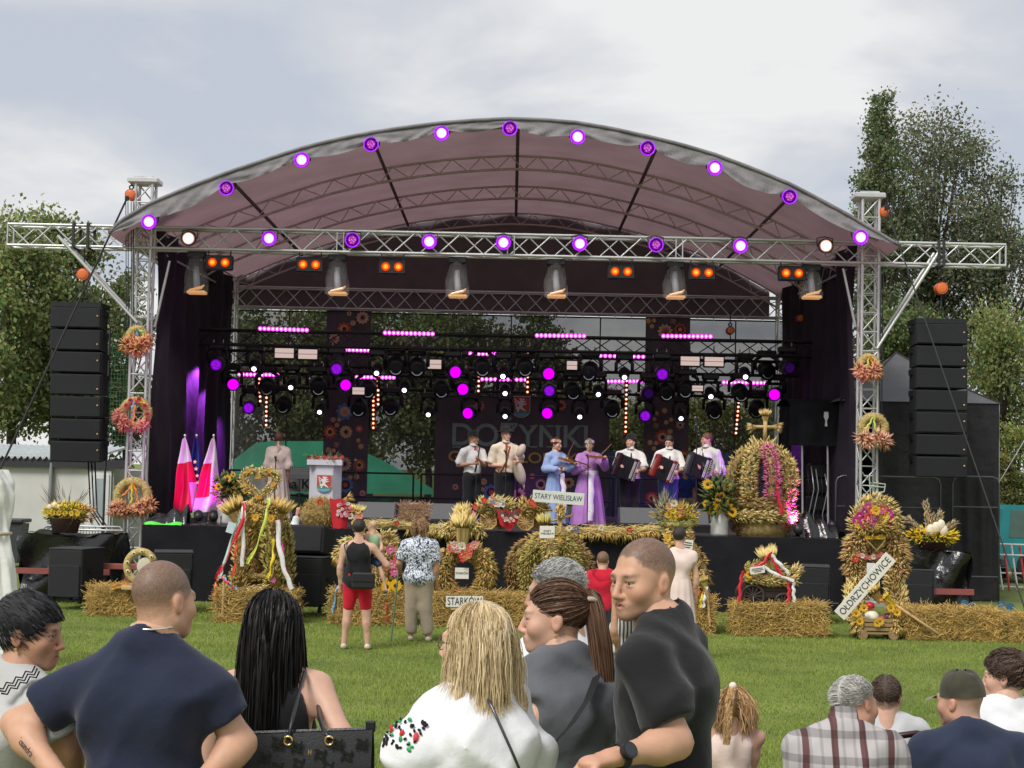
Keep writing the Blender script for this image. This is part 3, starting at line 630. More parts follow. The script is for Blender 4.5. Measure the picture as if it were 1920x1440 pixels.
c = P(1548, 786, yb); MB().prism([Vector((c.x + x * .08, yb - .06, c.z + z * .14)) for x, z in ((-.5, 1), (.5, 1), (.6, .3), (.2, -.2), (.3, -1), (-.3, -1), (-.2, -.2), (-.6, .3))], (0, .004, 0)).obj('white_emblem', WPL, bt)
rk = thing('equipment_rack', 'dark equipment rack with cables under the booth cloth', 'rack', (P(1540, 900, yb).x, yb + .7, DECKZ))
x0 = P(1540, 900, yb + .7).x
for z in (.0, .35, .7, 1.0): MB().cbox((x0, yb + .7, DECKZ + .16 + z), (.55, .45, .28), .02).obj('rack_unit', BLK, rk)
for k in range(9):
 xx = x0 - .35 + .09 * k; MB().tube([(xx, yb + .4, DECKZ + 1.3 - .05 * k), (xx + .05, yb + .35, DECKZ + .8), (xx - .04, yb + .4, DECKZ + .3), (xx, yb + .4, DECKZ + .02)], .012, 5).obj('cable', [BLKM, ALU, mat('grey_cable', (.3, .3, .32), .5, .1)][k % 3], rk, True)
# green tent behind the scrim
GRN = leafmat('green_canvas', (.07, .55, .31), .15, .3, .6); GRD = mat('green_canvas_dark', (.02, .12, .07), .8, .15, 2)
yg = 44.0
def ptz(px, py, y=yg): return P(px, py, y)
gt = thing('green_tent', 'bright green party tent behind the mesh on the left', 'tent', (P(600, 930, yg).x, yg, 0))
r0 = [ptz(395, 888), ptz(470, 830), ptz(500, 826), ptz(600, 826), ptz(660, 838), ptz(720, 866), ptz(818, 922)]
e0 = [ptz(395, 922), ptz(818, 926)]
def tr_(u, v):
 f = u * (len(r0) - 1); i = min(int(f), len(r0) - 2); p = r0[i].lerp(r0[i + 1], f - i); q = Vector((p.x, yg - 1.2, e0[0].z + (e0[1].z - e0[0].z) * u)); p = p.copy(); p.y = yg + .8; return p.lerp(q, v)
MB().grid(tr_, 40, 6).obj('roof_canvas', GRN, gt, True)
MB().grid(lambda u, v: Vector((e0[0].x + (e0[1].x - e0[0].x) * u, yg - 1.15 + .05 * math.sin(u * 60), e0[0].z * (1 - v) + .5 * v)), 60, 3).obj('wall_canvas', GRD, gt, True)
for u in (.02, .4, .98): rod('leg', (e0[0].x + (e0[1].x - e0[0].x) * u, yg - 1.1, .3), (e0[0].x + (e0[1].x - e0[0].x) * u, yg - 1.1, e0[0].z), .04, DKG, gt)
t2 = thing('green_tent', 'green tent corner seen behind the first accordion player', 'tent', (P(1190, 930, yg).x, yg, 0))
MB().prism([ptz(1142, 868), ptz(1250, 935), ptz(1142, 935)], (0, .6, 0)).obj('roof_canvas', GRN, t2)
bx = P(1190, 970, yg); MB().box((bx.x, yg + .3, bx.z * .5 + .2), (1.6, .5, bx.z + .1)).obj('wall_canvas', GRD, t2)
yq = 40.5; a, b_ = P(440, 893, yq), P(596, 923, yq)
wb = thing('white_banner', 'white cloth banner with black letters behind the woman in pink', 'banner', ((a.x + b_.x) / 2, yq, b_.z))
MB().grid(lambda u, v: Vector((a.x + (b_.x - a.x) * u, yq + .03 * math.sin(u * 25), b_.z + (a.z - b_.z) * v)), 30, 3).obj('cloth', mat('banner_white', (.75, .75, .77), .8, .05), wb, True)
BT = mat('black_print', (.01, .01, .012), .6, 0); c = P(558, 908, yq); text('lettering', 'na K', (c.x, yq - .06, c.z), .36, BT, wb, bold=.006)
for x in (a.x, b_.x): rod('post', (x, yq + .05, 0.1), (x, yq + .05, a.z), .03, DKG, wb)
BLF = mat('blue_sheet', (.035, .06, .16), .7, .2); yq = 43; a, b_ = P(1138, 846, yq), P(1475, 925, yq)
bf = MB().box(((a.x + b_.x) / 2, yq, a.z / 2 + .1), (b_.x - a.x, .08, a.z - .2)).obj('blue_hoarding', BLF); tag(bf, 'dark blue sheet fence behind the mesh on the right', 'fence')
# teal car at the right edge
TEAL = mat('teal_paint', (.015, .21, .23), .3, .08, 2); CGL = mat('car_glass', (.08, .13, .12), .08, .1); RUB = mat('rubber', (.015, .015, .016), .8, .1)
yc = 36.0; cx0 = P(1862, 960, yc).x; zc = P(1890, 948, yc).z
def carp(pts): return [Vector((cx0 + x, yc, z)) for x, z in pts]
cr = thing('teal_car', 'teal minivan parked at the right edge behind the gazebo', 'car', (cx0 + 2.2, yc + .8, .1))
prof_c = [(0, .35), (0, .95), (.1, 1.0), (.22, zc - .08), (.35, zc), (2.9, zc), (3.7, 1.02), (4.4, .9), (4.45, .35)]
MB().prism(carp(prof_c), (0, 1.65, 0)).obj('body', TEAL, cr)
for (p0, p1) in ((.36, 1.25), (1.42, 2.35), (2.48, 3.1)):
 w_ = MB().prism([Vector((cx0 + x, yc - .012, z)) for x, z in ((p0, 1.03), (p1 + (.35 if p0 > 2 else 0), 1.03), (p1, zc - .1), (p0 + .04, zc - .1))], (0, .03, 0)).obj('window', CGL, cr)
for x in (.85, 3.6): MB().tube([(cx0 + x, yc - .02, .4), (cx0 + x, yc + .2, .4)], .32, 18).obj('wheel', RUB, cr, False)
for x in (1.3, 2.4): ubox('door_handle', (cx0 + x - .15, yc - .02, .93), (.18, .03, .035), BLKM, cr)
MB().cbox((cx0 + .02, yc + .3, .5), (.12, 2.0, .2), .03).obj('bumper', mat('bumper', (.05, .05, .05), .6, .1), cr)
# barrier panels in red and white
RW = mat('red_stripe_paint', (.55, .04, .05), .45, .1); yl = 33.6
bp = thing('barrier_panel', 'red and white barrier frames stacked beside the gazebo', 'barrier', (P(1895, 1100, yl).x, yl, 0))
for k, (xa, xb) in enumerate(((1871, 1884), (1884, 1899), (1899, 1914), (1914, 1930))):
 A, Bq = P(xa, 1022, yl), P(xa + 6, 1104, yl); m_ = RW if k % 2 else WPL
 rod('upright', (Bq.x, yl - .1, 0.02), (A.x, yl + .1, A.z), .022, m_, bp)
for py in (1020, 1040, 1074, 1100):
 A, Bq = P(1872, py, yl), P(1936, py + 2, yl); rod('bar', A, Bq, .018, WPL, bp)
# wheelie bin
yb_ = 34.5; A = P(24, 976, yb_); bn = thing('wheelie_bin', 'dark grey wheelie bin beside the white shed', 'bin', (A.x, yb_, 0))
MB().prism([Vector((A.x - .22, yb_ - .25, .1)), Vector((A.x + .2, yb_ - .25, .1)), Vector((A.x + .27, yb_ - .25, A.z - .06)), Vector((A.x - .27, yb_ - .25, A.z - .06))], (0, .55, 0)).obj('body', mat('bin_grey', (.04, .042, .048), .5, .1), bn)
MB().cbox((A.x, yb_ + .02, A.z), (.62, .66, .08), .02).obj('lid', mat('bin_grey', (.04, .042, .048)), bn)
for s in (-1, 1): MB().tube([(A.x + s * .2, yb_ + .32, .1), (A.x + s * .26, yb_ + .32, .1)], .1, 12).obj('wheel', RUB, bn)
# tied white curtain at the left edge
yt = 17.5; pts = [(-16, 880, 26), (-8, 905, 30), (-2, 930, 27), (-4, 960, 24), (-6, 990, 22), (-4, 1010, 22), (-2, 1050, 26), (0, 1100, 28), (2, 1150, 30), (3, 1238, 30)]
def curt(u, v):
 f = v * (len(pts) - 1); i = min(int(f), len(pts) - 2); a_ = pts[i]; b2 = pts[i + 1]; s = f - i
 cx, cy, w = [a_[k] * (1 - s) + b2[k] * s for k in range(3)]; c = P(cx, cy, yt); rr = w / (FPX / yt); t_ = u * 6.2832
 k = 1 + .13 * math.sin(t_ * 5 + v * 6) + .08 * math.sin(t_ * 9 - v * 14)
 return Vector((c.x + rr * math.cos(t_) * k, yt + rr * .8 * math.sin(t_) * k, max(.01, c.z)))
o = thing('tent_curtain', 'white tent curtain tied together at the left edge of the picture', 'curtain', P(-4, 1238, yt))
MB().grid(curt, 72, 60).obj('cloth', mat('white_cloth', (.74, .73, .70), .8, .06, 4, bump=.3, bscale=9, dist=.03), o, True)
c = P(-5, 1000, yt); MB().torus(c, .14, .02, Matrix.Rotation(R(90), 3, 'X')).obj('tie_band', mat('beige_tie', (.42, .36, .27), .8, .1), o, True)
rod('tent_pole', (P(-30, 900, yt + .1).x, yt + .12, 0), (P(-30, 900, yt + .1).x, yt + .12, 2.6), .025, ALU, o)
# ================================================================ LIGHT RIG AND SOUND
def emis(name, core, rim, cs, rs, split=.62, led=True):
 """lamp front: bright core and saturated rim, LED cells by a voronoi cell pattern"""
 cs *= .62; rs *= .62; m = bpy.data.materials.new(name); m.use_nodes = True; t = m.node_tree; t.nodes.clear(); o = t.nodes.new('ShaderNodeOutputMaterial'); e = t.nodes.new('ShaderNodeEmission')
 tcn = t.nodes.new('ShaderNodeTexCoord'); ln = t.nodes.new('ShaderNodeVectorMath'); ln.operation = 'LENGTH'; t.links.new(tcn.outputs['Object'], ln.inputs[0])
 rp_ = t.nodes.new('ShaderNodeValToRGB'); rp_.color_ramp.elements[0].position = split; rp_.color_ramp.elements[0].color = tuple(c * cs for c in core) + (1,)
 rp_.color_ramp.elements[1].position = min(1, split + .2); rp_.color_ramp.elements[1].color = tuple(c * rs for c in rim) + (1,)
 t.links.new(ln.outputs['Value'], rp_.inputs[0]); src = rp_.outputs[0]
 if led:
  vo = t.nodes.new('ShaderNodeTexVoronoi'); vo.inputs['Scale'].default_value = 4.2; t.links.new(tcn.outputs['Object'], vo.inputs['Vector'])
  mr_ = t.nodes.new('ShaderNodeMapRange'); mr_.inputs[1].default_value = .15; mr_.inputs[2].default_value = .55; mr_.inputs[3].default_value = 1; mr_.inputs[4].default_value = led if isinstance(led, float) else .35
  t.links.new(vo.outputs['Distance'], mr_.inputs[0]); mu = t.nodes.new('ShaderNodeMix'); mu.data_type = 'RGBA'; mu.blend_type = 'MULTIPLY'; mu.inputs[0].default_value = 1
  t.links.new(src, mu.inputs[6]); t.links.new(mr_.outputs[0], mu.inputs[7]); src = mu.outputs[2]
 t.links.new(src, e.inputs[0]); e.inputs[1].default_value = 1; t.links.new(e.outputs[0], o.inputs[0]); return m
PUR, VIO, PIN = (.62, .05, 1.0), (.22, .0, .9), (1, .75, 1)
E_B = emis('lamp_bright', (1, .62, .95), (.45, .0, .85), 2.6, 1.2, .66, .8); E_D = emis('lamp_violet', (.95, .16, .95), (.28, .0, .62), 1.5, .7, .6, .2)
E_W = emis('lamp_white', (1, .93, .85), (.75, .3, .2), 3.2, .8, .7, .7); E_O = emis('lamp_amber', (1, .30, .03), (.8, .05, .0), 2.2, 1.1, .55, False)
E_P = emis('wash_violet', (.42, .01, 1), (.2, 0, .6), 1.1, .55, .75, .4); E_PB = emis('wash_bright', (.72, .0, 1), (.3, 0, .75), 2.0, 1.0, .8, .75); E_DK = emis('wash_dim', (.03, .005, .08), (.01, .002, .03), 1, 1, .7, .5)
E_S = emis('spot_white', (1, .97, 1), (.8, .8, 1), 5, 2, .8, False); E_LED = emis('led_pink', (1, .45, .9), (.8, .05, .65), 4, 2.4, .5, False); E_LEDW = emis('led_warm', (1, .8, .62), (.9, .2, .08), 4, 1.6, .5, False)
E_PNL = emis('panel_warm', (.66, .50, .46), (.66, .50, .46), .8, .8, .9, False)
_disc = {}
def disc(name, c, r, m, parent, nrm=Vector((0, -1, 0)), thick=.02):
 """round lens whose mesh has unit radius, so the lamp pattern follows it"""
 if m.name not in _disc: _disc[m.name] = MB().lathe([(0, .5), (.55, .42), (.85, .2), (1, 0), (1, -.5), (0, -.5)], 20).mesh('lens', m, True)
 q = Vector(nrm).to_track_quat('Z', 'Y').to_matrix().to_4x4()
 return link(name, _disc[m.name], parent, Matrix.Translation(Vector(c)) @ q @ Matrix.Diagonal((r, r, thick, 1)))
def spot(t, c, aim, col, energy, ang):
 nd = (Vector(aim) - Vector(c)).normalized(); l = bpy.data.lights.new('lamp_light', 'SPOT'); l.energy = energy; l.color = col; l.spot_size = R(ang); l.spot_blend = .7; l.shadow_soft_size = .06
 o = bpy.data.objects.new('lamp_light', l); COL.objects.link(o); o.parent = t; o.matrix_basis = wm(t).inverted() @ (Matrix.Translation(Vector(c)) @ (-nd).to_track_quat('Z', 'Y').to_matrix().to_4x4())
HOUS = mat('lamp_housing', (.02, .02, .022), .45, .1, metal=.2)
def par(label, px, py, kind, Y, group):
 c = P(px, py, Y); t = thing('par_lamp', label, 'stage light', c, group); r = .112; nd = Vector((0, -1, -.12)).normalized()
 b = MB(); b.tube([c + nd * .03, c - nd * .05, c - nd * .2], [r * 1.16, r * 1.16, r * .75], 16); b.obj('housing', HOUS, t, True)
 b = MB(); b.tube([c + nd * .034 + Vector((r * 1.12 * math.cos(a), 0, r * 1.12 * math.sin(a))) for a in [R(20 * i) for i in range(18)]], .012, 5, closed=True); b.obj('rim_ring', mat('violet_rim', (.12, .02, .25), .3, 0, emit=(.3, .0, .75), es=.8) if kind not in 'W' else HOUS, t, True)
 disc('lens', c + nd * .038, r, {'B': E_B, 'D': E_D, 'W': E_W}[kind], t, nd)
 b = MB(); b.tube([c + Vector((-r * 1.25, .06, 0)), c + Vector((-r * 1.25, .1, r * 1.35)), c + Vector((0, .1, r * 1.6)), c + Vector((r * 1.25, .1, r * 1.35)), c + Vector((r * 1.25, .06, 0))], .01, 5); b.obj('bracket', HOUS, t)
 return t
ordn = ['first', 'second', 'third', 'fourth', 'fifth', 'sixth', 'seventh', 'eighth', 'ninth', 'tenth', 'eleventh']
for i, ((px, py), k) in enumerate(zip(lamp_arc, 'BDBDBDBDBDB')):
 par('%s violet round lamp on the roof arch, %s from left' % ('bright' if k == 'B' else 'dim', ordn[i]), px, py, k, YA - .05, 'round lamps along the roof arch')
for i, (px, py, k) in enumerate(((354, 447, 'W'), (505, 447, 'B'), (661, 450, 'D'), (805, 453, 'B'), (944, 455, 'B'), (1087, 457, 'B'), (1230, 459, 'D'), (1388, 461, 'B'), (1548, 461, 'W'))):
 par('%s round lamp on the front truss, %s from left' % ({'B': 'bright violet', 'D': 'dim violet', 'W': 'white'}[k], ordn[i]), px, py, k, YT - .32, 'round lamps on the front truss')
# amber blinders
for i, (px, py) in enumerate(((410, 492), (580, 496), (735, 500), (1165, 509), (1317, 511), (1486, 512))):
 c = P(px, py, YT - .1); t = thing('blinder_lamp', 'twin amber blinder lamp under the front truss, %s from left' % ordn[i], 'stage light', c, 'amber twin lamps')
 MB().cbox((c.x, c.y + .08, c.z), (.5, .14, .27), .02).obj('housing', HOUS, t)
 for s in (-1, 1): disc('lamp', (c.x + s * .115, c.y, c.z), .078, E_O, t)
 for s in (-1, 1): disc('inner_cup', (c.x + s * .115, c.y - .012, c.z), .03, emis('lamp_amber_core', (1, .55, .1), (1, .2, .02), 3, 2, .4, False) if 'lamp_amber_core' not in bpy.data.materials else bpy.data.materials['lamp_amber_core'], t)
 for s in (-1, 1): rod('hanger', (c.x + s * .2, c.y + .08, c.z + .13), (c.x + s * .2, c.y + .1, zbot), .012, HOUS, t, 6)
# moving heads in rain bags under the front truss
BAG = mat('clear_plastic', (.9, .88, .9), .12, .1, 4, bump=.8, bscale=7, dist=.05, alpha=.07); AMB = mat('bag_base', (.45, .27, .14), .3, .2, 6, emit=(.9, .45, .15), es=.25)
for i, (px, py) in enumerate(((368, 520), (632, 522), (857, 527), (1042, 527), (1265, 529), (1520, 529))):
 c = P(px, py, YT + .1); t = thing('bagged_light', 'moving light in a clear rain bag under the front truss, %s from left' % ordn[i], 'stage light', c, 'bagged moving lights')
 H = zbot - c.z
 MB().cbox((c.x, c.y, c.z + H - .08), (.34, .22, .12), .02).obj('base', HOUS, t)
 MB().tube([(c.x - .11, c.y, c.z + H - .1), (c.x - .12, c.y, c.z + .05)], .025, 6).obj('yoke_arm', HOUS, t); MB().tube([(c.x + .11, c.y, c.z + H - .1), (c.x + .12, c.y, c.z + .05)], .025, 6).obj('yoke_arm', HOUS, t)
 MB().tube([(c.x, c.y, c.z + .2), (c.x, c.y, c.z + .05), (c.x + .02, c.y - .03, c.z - .12), (c.x + .03, c.y - .05, c.z - .22)], [.04, .06, .06, .055], 12).obj('head', mat('silver_head', (.3, .29, .32), .4, .2), t, True)
 b = MB(); b.grid(lambda u, v: Vector((c.x + (.10 + .11 * min(1, v * 1.6) + .02 * math.sin(u * 31 + v * 9)) * math.cos(u * 6.283), c.y + (.1 + .09 * v) * math.sin(u * 6.283), c.z + H - .02 - (H + .28) * v)), 28, 10); b.obj('rain_bag', BAG, t, True)
 b = MB(); b.cbox((c.x + .02, c.y, c.z - .28), (.34, .24, .06), .02); b.obj('bag_bottom', AMB, t)
 if i in (1, 3, 4): spot(t, c + Vector((0, .12, -.34)), P((560, 0, 0, 990, 1240, 0)[i], 900, 31.5), (1, .86, .76), 110, 42)
 b = MB(); b.tube([(c.x - .1, c.y - .12, c.z - .25), (c.x + .12, c.y - .13, c.z - .2), (c.x + .17, c.y - .1, c.z - .15)], [.02, .03, .01], 5); b.obj('crumpled_edge', AMB, t)
# black lighting trusses across the stage
for lab, Y, x0, x1, y0, y1 in (('upper black lighting truss across the back of the stage', 33.4, 362, 1542, 630, 657), ('middle black lighting truss behind the hanging lamps', 35.2, 430, 1508, 668, 694), ('lowest black lighting truss behind the moving heads', 36.7, 428, 1466, 709, 735)):
 a, b_ = P(945, y0, Y), P(945, y1, Y); xa, xb = P(x0, 650, Y).x, P(x1, 650, Y).x; zc_ = (a.z + b_.z) / 2
 truss('lighting_truss', lab, (xa, Y, zc_), (xb, Y, zc_), .3, a.z - b_.z, 30, BLKM, 'black lighting trusses', r=.026, rb=.012, faces='FB')
# LED bars
def ledbar(label, a, b, n, Y, m, group, rad=.036):
 A, B = P(*a, Y), P(*b, Y); d = (B - A); t = thing('led_bar', label, 'led bar', A.lerp(B, .5), group)
 rod('housing', A - d * (.5 / n) + Vector((0, .06, 0)), B + d * (.5 / n) + Vector((0, .06, 0)), .045, HOUS, t, 6)
 for i in range(n): disc('led', A + d * (i / (n - 1)), rad, m, t, thick=.03)
hb = [((488, 616), (575, 619), 12, 33.1, 'far left on the upper black truss'), ((722, 624), (811, 626), 12, 33.1, 'second on the upper black truss'), ((1007, 629), (1095, 630), 12, 33.1, 'third on the upper black truss'), ((1244, 630), (1332, 631), 12, 33.1, 'far right on the upper black truss'),
      ((648, 656), (691, 657), 7, 34.9, 'short one right of the first floral banner'), ((882, 663), (929, 664), 7, 34.9, 'short one left of the crest'), ((1126, 667), (1206, 669), 10, 34.9, 'middle row left of the second banner'),
      ((449, 702), (520, 703), 11, 36.3, 'low row far left'), ((669, 707), (738, 708), 11, 36.3, 'low row beside the first banner'), ((904, 711), (985, 712), 11, 36.3, 'low row above the crest'), ((1140, 715), (1202, 715), 10, 36.3, 'low row left of the second banner'), ((1357, 717), (1434, 718), 12, 36.3, 'low row far right')]
for a, b_, n, Y, w in hb: ledbar('pink glowing led bar, ' + w, a, b_, n, Y, E_LED, 'pink led bars', .044)
vb = [((486, 702), (488, 752), 7, 'short, left of stage'), ((500, 720), (499, 797), 10, 'long, left of stage'), ((709, 706), (709, 758), 7, 'short, beside the first banner'), ((700, 727), (700, 802), 10, 'long, beside the first banner'), ((900, 650), (897, 733), 10, 'left of the crest'), ((990, 651), (989, 735), 10, 'right of the crest'), ((1175, 714), (1173, 809), 12, 'left of the second banner'), ((1388, 722), (1380, 812), 12, 'right of the second banner')]
for a, b_, n, w in vb: ledbar('upright bar of warm white dots, ' + w, a, b_, n, 36.0, E_LEDW, 'upright white led bars', .03)
# moving heads
def mover(label, px, py, kind, Y, tiltx, group, big=1.0, hang=.42):
 L0 = P(px, py, Y); nd = Vector((tiltx, -1, -.55 if kind in 'SK' else -.2)).normalized(); r = {'S': .05, 'K': .13, 'P': .122, 'B': .122, 'D': .122}[kind] * big
 hr_ = (.12 if kind == 'S' else r * 1.25); hc = L0 - nd * .17; top = hc.z + hang
 t = thing('moving_head', label, 'stage light', Vector((hc.x, hc.y, top)), group)
 MB().cbox((hc.x, hc.y, top - .06), (.36 * big, .26, .13), .025).obj('base', BLK, t)
 for s in (-1, 1):
  MB().tube([(hc.x + s * .10 * big, hc.y, top - .12), (hc.x + s * (hr_ + .05), hc.y, top - .2), (hc.x + s * (hr_ + .05), hc.y, hc.z)], [.045, .04, .035], 6).obj('yoke_arm', BLK, t, True)
  rod('clamp', (hc.x + s * .1, hc.y + .02, top), (hc.x + s * .1, hc.y + .05, top + .09), .014, ALUW, t, 6)
 h = MB(); h.tube([hc - nd * .16, hc - nd * .12, hc, hc + nd * .13, hc + nd * .16], [hr_ * .6, hr_ * .95, hr_, hr_ * (.98 if kind != 'S' else .8), hr_ * (.96 if kind != 'S' else .7)], 14); h = h.obj('head', BLK, t, True)
 q = disc('lens', hc + nd * .17, r, {'S': E_S, 'K': mat('dark_lens', (.02, .022, .026), .06, 0), 'P': E_P, 'B': E_PB, 'D': E_DK}[kind], t, nd)
 if px in (405, 437, 466, 648, 868, 877, 1026, 1030, 1210, 1452): spot(t, hc + nd * .22, hc + Vector(((px - 945) * .004, -1.5 if px % 2 else 1.6, -3)), (.55, .08, 1), 220, 80)
 if kind == 'K': MB().tube([hc + nd * .165 + Vector((r * .75 * math.cos(a), -.012, r * .75 * math.sin(a))) for a in [R(200 + 14 * k) for k in range(11)][::-1]], .012, 4).obj('lens_glint', mat('glint_grey', (.4, .42, .45), .2, 0, metal=.5), t)
MV = [(405, 684, 'P', 33.2, 0, 'violet, far left beside the curtain'), (437, 721, 'B', 34.6, .3, 'bright violet, left above the flags'), (466, 765, 'P', 36, 0, 'violet, lowest on the left'), (630, 692, 'D', 33.2, .1, 'speckled dark violet by the first banner'), (631, 692, 'P', 33.3, .1, 'violet cells by the first banner'), (648, 722, 'B', 35, .5, 'slanted bright violet by the first banner'),
      (854, 698, 'B', 33.2, .45, 'bright violet, top of the left middle column'), (868, 730, 'B', 34.8, .3, 'bright violet, middle of the left middle column'), (877, 775, 'B', 36.2, -.35, 'bright violet, bottom of the left middle column'),
      (1029, 701, 'B', 33.2, .3, 'bright violet, top of the right middle column'), (1030, 733, 'P', 34.8, 0, 'violet, middle of the right middle column'), (1026, 775, 'B', 36.2, -.3, 'bright violet, bottom of the right middle column'),
      (1242, 702, 'P', 33.2, 0, 'round violet in front of the second banner'), (1210, 780, 'P', 36.2, 0, 'violet, low left of the second banner'), (1452, 740, 'B', 35, -.3, 'bright violet, right by the rear tower'), (1481, 690, 'D', 33.2, .2, 'unlit, by the right curtain'), (1216, 738, 'D', 34.8, 0, 'unlit, left edge of the second banner'),
      (476, 692, 'S', 33.4, 0, 'white point lamp, upper far left'), (545, 727, 'S', 34.8, 0, 'white point lamp, left middle'), (599, 773, 'S', 36.2, 0, 'white point lamp, low by the first banner'), (706, 700, 'S', 33.4, 0, 'white point lamp, upper right of first banner'), (758, 732, 'S', 34.8, 0, 'white point lamp, left of harvest banner'), (803, 778, 'S', 36.2, 0, 'white point lamp, low left of harvest banner'),
      (943, 706, 'S', 33.4, 0, 'white point lamp, top above the crest'), (947, 738, 'S', 34.8, 0, 'white point lamp, middle above the crest'), (947, 781, 'S', 36.2, 0, 'white point lamp, beside the crest'), (1087, 782, 'S', 36.2, 0, 'white point lamp, low right of the crest'), (1122, 740, 'S', 34.8, 0, 'white point lamp, right of harvest banner'), (1171, 708, 'S', 33.4, 0, 'white point lamp, upper left of second banner'), (1277, 785, 'S', 36.2, 0, 'white point lamp, low on the second banner'), (1333, 744, 'S', 34.8, 0, 'white point lamp, right of second banner'), (1398, 707, 'S', 33.4, 0, 'white point lamp, upper far right'),
      (530, 764, 'K', 36.2, 0, 'black unlit, low left of first banner'), (672, 770, 'K', 36.2, 0, 'black unlit, low on the first banner'), (732, 768, 'K', 36.2, 0, 'black unlit, low right of first banner'), (597, 730, 'K', 34.8, .2, 'black unlit, middle left'), (782, 694, 'K', 33.4, .1, 'black unlit, upper left of crest'), (1148, 772, 'K', 36.2, 0, 'black unlit, low left of second banner'), (1104, 702, 'K', 33.4, -.2, 'black unlit, upper right of crest'), (1340, 775, 'K', 36.2, 0, 'black unlit, low right of second banner'), (1418, 772, 'K', 36.2, -.2, 'black unlit, low far right'), (1285, 735, 'K', 34.8, -.3, 'black unlit, middle right of second banner')] + [(x_, y_, 'K', 33.3 if y_ < 700 else 34.9, .1, 'black unlit, %s row %s' % ('upper' if y_ < 700 else 'middle', w_)) for x_, y_, w_ in ((742, 692, 'right of first banner'), (905, 694, 'left of crest'), (985, 694, 'right of crest'), (1440, 700, 'by right rear tower'), (690, 735, 'beside first banner'), (828, 735, 'left of the crest'), (1075, 738, 'right of the crest'), (1250, 740, 'over second banner'), (500, 730, 'far left'), (1390, 742, 'far right'))]
for px, py, k, Y, tx, w in MV:
 if (px, py) == (630, 692): continue
 mover('%s moving head lamp' % w if False else 'moving head lamp, ' + w, px, py, k, Y, tx, 'moving head lamps', 1.0 if k != 'K' else 1.15)
# flat blinder panels
for i, (px, py, w, h) in enumerate(((533, 662, 35, 18), (577, 664, 35, 18), (817, 683, 29, 17), (1073, 685, 20, 16), (1294, 677, 35, 17), (1339, 678, 35, 17), (672, 733, 22, 13), (1308, 728, 20, 10))):
 Y = 34.7; c = P(px, py, Y); S = FPX / Y; t = thing('flat_panel_light', 'flat pale panel light, %s from left in the rig' % ordn[i], 'stage light', c, 'flat panel lights')
 MB().cbox((c.x, c.y + .06, c.z), (w / S + .06, .1, h / S + .06), .015).obj('housing', HOUS, t); ubox('panel', (c.x, c.y, c.z + h / S * .26), (w / S, .02, h / S * .46), E_PNL, t); ubox('panel', (c.x, c.y, c.z - h / S * .26), (w / S, .02, h / S * .46), E_PNL, t)
 rod('hanger', (c.x, c.y + .06, c.z + h / S / 2), (c.x, c.y + .06, c.z + h / S / 2 + .25), .012, HOUS, t, 6)
# chain hoists
def hoist(label, px, py, Y, ztop_, zlow, col=ORANGE, s=1.0):
 c = P(px, py, Y); t = thing('chain_hoist', label, 'hoist', c, 'chain hoists')
 MB().tube([(c.x, c.y - .09, c.z), (c.x, c.y + .09, c.z)], .11 * s, 14).obj('body', col, t, False); MB().torus((c.x, c.y, c.z + .16 * s), .04 * s, .014).obj('top_hook', BLKM, t, True)
 disc('cover', (c.x, c.y - .095, c.z), .085 * s, mat('orange_cover', (.7, .16, .04), .4, .1), t)
 rod('chain', (c.x, c.y, c.z + .2 * s), (c.x, c.y, ztop_), .012, BLKM, t, 6)
 if zlow: rod('chain', (c.x, c.y, c.z - .1 * s), (c.x + .02, c.y, zlow), .012, BLKM, t, 6)
yP = 28.9
paz1L, paz1R = P(150, 568, yP).z, P(1763, 597, yP).z
hoist('orange chain hoist above the left speaker stack', 157, 515, yP, zbot, paz1L + .05); hoist('orange chain hoist above the right speaker stack', 1764, 541, yP, zbot, paz1R + .05)
hoist('rust red hoist at the top of the left tower', 246, 366, YT - .1, TT + .02, 0, s=.9); hoist('orange hoist at the top of the right tower', 1656, 398, YT - .1, TT + .02, 0, s=.8)
hoist('dark red hoist hanging inside by the right rear tower', 1369, 620, 33.6, P(1369, 585, 33.6).z, P(1369, 640, 33.6).z, mat('dark_red', (.25, .02, .02), .5, .1), .8)
hoist('red hoist by the left rear tower', 405, 588, 37, P(405, 560, 37).z, 0, mat('dark_red', (.25, .02, .02)), .9); hoist('red hoist by the right curtain', 1500, 597, 35, P(1500, 560, 35).z, 0, mat('dark_red', (.25, .02, .02)), .8); hoist('orange hoist high on the right curtain', 1536, 590, 34, P(1536, 560, 34).z, 0, s=.8)
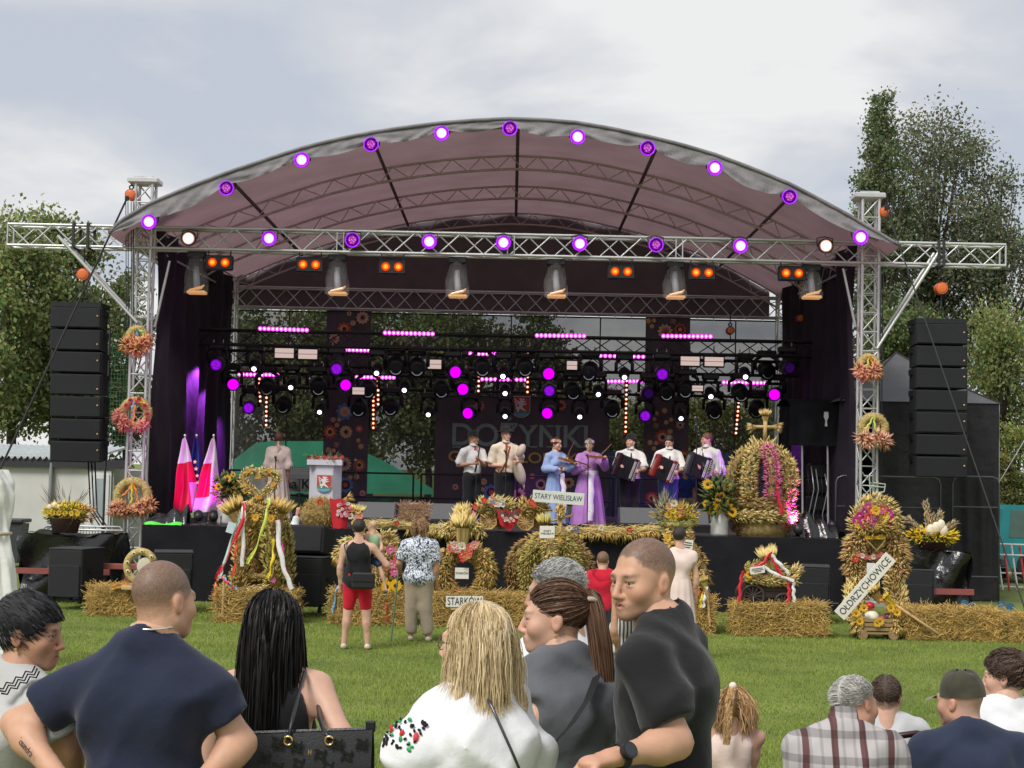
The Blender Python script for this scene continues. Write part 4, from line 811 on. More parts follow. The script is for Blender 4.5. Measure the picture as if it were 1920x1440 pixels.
# line arrays
CAB = mat('speaker_cabinet', (.008, .009, .011), .7, .15, 6, bump=.15, bscale=200); GRI = mat('speaker_grille', (.009, .010, .0125), .75, .12, 30, bump=.4, bscale=400); LOGO = mat('speaker_badge', (.6, .35, .15), .4, .1)
for side, x0, x1, y1, y0, flip in (('left', 94, 190, 576, 864, 1), ('right', 1717, 1814, 607, 893, -1)):
 px = (x0 + x1) / 2; A = P(px, y1, yP - .35); Bq = P(px, y0, yP - .35); n = 7; w = (x1 - x0) / (FPX / (yP - .35)); hz = (A.z - Bq.z) / n
 t = thing('speaker_array', 'hanging column of seven black speaker cabinets on the %s' % side, 'speaker', (A.x, yP, Bq.z), 'line array speakers')
 for k in range(n):
  tilt = R(1.2 * k - 2); z = A.z - hz * (k + .5); Mx = Matrix.Rotation(tilt, 3, 'X'); xo = A.x + (Bq.x - A.x) * (k + .5) / n
  b = MB(); d2 = .62; pr = [Vector((-w / 2, -.35, 0)), Vector((w / 2, -.35, 0)), Vector((w / 2 * .9, .3, 0)), Vector((-w / 2 * .9, .3, 0))]
  b.prism([Vector((xo, yP, z)) + Mx @ (p + Vector((0, 0, -hz * .47))) for p in pr][::-1], Mx @ Vector((0, 0, hz * .94))); cb_ = b.obj('cabinet', CAB, t)
  MB().cbox(Vector((xo, yP, z)) + Mx @ Vector((0, -.362, 0)), (w * .97, .03, hz * .9), .012, Mx).obj('grille', GRI, cb_)
  disc('badge', Vector((xo, yP, z)) + Mx @ Vector((w * .43, -.382, -hz * .2 * (1 if k % 2 else -.4))), .016, LOGO, cb_)
  for s in (-1, 1): ubox('rigging_link', Vector((xo, yP, z)) + Mx @ Vector((s * w * .47, .05, hz * .3)), (.05, .3, .1), BLKM, t, Mx)
 MB().box((A.x, yP - .02, A.z + .05), (w * .98, .66, .09)).obj('fly_frame', BLKM, t)
 for s in (-1, 1): rod('hanging_sling', (A.x + s * .2, yP, A.z + .1), (A.x + .05, yP, A.z + .45), .012, STRAP, t, 6)
 for k in range(3):
  xx = A.x + flip * (.15 + .06 * k); MB().tube([(xx, yP + .3, Bq.z), (xx + .1 * flip, yP + .2, Bq.z * .6), (xx + .5 * flip, yP, .9), (xx + .9 * flip, yP + .1, .15)], .014, 5).obj('cable', BLKM, t, True) if side == 'left' else None
# straps and guys
def strap(label, pts, r=.02, m=STRAP):
 t = thing('guy_strap', label, 'strap', pts[-1], 'guy straps'); b = MB(); b.tube(pts, r, 6, flat=.5); b.obj('webbing', m, t); MB().cbox(pts[0], (.07, .05, .09), .01).obj('buckle', BLKM, t)
def gp(a, b): 
 d = b - a; k = (0.02 - a.z) / d.z; return a + d * k
a_, b2 = P(238, 372, YT - .3), P(0, 880, 27.2); strap('grey strap running from left tower top down past the speaker stack', [a_, b2, gp(a_, b2)])
a_, b2 = P(1662, 390, YT - .3), P(1852, 940, 27.2); strap('black strap running from right tower top across the speaker stack', [a_, b2, gp(a_, b2)])
for px in (236, 240, 246, 250): rod('hoist_chain', P(px, 378, YT - .2), P(px + 1, 620, YT - .2), .008, BLKM, tw['left'], 5)
for px in (1652, 1656): rod('hoist_chain', P(px, 500, YT - .2), P(px - 4, 900, YT - .2), .01, BLKM, tw['right'], 5)
for px, nm in ((139, 'l'), (166, 'l'), (1760, 'r'), (1769, 'r')):
 a_ = P(px, 428 if nm == 'l' else 455, YT - .2); z1 = ztop + .03; MB().tube([(a_.x, YT - .24, zbot - .03), (a_.x, YT - .24, z1), (a_.x, YT + .24, z1), (a_.x, YT + .24, zbot - .03)], .03, 5, closed=True).obj('black_sling', STRAP, ft)
for px0, py0, px1, py1 in ((1880, 900, 1955, 780), (1880, 900, 1640, 930)):
 pass
a_, b2 = P(1873, 905, 30), P(1960, 760, 33); strap('thin pale pole or rope leaning from the gazebo corner to the right', [b2, a_], .014, ALU)
# safety net beside left tower
b = MB(); NETM = mat('green_net', (.05, .16, .08), .8, .1); n0 = P(205, 655, 33); n1 = P(245, 815, 33)
nt_ = thing('green_net', 'green square mesh net hanging between speaker stack and left tower', 'net', (n0.x, 33, n1.z))
for k in range(9): x = n0.x + (n1.x - n0.x) * k / 8; rod('cord', (x, 33, n1.z - .2), (x, 33, n0.z + .3), .005, NETM, nt_, 4)
for k in range(26): z = n1.z - .2 + (n0.z - n1.z + .5) * k / 25; rod('cord', (n0.x, 33, z), (n1.x, 33, z), .005, NETM, nt_, 4)
for x in (n0.x, n1.x): rod('pole', (x, 33, 0), (x, 33, n0.z + .4), .025, DKG, nt_)
# ---------------------------------------------------------------- floor stack speakers and wedges
def sub(label, x0, x1, ytop, ybot, Y, deep=.8, feet=True, group='black bass cabinets', yaw=0):
 S = FPX / Y; A, Bq = P((x0 + x1) / 2, ytop, Y), P((x0 + x1) / 2, ybot, Y); w = (x1 - x0) / S; z0 = max(0, Bq.z); h = A.z - z0; M = Matrix.Rotation(yaw, 3, 'Z')
 c0 = Vector((A.x, Y, z0)); t = thing('bass_cabinet', label, 'speaker', c0, group); q = lambda x, y, z: c0 + M @ Vector((x, y, z))
 MB().cbox(q(0, deep / 2, h * .5 + .05), (w, deep, h - .1), .02, M).obj('cabinet', CAB, t)
 MB().cbox(q(0, -.012, h * .36 + .05), (w * .9, .03, h * .58), .01, M).obj('grille', GRI, t); MB().cbox(q(0, deep / 2, h + .006), (w * 1.0, deep, .02), .005, M).obj('lid_cloth', mat('grey_carpet', (.035, .036, .038), .9, .1), t)
 for sx in (-1, 1):
  for sy in (.12, .88):
   c = q(sx * w * .4, deep * sy, .05); MB().tube([c + M @ Vector((-.02, 0, 0)), c + M @ Vector((.02, 0, 0))], .045, 8).obj('castor', RUB, t)
  ubox('handle', q(sx * (w / 2 + .006), deep * .4, h * .6), (.02, .16, .06), BLKM, t, M)
 return t
sub('black bass cabinet on the grass below the flower basket', 88, 158, 1030, 1133, 24.6, .7, yaw=R(-14)); sub('black bass cabinet behind the man in navy', 290, 362, 1037, 1140, 24.3, .75, yaw=R(12))
sub('black bass cabinet behind the small straw cart', 1494, 1556, 1064, 1165, 24.8, .75, yaw=R(-10)); sub('black bass cabinet behind the tall straw crown with the plank', 1688, 1750, 1070, 1160, 25.2, .75, yaw=R(-10))
sub('black bass cabinet under the tilted speaker at the stage front', 533, 607, 1046, 1150, 24.3, .7, yaw=R(-12))
c = P(572, 1015, 24.6); tp = thing('tilted_speaker', 'black speaker with red badge stacked on a bass cabinet', 'speaker', (c.x, 24.6, P(572, 1044, 24.6).z))
Mt = Matrix.Rotation(R(-14), 3, 'Z') @ Matrix.Rotation(R(-9), 3, 'X'); MB().cbox((c.x, 24.85, c.z), (.72, .5, .43), .02, Mt).obj('cabinet', CAB, tp); MB().cbox(Vector((c.x, 24.85, c.z)) + Mt @ Vector((0, -.262, 0)), (.66, .03, .38), .012, Mt).obj('grille', GRI, tp)
MB().cbox(Vector((c.x, 24.85, c.z)) + Mt @ Vector((-.22, -.285, .1)), (.06, .015, .035), .004, Mt).obj('badge', mat('badge_red', (.7, .08, .03), .4, .05), tp); MB().box((c.x, 24.85, P(572, 1048, 24.6).z), (.7, .5, .05)).obj('stand_frame', BLKM, tp)
WED = mat('wedge_grille', (.10, .10, .105), .6, .1, 40, bump=.3, bscale=300)
for i, (x0, x1, y0, y1) in enumerate(((668, 742, 948, 974), (800, 876, 951, 978), (1161, 1236, 957, 985), (1290, 1330, 955, 985))):
 Y = 28.6; S = FPX / Y; A = P((x0 + x1) / 2, (y0 + y1) / 2, Y); w = (x1 - x0) / S
 t = thing('stage_monitor', ['grey wedge monitor speaker right of the red shawl bouquet', 'grey wedge monitor speaker left of the wooden cart', 'grey wedge monitor speaker behind the straw garland', 'grey wedge monitor speaker left of the sunflower can'][i], 'speaker', (A.x, Y, DECKZ), 'wedge monitor speakers')
 pr = [Vector((-w / 2, -.05, DECKZ)), Vector((-w / 2, .42, DECKZ)), Vector((-w / 2, .42, DECKZ + .40)), Vector((-w / 2, .2, DECKZ + .42)), Vector((-w / 2, -.05, DECKZ + .12))]
 MB().prism([Vector((A.x, Y, 0)) + p for p in pr], (w, 0, 0)).obj('cabinet', BLK, t)
 Mw = Matrix.Rotation(R(-39.8), 3, 'X'); MB().cbox((A.x, Y + .07, DECKZ + .275), (w * .94, .02, .36), .006, Mw).obj('grille', WED, t)
# ---------------------------------------------------------------- floor uplights with coloured light
def uplight(label, px, py, Y, aim, col, energy, ang=70):
 c = P(px, py, Y); t = thing('uplight', label, 'stage light', Vector((c.x, Y, DECKZ)), 'floor uplights'); c.z = DECKZ + .16; nd = (Vector(aim) - c).normalized()
 MB().tube([c - nd * .10, c - nd * .04, c + nd * .06], [.05, .08, .08], 14).obj('housing', HOUS, t, True); disc('lens', c + nd * .065, .07, E_PB, t, nd)
 MB().tube([(c.x - .13, c.y, c.z), (c.x - .13, c.y, DECKZ + .01), (c.x + .13, c.y, DECKZ + .01), (c.x + .13, c.y, c.z)], .012, 5).obj('stand', HOUS, t)
 spot(t, c + nd * .12, aim, col, energy, ang)
uplight('violet floor uplight in front of the flags', 372, 970, 27.0, P(360, 880, 28.2), (.9, .05, 1), 40, 75); uplight('violet floor uplight between the flags and the milk can', 400, 975, 27.2, P(398, 880, 28.0), (.9, .05, 1), 32, 70)
uplight('violet floor uplight beside the big straw crown', 1496, 960, 26.85, P(1455, 895, 27.3), (1, .03, .95), 190, 100); uplight('violet floor uplight at the right wing aimed at the players', 1560, 948, 29.5, P(1300, 890, 30.5), (.55, .05, 1), 150, 50)
# ================================================================ STRAW, GRAIN AND FLOWERS
STRAW = leafmat('straw', (.4, .3, .12), .12, .2, .65, attr='col'); PETAL = leafmat('petal', (.5, .1, .1), .1, .25, .55, attr='col')
S_GOLD, S_PALE, S_BROWN, S_GREEN, S_GREY = (.50, .36, .13), (.60, .47, .21), (.36, .235, .105), (.40, .35, .11), (.36, .29, .17)
def nrm(a): return a / np.maximum(np.linalg.norm(a, axis=-1, keepdims=True), 1e-9)
def ears(C, D, L, W, base, var=.3):
 """elongated grain ears: C roots, D directions"""
 n = len(C); C = np.asarray(C, float); D = nrm(np.asarray(D, float)); L = np.asarray(L) * (.65 + .7 * RNG.random(n)); e = RNG.normal(size=(n, 3)); s = nrm(np.cross(D, e)); q = np.cross(D, s); W = W * (.7 + .6 * RNG.random(n))
 m = C + D * (L * .45)[:, None]; ring = [m + (s * math.cos(a) + q * math.sin(a)) * W[:, None] for a in (0, 2.094, 4.189)]
 V = np.stack([C, *ring, C + D * L[:, None]], 1).reshape(-1, 3); o = np.arange(n)[:, None] * 5
 F = np.concatenate([o + np.array([0, 2, 1]), o + np.array([0, 3, 2]), o + np.array([0, 1, 3]), o + np.array([4, 1, 2]), o + np.array([4, 2, 3]), o + np.array([4, 3, 1])])
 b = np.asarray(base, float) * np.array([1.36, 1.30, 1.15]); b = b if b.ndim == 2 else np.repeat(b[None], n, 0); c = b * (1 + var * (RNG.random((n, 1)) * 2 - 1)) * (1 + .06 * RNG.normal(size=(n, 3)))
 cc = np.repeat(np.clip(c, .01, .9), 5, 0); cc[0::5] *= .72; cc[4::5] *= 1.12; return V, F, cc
def stalks(C, D, L, r, base, var=.3):
 n = len(C); C = np.asarray(C, float); D = nrm(np.asarray(D, float)); e = RNG.normal(size=(n, 3)); s = nrm(np.cross(D, e)); q = np.cross(D, s); L = np.asarray(L) * np.ones(n)
 ring = [p + (s * math.cos(a) + q * math.sin(a)) * r for p in (C - D * L[:, None] / 2, C + D * L[:, None] / 2) for a in (0, 2.094, 4.189)]
 V = np.stack(ring, 1).reshape(-1, 3); o = np.arange(n)[:, None] * 6; F = [o + np.array([i, (i + 1) % 3, 3 + (i + 1) % 3, 3 + i]) for i in range(3)]
 b = np.asarray(base, float) * np.array([1.36, 1.30, 1.15]); b = b if b.ndim == 2 else np.repeat(b[None], n, 0); c = np.clip(b * (1 + var * (RNG.random((n, 1)) * 2 - 1)), .01, .9); return V, np.concatenate(F), np.repeat(c, 6, 0)
def put(name, vfc, parent, m=None, kind='stuff'):
 V, F, c = vfc; inv = np.array(wm(parent).inverted()); V = V @ inv[:3, :3].T + inv[:3, 3]
 o = link(name, npmesh(name, V, F, m or STRAW, False, c), parent)
 if kind: o['kind'] = kind
 return o
def path_frames(pts, n):
 pts = np.asarray([tuple(p) for p in pts], float); d = np.diff(pts, axis=0); l = np.linalg.norm(d, axis=1); cum = np.concatenate([[0], np.cumsum(l)]); t = RNG.random(n) * cum[-1]
 i = np.clip(np.searchsorted(cum, t) - 1, 0, len(d) - 1); f = ((t - cum[i]) / l[i])[:, None]; return pts[i] + d[i] * f, nrm(d[i]), t / cum[-1]
def eartube(name, pts, r, n, L, W, base, parent, fwd=.9, outw=.7, core=True, var=.3, taper=None, corem=None):
 """thick plait of grain ears along a path"""
 r *= .8; L *= .74; outw *= .85
 p, d, t = path_frames(pts, n); e = RNG.normal(size=(n, 3)); o = nrm(e - d * (e * d).sum(1, keepdims=True)); rr = r * (np.ones(n) if taper is None else np.interp(t, np.linspace(0, 1, len(taper)), taper))
 C = p + o * (rr * (.75 + .25 * RNG.random(n)))[:, None]; D = d * fwd + o * outw + RNG.normal(size=(n, 3)) * .18
 if core: MB().tube(pts, [r * .9 * (1 if taper is None else float(np.interp(i / max(1, len(pts) - 1), np.linspace(0, 1, len(taper)), taper))) for i in range(len(pts))], 9).obj(name + '_core', corem or STRAWC, parent, True)
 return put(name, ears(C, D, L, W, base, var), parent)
STRAWC = mat('straw_core', (.30, .21, .075), .9, .35, 12, bump=.6, bscale=40)
BALC = mat('bale_core', (.36, .26, .10), .9, .35, 14, bump=.8, bscale=50, stretch=(1, 1, 3))
def bale(label, x0, x1, ytop, ybot, Y, deep=.5, group='straw bales on the grass', zb=None, n=1500, base=S_GOLD, name='straw_bale', yaw=0):
 S = FPX / Y; cx = P((x0 + x1) / 2, ybot, Y).x; zt = P((x0 + x1) / 2, ytop, Y).z; zb = 0 if zb is None else zb; w = (x1 - x0) / S; h = zt - zb
 t = thing(name, label, 'bale', (cx, Y + deep / 2, zb), group); M = Matrix.Rotation(yaw, 3, 'Z'); c0 = Vector((cx, Y + deep / 2, zb + h / 2))
 b = MB(); q = 8
 def f(face):
  def g(u, v):
   p = {0: (-.5 + u, -.5, v - .5), 1: (.5, -.5 + u, v - .5), 2: (.5 - u, .5, v - .5), 3: (-.5, .5 - u, v - .5), 4: (-.5 + u, v - .5, .5)}[face]
   p = Vector((p[0] * w, p[1] * deep, p[2] * h)); rnd = .012 * math.sin(p.x * 23 + p.z * 31) + .012 * math.sin(p.y * 19 - p.z * 17); k = .97 - .16 * (abs(p.x) / (w / 2)) ** 6 * (abs(p.z) / (h / 2)) ** 6
   return c0 + M @ (p * k + p.normalized() * rnd)
  return g
 for fc in range(5): b.grid(f(fc), q, q)
 b.obj('packed_straw', BALC, t, True)
 fc = RNG.choice(5, n, p=[.42, .12, .02, .12, .32]); u, v = RNG.random(n) - .5, RNG.random(n) - .5; C = np.zeros((n, 3)); ax = np.zeros((n, 3)); out_ = np.zeros((n, 3))
 for k in range(5):
  s = fc == k
  if k in (0, 2): C[s] = np.stack([u[s] * w, np.full(s.sum(), (-.5 if k == 0 else .5) * deep), v[s] * h], 1); out_[s] = (0, -1 if k == 0 else 1, 0)
  elif k in (1, 3): C[s] = np.stack([np.full(s.sum(), (.5 if k == 1 else -.5) * w), u[s] * deep, v[s] * h], 1); out_[s] = (1 if k == 1 else -1, 0, 0)
  else: C[s] = np.stack([u[s] * w, v[s] * deep, np.full(s.sum(), .5 * h)], 1); out_[s] = (0, 0, 1)
 D = RNG.normal(size=(n, 3)) * np.array([1.2, .8, .75]); D -= out_ * (D * out_).sum(1, keepdims=True) * .8; D = nrm(D) + out_ * (RNG.random((n, 1)) ** 2 * .9 - .1); C = C + out_ * (RNG.random((n, 1)) * .035)
 Mn = np.array(M); put('straw', stalks(C @ Mn.T + np.array(c0), D @ Mn.T, .09 + .22 * RNG.random(n), .0038, base, .45), t)
 for s in (-.25, .25): MB().tube([c0 + M @ Vector((s * w, -.51 * deep, -h / 2)), c0 + M @ Vector((s * w, -.515 * deep, h / 2)), c0 + M @ Vector((s * w, .5 * deep, h / 2 + .006))], .004, 4).obj('twine', mat('twine', (.45, .35, .2), .8, .1), t)
 return t
def ribbon(parent, pts, w, col, name='ribbon', twist=1.2):
 m = mat('ribbon_%.2f_%.2f_%.2f' % col, col, .45, .08, 8); pts = [Vector(p) for p in pts]; n = 14; cs = []
 for i in range(n + 1):
  f = i / n * (len(pts) - 1); k = min(int(f), len(pts) - 2); cs.append(pts[k].lerp(pts[k + 1], f - k) + Vector((.01 * math.sin(i * 1.3), -.004 * math.cos(i), 0)))
 vs = []; fs = []
 for i, c in enumerate(cs):
  d = (cs[min(i + 1, n)] - cs[max(i - 1, 0)]).normalized(); sd = d.cross(Vector((0, 1, 0))); sd = sd.normalized() if sd.length > .05 else Vector((1, 0, 0)); a = twist * math.sin(i * .5); s = sd * math.cos(a) + Vector((0, 1, 0)) * math.sin(a) * .8
  vs += [c - s * w / 2, c + s * w / 2, c + s * w / 2 + Vector((0, .002, 0)), c - s * w / 2 + Vector((0, .002, 0))]
  if i: o = 4 * i; fs += [(o - 4, o - 3, o + 1, o), (o - 2, o - 1, o + 3, o + 2), (o - 3, o - 2, o + 2, o + 1), (o - 1, o - 4, o, o + 3)]
 return MB().add(vs, fs).obj(name, m, parent, True)
WHT_R, RED_R, YEL_R, GRN_R, PNK_R, ORA_R, BLU_R, LIM_R = (.75, .73, .72), (.62, .02, .04), (.75, .55, .02), (.35, .55, .15), (.65, .05, .25), (.75, .22, .04), (.2, .45, .7), (.55, .65, .1)
FLM = {}
def bloom(parent, c, r, col, ctr=(.5, .33, .03), nd=(0, -1, .15), n=9, layers=2, name='flower_head', cup=.35):
 """one flower: rings of petals round a dome"""
 c = Vector(c); nd = Vector(nd).normalized(); u = nd.orthogonal().normalized(); w = nd.cross(u); V = []; F = []; Cc = []
 ph = random.random() * 6
 for ly in range(layers):
  for i in range(n):
   a = ph + 2 * math.pi * (i + .5 * ly) / n; d = u * math.cos(a) + w * math.sin(a); s = nd.cross(d); rr = r * (1 - .22 * ly) * random.uniform(.9, 1.08); k = rr * math.pi / n * 1.25; h = nd * (cup * rr * (.35 + .4 * ly)); o = len(V)
   V += [c + d * r * .18, c + d * rr * .55 + s * k * .8 + h * .6, c + d * rr + h, c + d * rr * .55 - s * k * .8 + h * .6]; F.append((o, o + 1, o + 2, o + 3)); f = random.uniform(.8, 1.15); Cc += [tuple(x * .7 * f for x in col), tuple(x * f for x in col), tuple(min(1, x * 1.1 * f) for x in col), tuple(x * f for x in col)]
 for j in range(3):
  for i in range(8):
   t_ = i * .7854; rr = r * (.30, .24, .10)[j]; V.append(c + (u * math.cos(t_) + w * math.sin(t_)) * rr + nd * r * (.05, .16, .22)[j]); Cc.append(tuple(x * (.7 + .15 * j) for x in ctr))
 o = len(V) - 24
 for j in range(2):
  for i in range(8): F.append((o + j * 8 + i, o + j * 8 + (i + 1) % 8, o + j * 8 + 8 + (i + 1) % 8, o + j * 8 + 8 + i))
 F.append((o + 16, o + 17, o + 18, o + 19)); F.append((o + 16, o + 19, o + 20, o + 23)); F.append((o + 20, o + 21, o + 22, o + 23))
 return put(name, (np.array([tuple(v) for v in V]), np.array(F), np.array(Cc)), parent, PETAL, None)
def sunflower(parent, c, r, nd=(0, -1, .1)): return bloom(parent, c, r, (.80, .46, .008), (.05, .025, .012), nd, 15, 2, 'sunflower_head', .15)
def foliage(parent, c, R3, n, L, W, base, up=.3, name='leaves'):
 d = nrm(RNG.normal(size=(n, 3))); C = np.array(c) + d * np.array(R3) * (RNG.random((n, 1)) ** .5); D = d + np.array([0, 0, up]); return put(name, ears(C, D, L, W, base, .4), parent)
def sheaf(parent, a, b, r0, r1, n, L, W, base, name='sheaf', tie=None):
 """bundle of stalks from a that fans out into ears past b"""
 a, b = np.array(a, float), np.array(b, float); d = b - a; ln = np.linalg.norm(d); d = d / ln; e = RNG.normal(size=(n, 3)); o = nrm(e - d * (e @ d)[:, None]); k = np.sqrt(RNG.random((n, 1)))
 s0 = a + o * k * r0; s1 = b + o * k * r1; v1 = stalks((s0 + s1) / 2, s1 - s0, np.linalg.norm(s1 - s0, axis=1), .0035, base); v2 = ears(s1, (s1 - s0) / ln + o * .25 * k + RNG.normal(size=(n, 3)) * .08, L, W, np.array(base) * 1.1)
 put(name + '_stalks', v1, parent); put(name + '_ears', v2, parent)
def sign(parent, c, w, h, txt, size, rot=None, back=(.74, .71, .64), col=(.02, .02, .022), th=.012, name='sign_board', lines=1):
 Mr = rot or Matrix.Identity(3); MB().cbox(c, (w, th, h), .003, Mr).obj(name, mat('sign_%.2f' % back[0], back, .6, .05), parent)
 if txt is None:
  for k in range(3): ubox('printed_line', Vector(c) + Mr @ Vector((0, -th / 2 - .002, h * (.22 - .22 * k))), (w * (.7, .8, .5)[k], .003, h * .09), mat('ink_%.2f_%.2f' % (col[0], col[2]), col, .6, 0), parent, Mr)
  return
 o = text('lettering', txt, Vector(c) + Mr @ Vector((0, -th / 2 - .003, 0)), size, mat('ink_%.2f_%.2f' % (col[0], col[2]), col, .6, 0), parent, Mr @ Matrix.Rotation(R(90), 3, 'X'), .0015)
 xs = [v.co.x for v in o.data.vertices]; o.scale.x *= min(1, w * .92 / (max(xs) - min(xs))); return o
# ---------------------------------------------------------------- bales
bale('loose straw bale carrying planks behind the dark haired woman', 166, 262, 1104, 1157, 23.7, .6)
bale('straw bale under the heart-topped straw crown', 404, 548, 1112, 1167, 23.1, .7)
bale('straw bale left of the woman in red shorts', 622, 696, 1113, 1168, 23.2, .5); bale('straw bale right of the woman in red shorts', 697, 768, 1110, 1166, 23.2, .5)
bale('straw bale carrying the board of the horseshoe straw wreath', 816, 946, 1115, 1172, 23.1, .5); bale('straw bale under the left side of the round crown', 955, 1040, 1122, 1172, 23.1, .5)
bale('straw bale below the straw dress figure', 1258, 1336, 1124, 1177, 22.9, .5)
bale('left straw bale under the little black cart', 1380, 1464, 1137, 1189, 22.8, .5); bale('right straw bale under the little black cart', 1464, 1546, 1137, 1191, 22.75, .5)
bale('straw bale right of the tall crown, nearer to it', 1704, 1790, 1146, 1197, 22.7, .5); bale('straw bale right of the tall crown, farther from it', 1790, 1875, 1148, 1199, 22.7, .5); bale('straw bale cut by the right picture edge', 1905, 1985, 1160, 1203, 22.5, .5)
bale('small pinkish straw bale standing on the stage edge', 752, 800, 949, 981, 27.6, .35, 'straw bales on stage', DECKZ, 450, (.42, .27, .2))
# ---------------------------------------------------------------- heart-topped crown
def arcpts(cx, cy, rx, ry, a0, a1, Y, n=24): return [P(cx + rx * math.cos(R(a0 + (a1 - a0) * i / n)), cy - ry * math.sin(R(a0 + (a1 - a0) * i / n)), Y) for i in range(n + 1)]
Y = 23.35; t = thing('harvest_sculpture', 'tall harvest crown of straw topped with a heart wreath and ribbons', 'straw sculpture', P(490, 1112, Y), 'harvest crowns')
ring = [Vector((P(480, 1100, Y).x + .46 * math.cos(a), Y + .2 + .3 * math.sin(a), P(480, 1104, Y).z)) for a in [R(20 * i) for i in range(19)]]; eartube('base_plait', ring, .07, 420, .1, .013, S_PALE, t)
ring = [Vector((P(485, 1080, Y).x + .40 * math.cos(a), Y + .2 + .28 * math.sin(a), P(485, 1080, Y).z)) for a in [R(20 * i) for i in range(19)]]; eartube('mid_plait', ring, .055, 300, .09, .012, S_GOLD, t)
for k, (dx, dy) in enumerate(((-30, -.12), (22, -.12), (-10, .35), (34, .35))):
 pts = [P(488 + dx * 1.25, 1098, Y), P(488 + dx * 1.1, 1060, Y), P(488 + dx, 1020, Y), P(488 + dx * .85, 985, Y), P(488 + dx * .5, 958, Y)]
 for p in pts: p.y = Y + .1 + dy
 eartube('pillar_plait', pts, .13, 520, .16, .015, [S_GOLD, S_GREEN][k % 2], t, .8, .9)
eartube('neck_plait', [P(462, 968, Y), P(487, 955, Y), P(515, 966, Y)], .14, 380, .14, .015, S_GOLD, t, .4, .9)
for sx, x0, x1 in ((-1, 455, 428), (1, 512, 533)): sheaf(t, P(x0, 985, Y - .05), P((x0 + x1) / 2, 960, Y - .05), .07, .12, 130, .2, .014, S_GOLD, 'bouquet')
hp = [P(487 + 31 * 16 * math.sin(a) ** 3 / 16, 905 - 30 * (13 * math.cos(a) - 5 * math.cos(2 * a) - 2 * math.cos(3 * a) - math.cos(4 * a)) / 16, Y) for a in [R(12 * i) for i in range(31)]]
eartube('heart_wreath', hp, .055, 420, .1, .011, S_PALE, t, .8, .8)
for k in range(7): h = hp[(k * 4 + 5) % 31]; bloom(t, h + Vector((0, -.08, 0)), .035, (.75, .35, .03), name='dried_flower')
for px, py in ((479, 970), (508, 972)): bloom(t, P(px, py, Y - .22), .06, (.8, .45, .02), (.5, .3, .03), n=12)
bloom(t, P(512, 1087, Y - .25), .05, (.6, .1, .3))
ribbon(t, [P(458, 940, Y - .2), P(456, 970, Y - .3), P(455, 1062, Y - .25)], .06, WHT_R, twist=.3); ribbon(t, [P(457, 942, Y - .22), P(458, 968, Y - .32), P(432, 1030, Y - .3), P(406, 1086, Y - .25)], .06, RED_R); ribbon(t, [P(452, 960, Y - .2), P(420, 1055, Y - .28), P(412, 1085, Y - .25)], .05, (.45, .65, .6)); ribbon(t, [P(447, 990, Y - .2), P(442, 1030, Y - .3), P(438, 1080, Y - .28)], .045, (.7, .08, .05))
ribbon(t, [P(504, 934, Y - .2), P(500, 965, Y - .34), P(485, 1015, Y - .32), P(464, 1058, Y - .3)], .055, LIM_R); ribbon(t, [P(520, 975, Y - .15), P(524, 1030, Y - .22), P(535, 1075, Y - .25), P(548, 1105, Y - .25)], .07, WHT_R, twist=.4); ribbon(t, [P(524, 975, Y - .1), P(530, 1040, Y - .2), P(538, 1080, Y - .2)], .04, PNK_R)
ribbon(t, [P(511, 1010, Y - .2), P(513, 1040, Y - .25), P(507, 1065, Y - .3), P(503, 1085, Y - .3)], .05, YEL_R); ribbon(t, [P(418, 1080, Y - .3), P(432, 1098, Y - .36), P(445, 1104, Y - .36)], .05, BLU_R); ribbon(t, [P(415, 1082, Y - .3), P(428, 1094, Y - .38), P(440, 1103, Y - .38)], .04, RED_R); ribbon(t, [P(408, 1085, Y - .3), P(403, 1100, Y - .33), P(402, 1118, Y - .33)], .04, ORA_R)
w_ = MB(); w_.tube([P(421, 1078, Y - .3), P(416, 1168, Y - .25)], .02, 7); w_.obj('wooden_stick', mat('raw_wood', (.55, .36, .17), .6, .2, 4, stretch=(20, 20, 1)), t)
MB().cbox(P(434, 990, Y - .1), (.13, .01, .16), .004, Matrix.Rotation(R(15), 3, 'Y')).obj('pale_tag', mat('pale_blue_tag', (.55, .65, .7), .6, .05), t)
# ---------------------------------------------------------------- left small wreath and planks
Y = 23.6; t = thing('straw_wreath', 'coiled straw ring with black eyed buttons standing on the left bale', 'wreath', P(262, 1104, Y))
MB().tube(arcpts(264, 1062, 26, 28, 20, 250, Y), .055, 10).obj('coil_ring', mat('coil_straw', (.50, .38, .15), .8, .35, 25, bump=.8, bscale=50, stretch=(1, 1, 2)), t, True)
for a in (40, 85, 120, 165, 200): c = P(264 + 26 * math.cos(R(a)), 1062 - 28 * math.sin(R(a)), Y - .06); disc('button', c, .03, mat('cream_button', (.7, .58, .32), .6, .1), t); disc('button_eye', c + Vector((0, -.016, 0)), .013, BLK, t)
disc('round_plate', P(273, 1062, Y - .02), .13, mat('cream_plate', (.6, .55, .42), .6, .1), t); MB().cbox(P(262, 1102, Y), (.5, .2, .06), .01).obj('wooden_foot', mat('raw_wood', (.55, .36, .17)), t)
t = thing('decorated_plank', 'wooden plank with white cloth and orange flowers on the left bale', 'decoration', P(215, 1106, 23.75)); MB().cbox(P(218, 1106, 23.8), (.6, .14, .05), .01).obj('plank', mat('orange_wood', (.5, .2, .07), .5, .2), t)
MB().grid(lambda u, v: P(205 + 45 * u, 1097 + 14 * v + 3 * math.sin(u * 11), 23.6 + .15 * v), 14, 5).obj('white_cloth', mat('white_cloth', (.74, .73, .70)), t, True)
for px, py in ((222, 1098), (232, 1094), (212, 1100)): bloom(t, P(px, py, 23.62), .05, (.75, .33, .04), n=8)
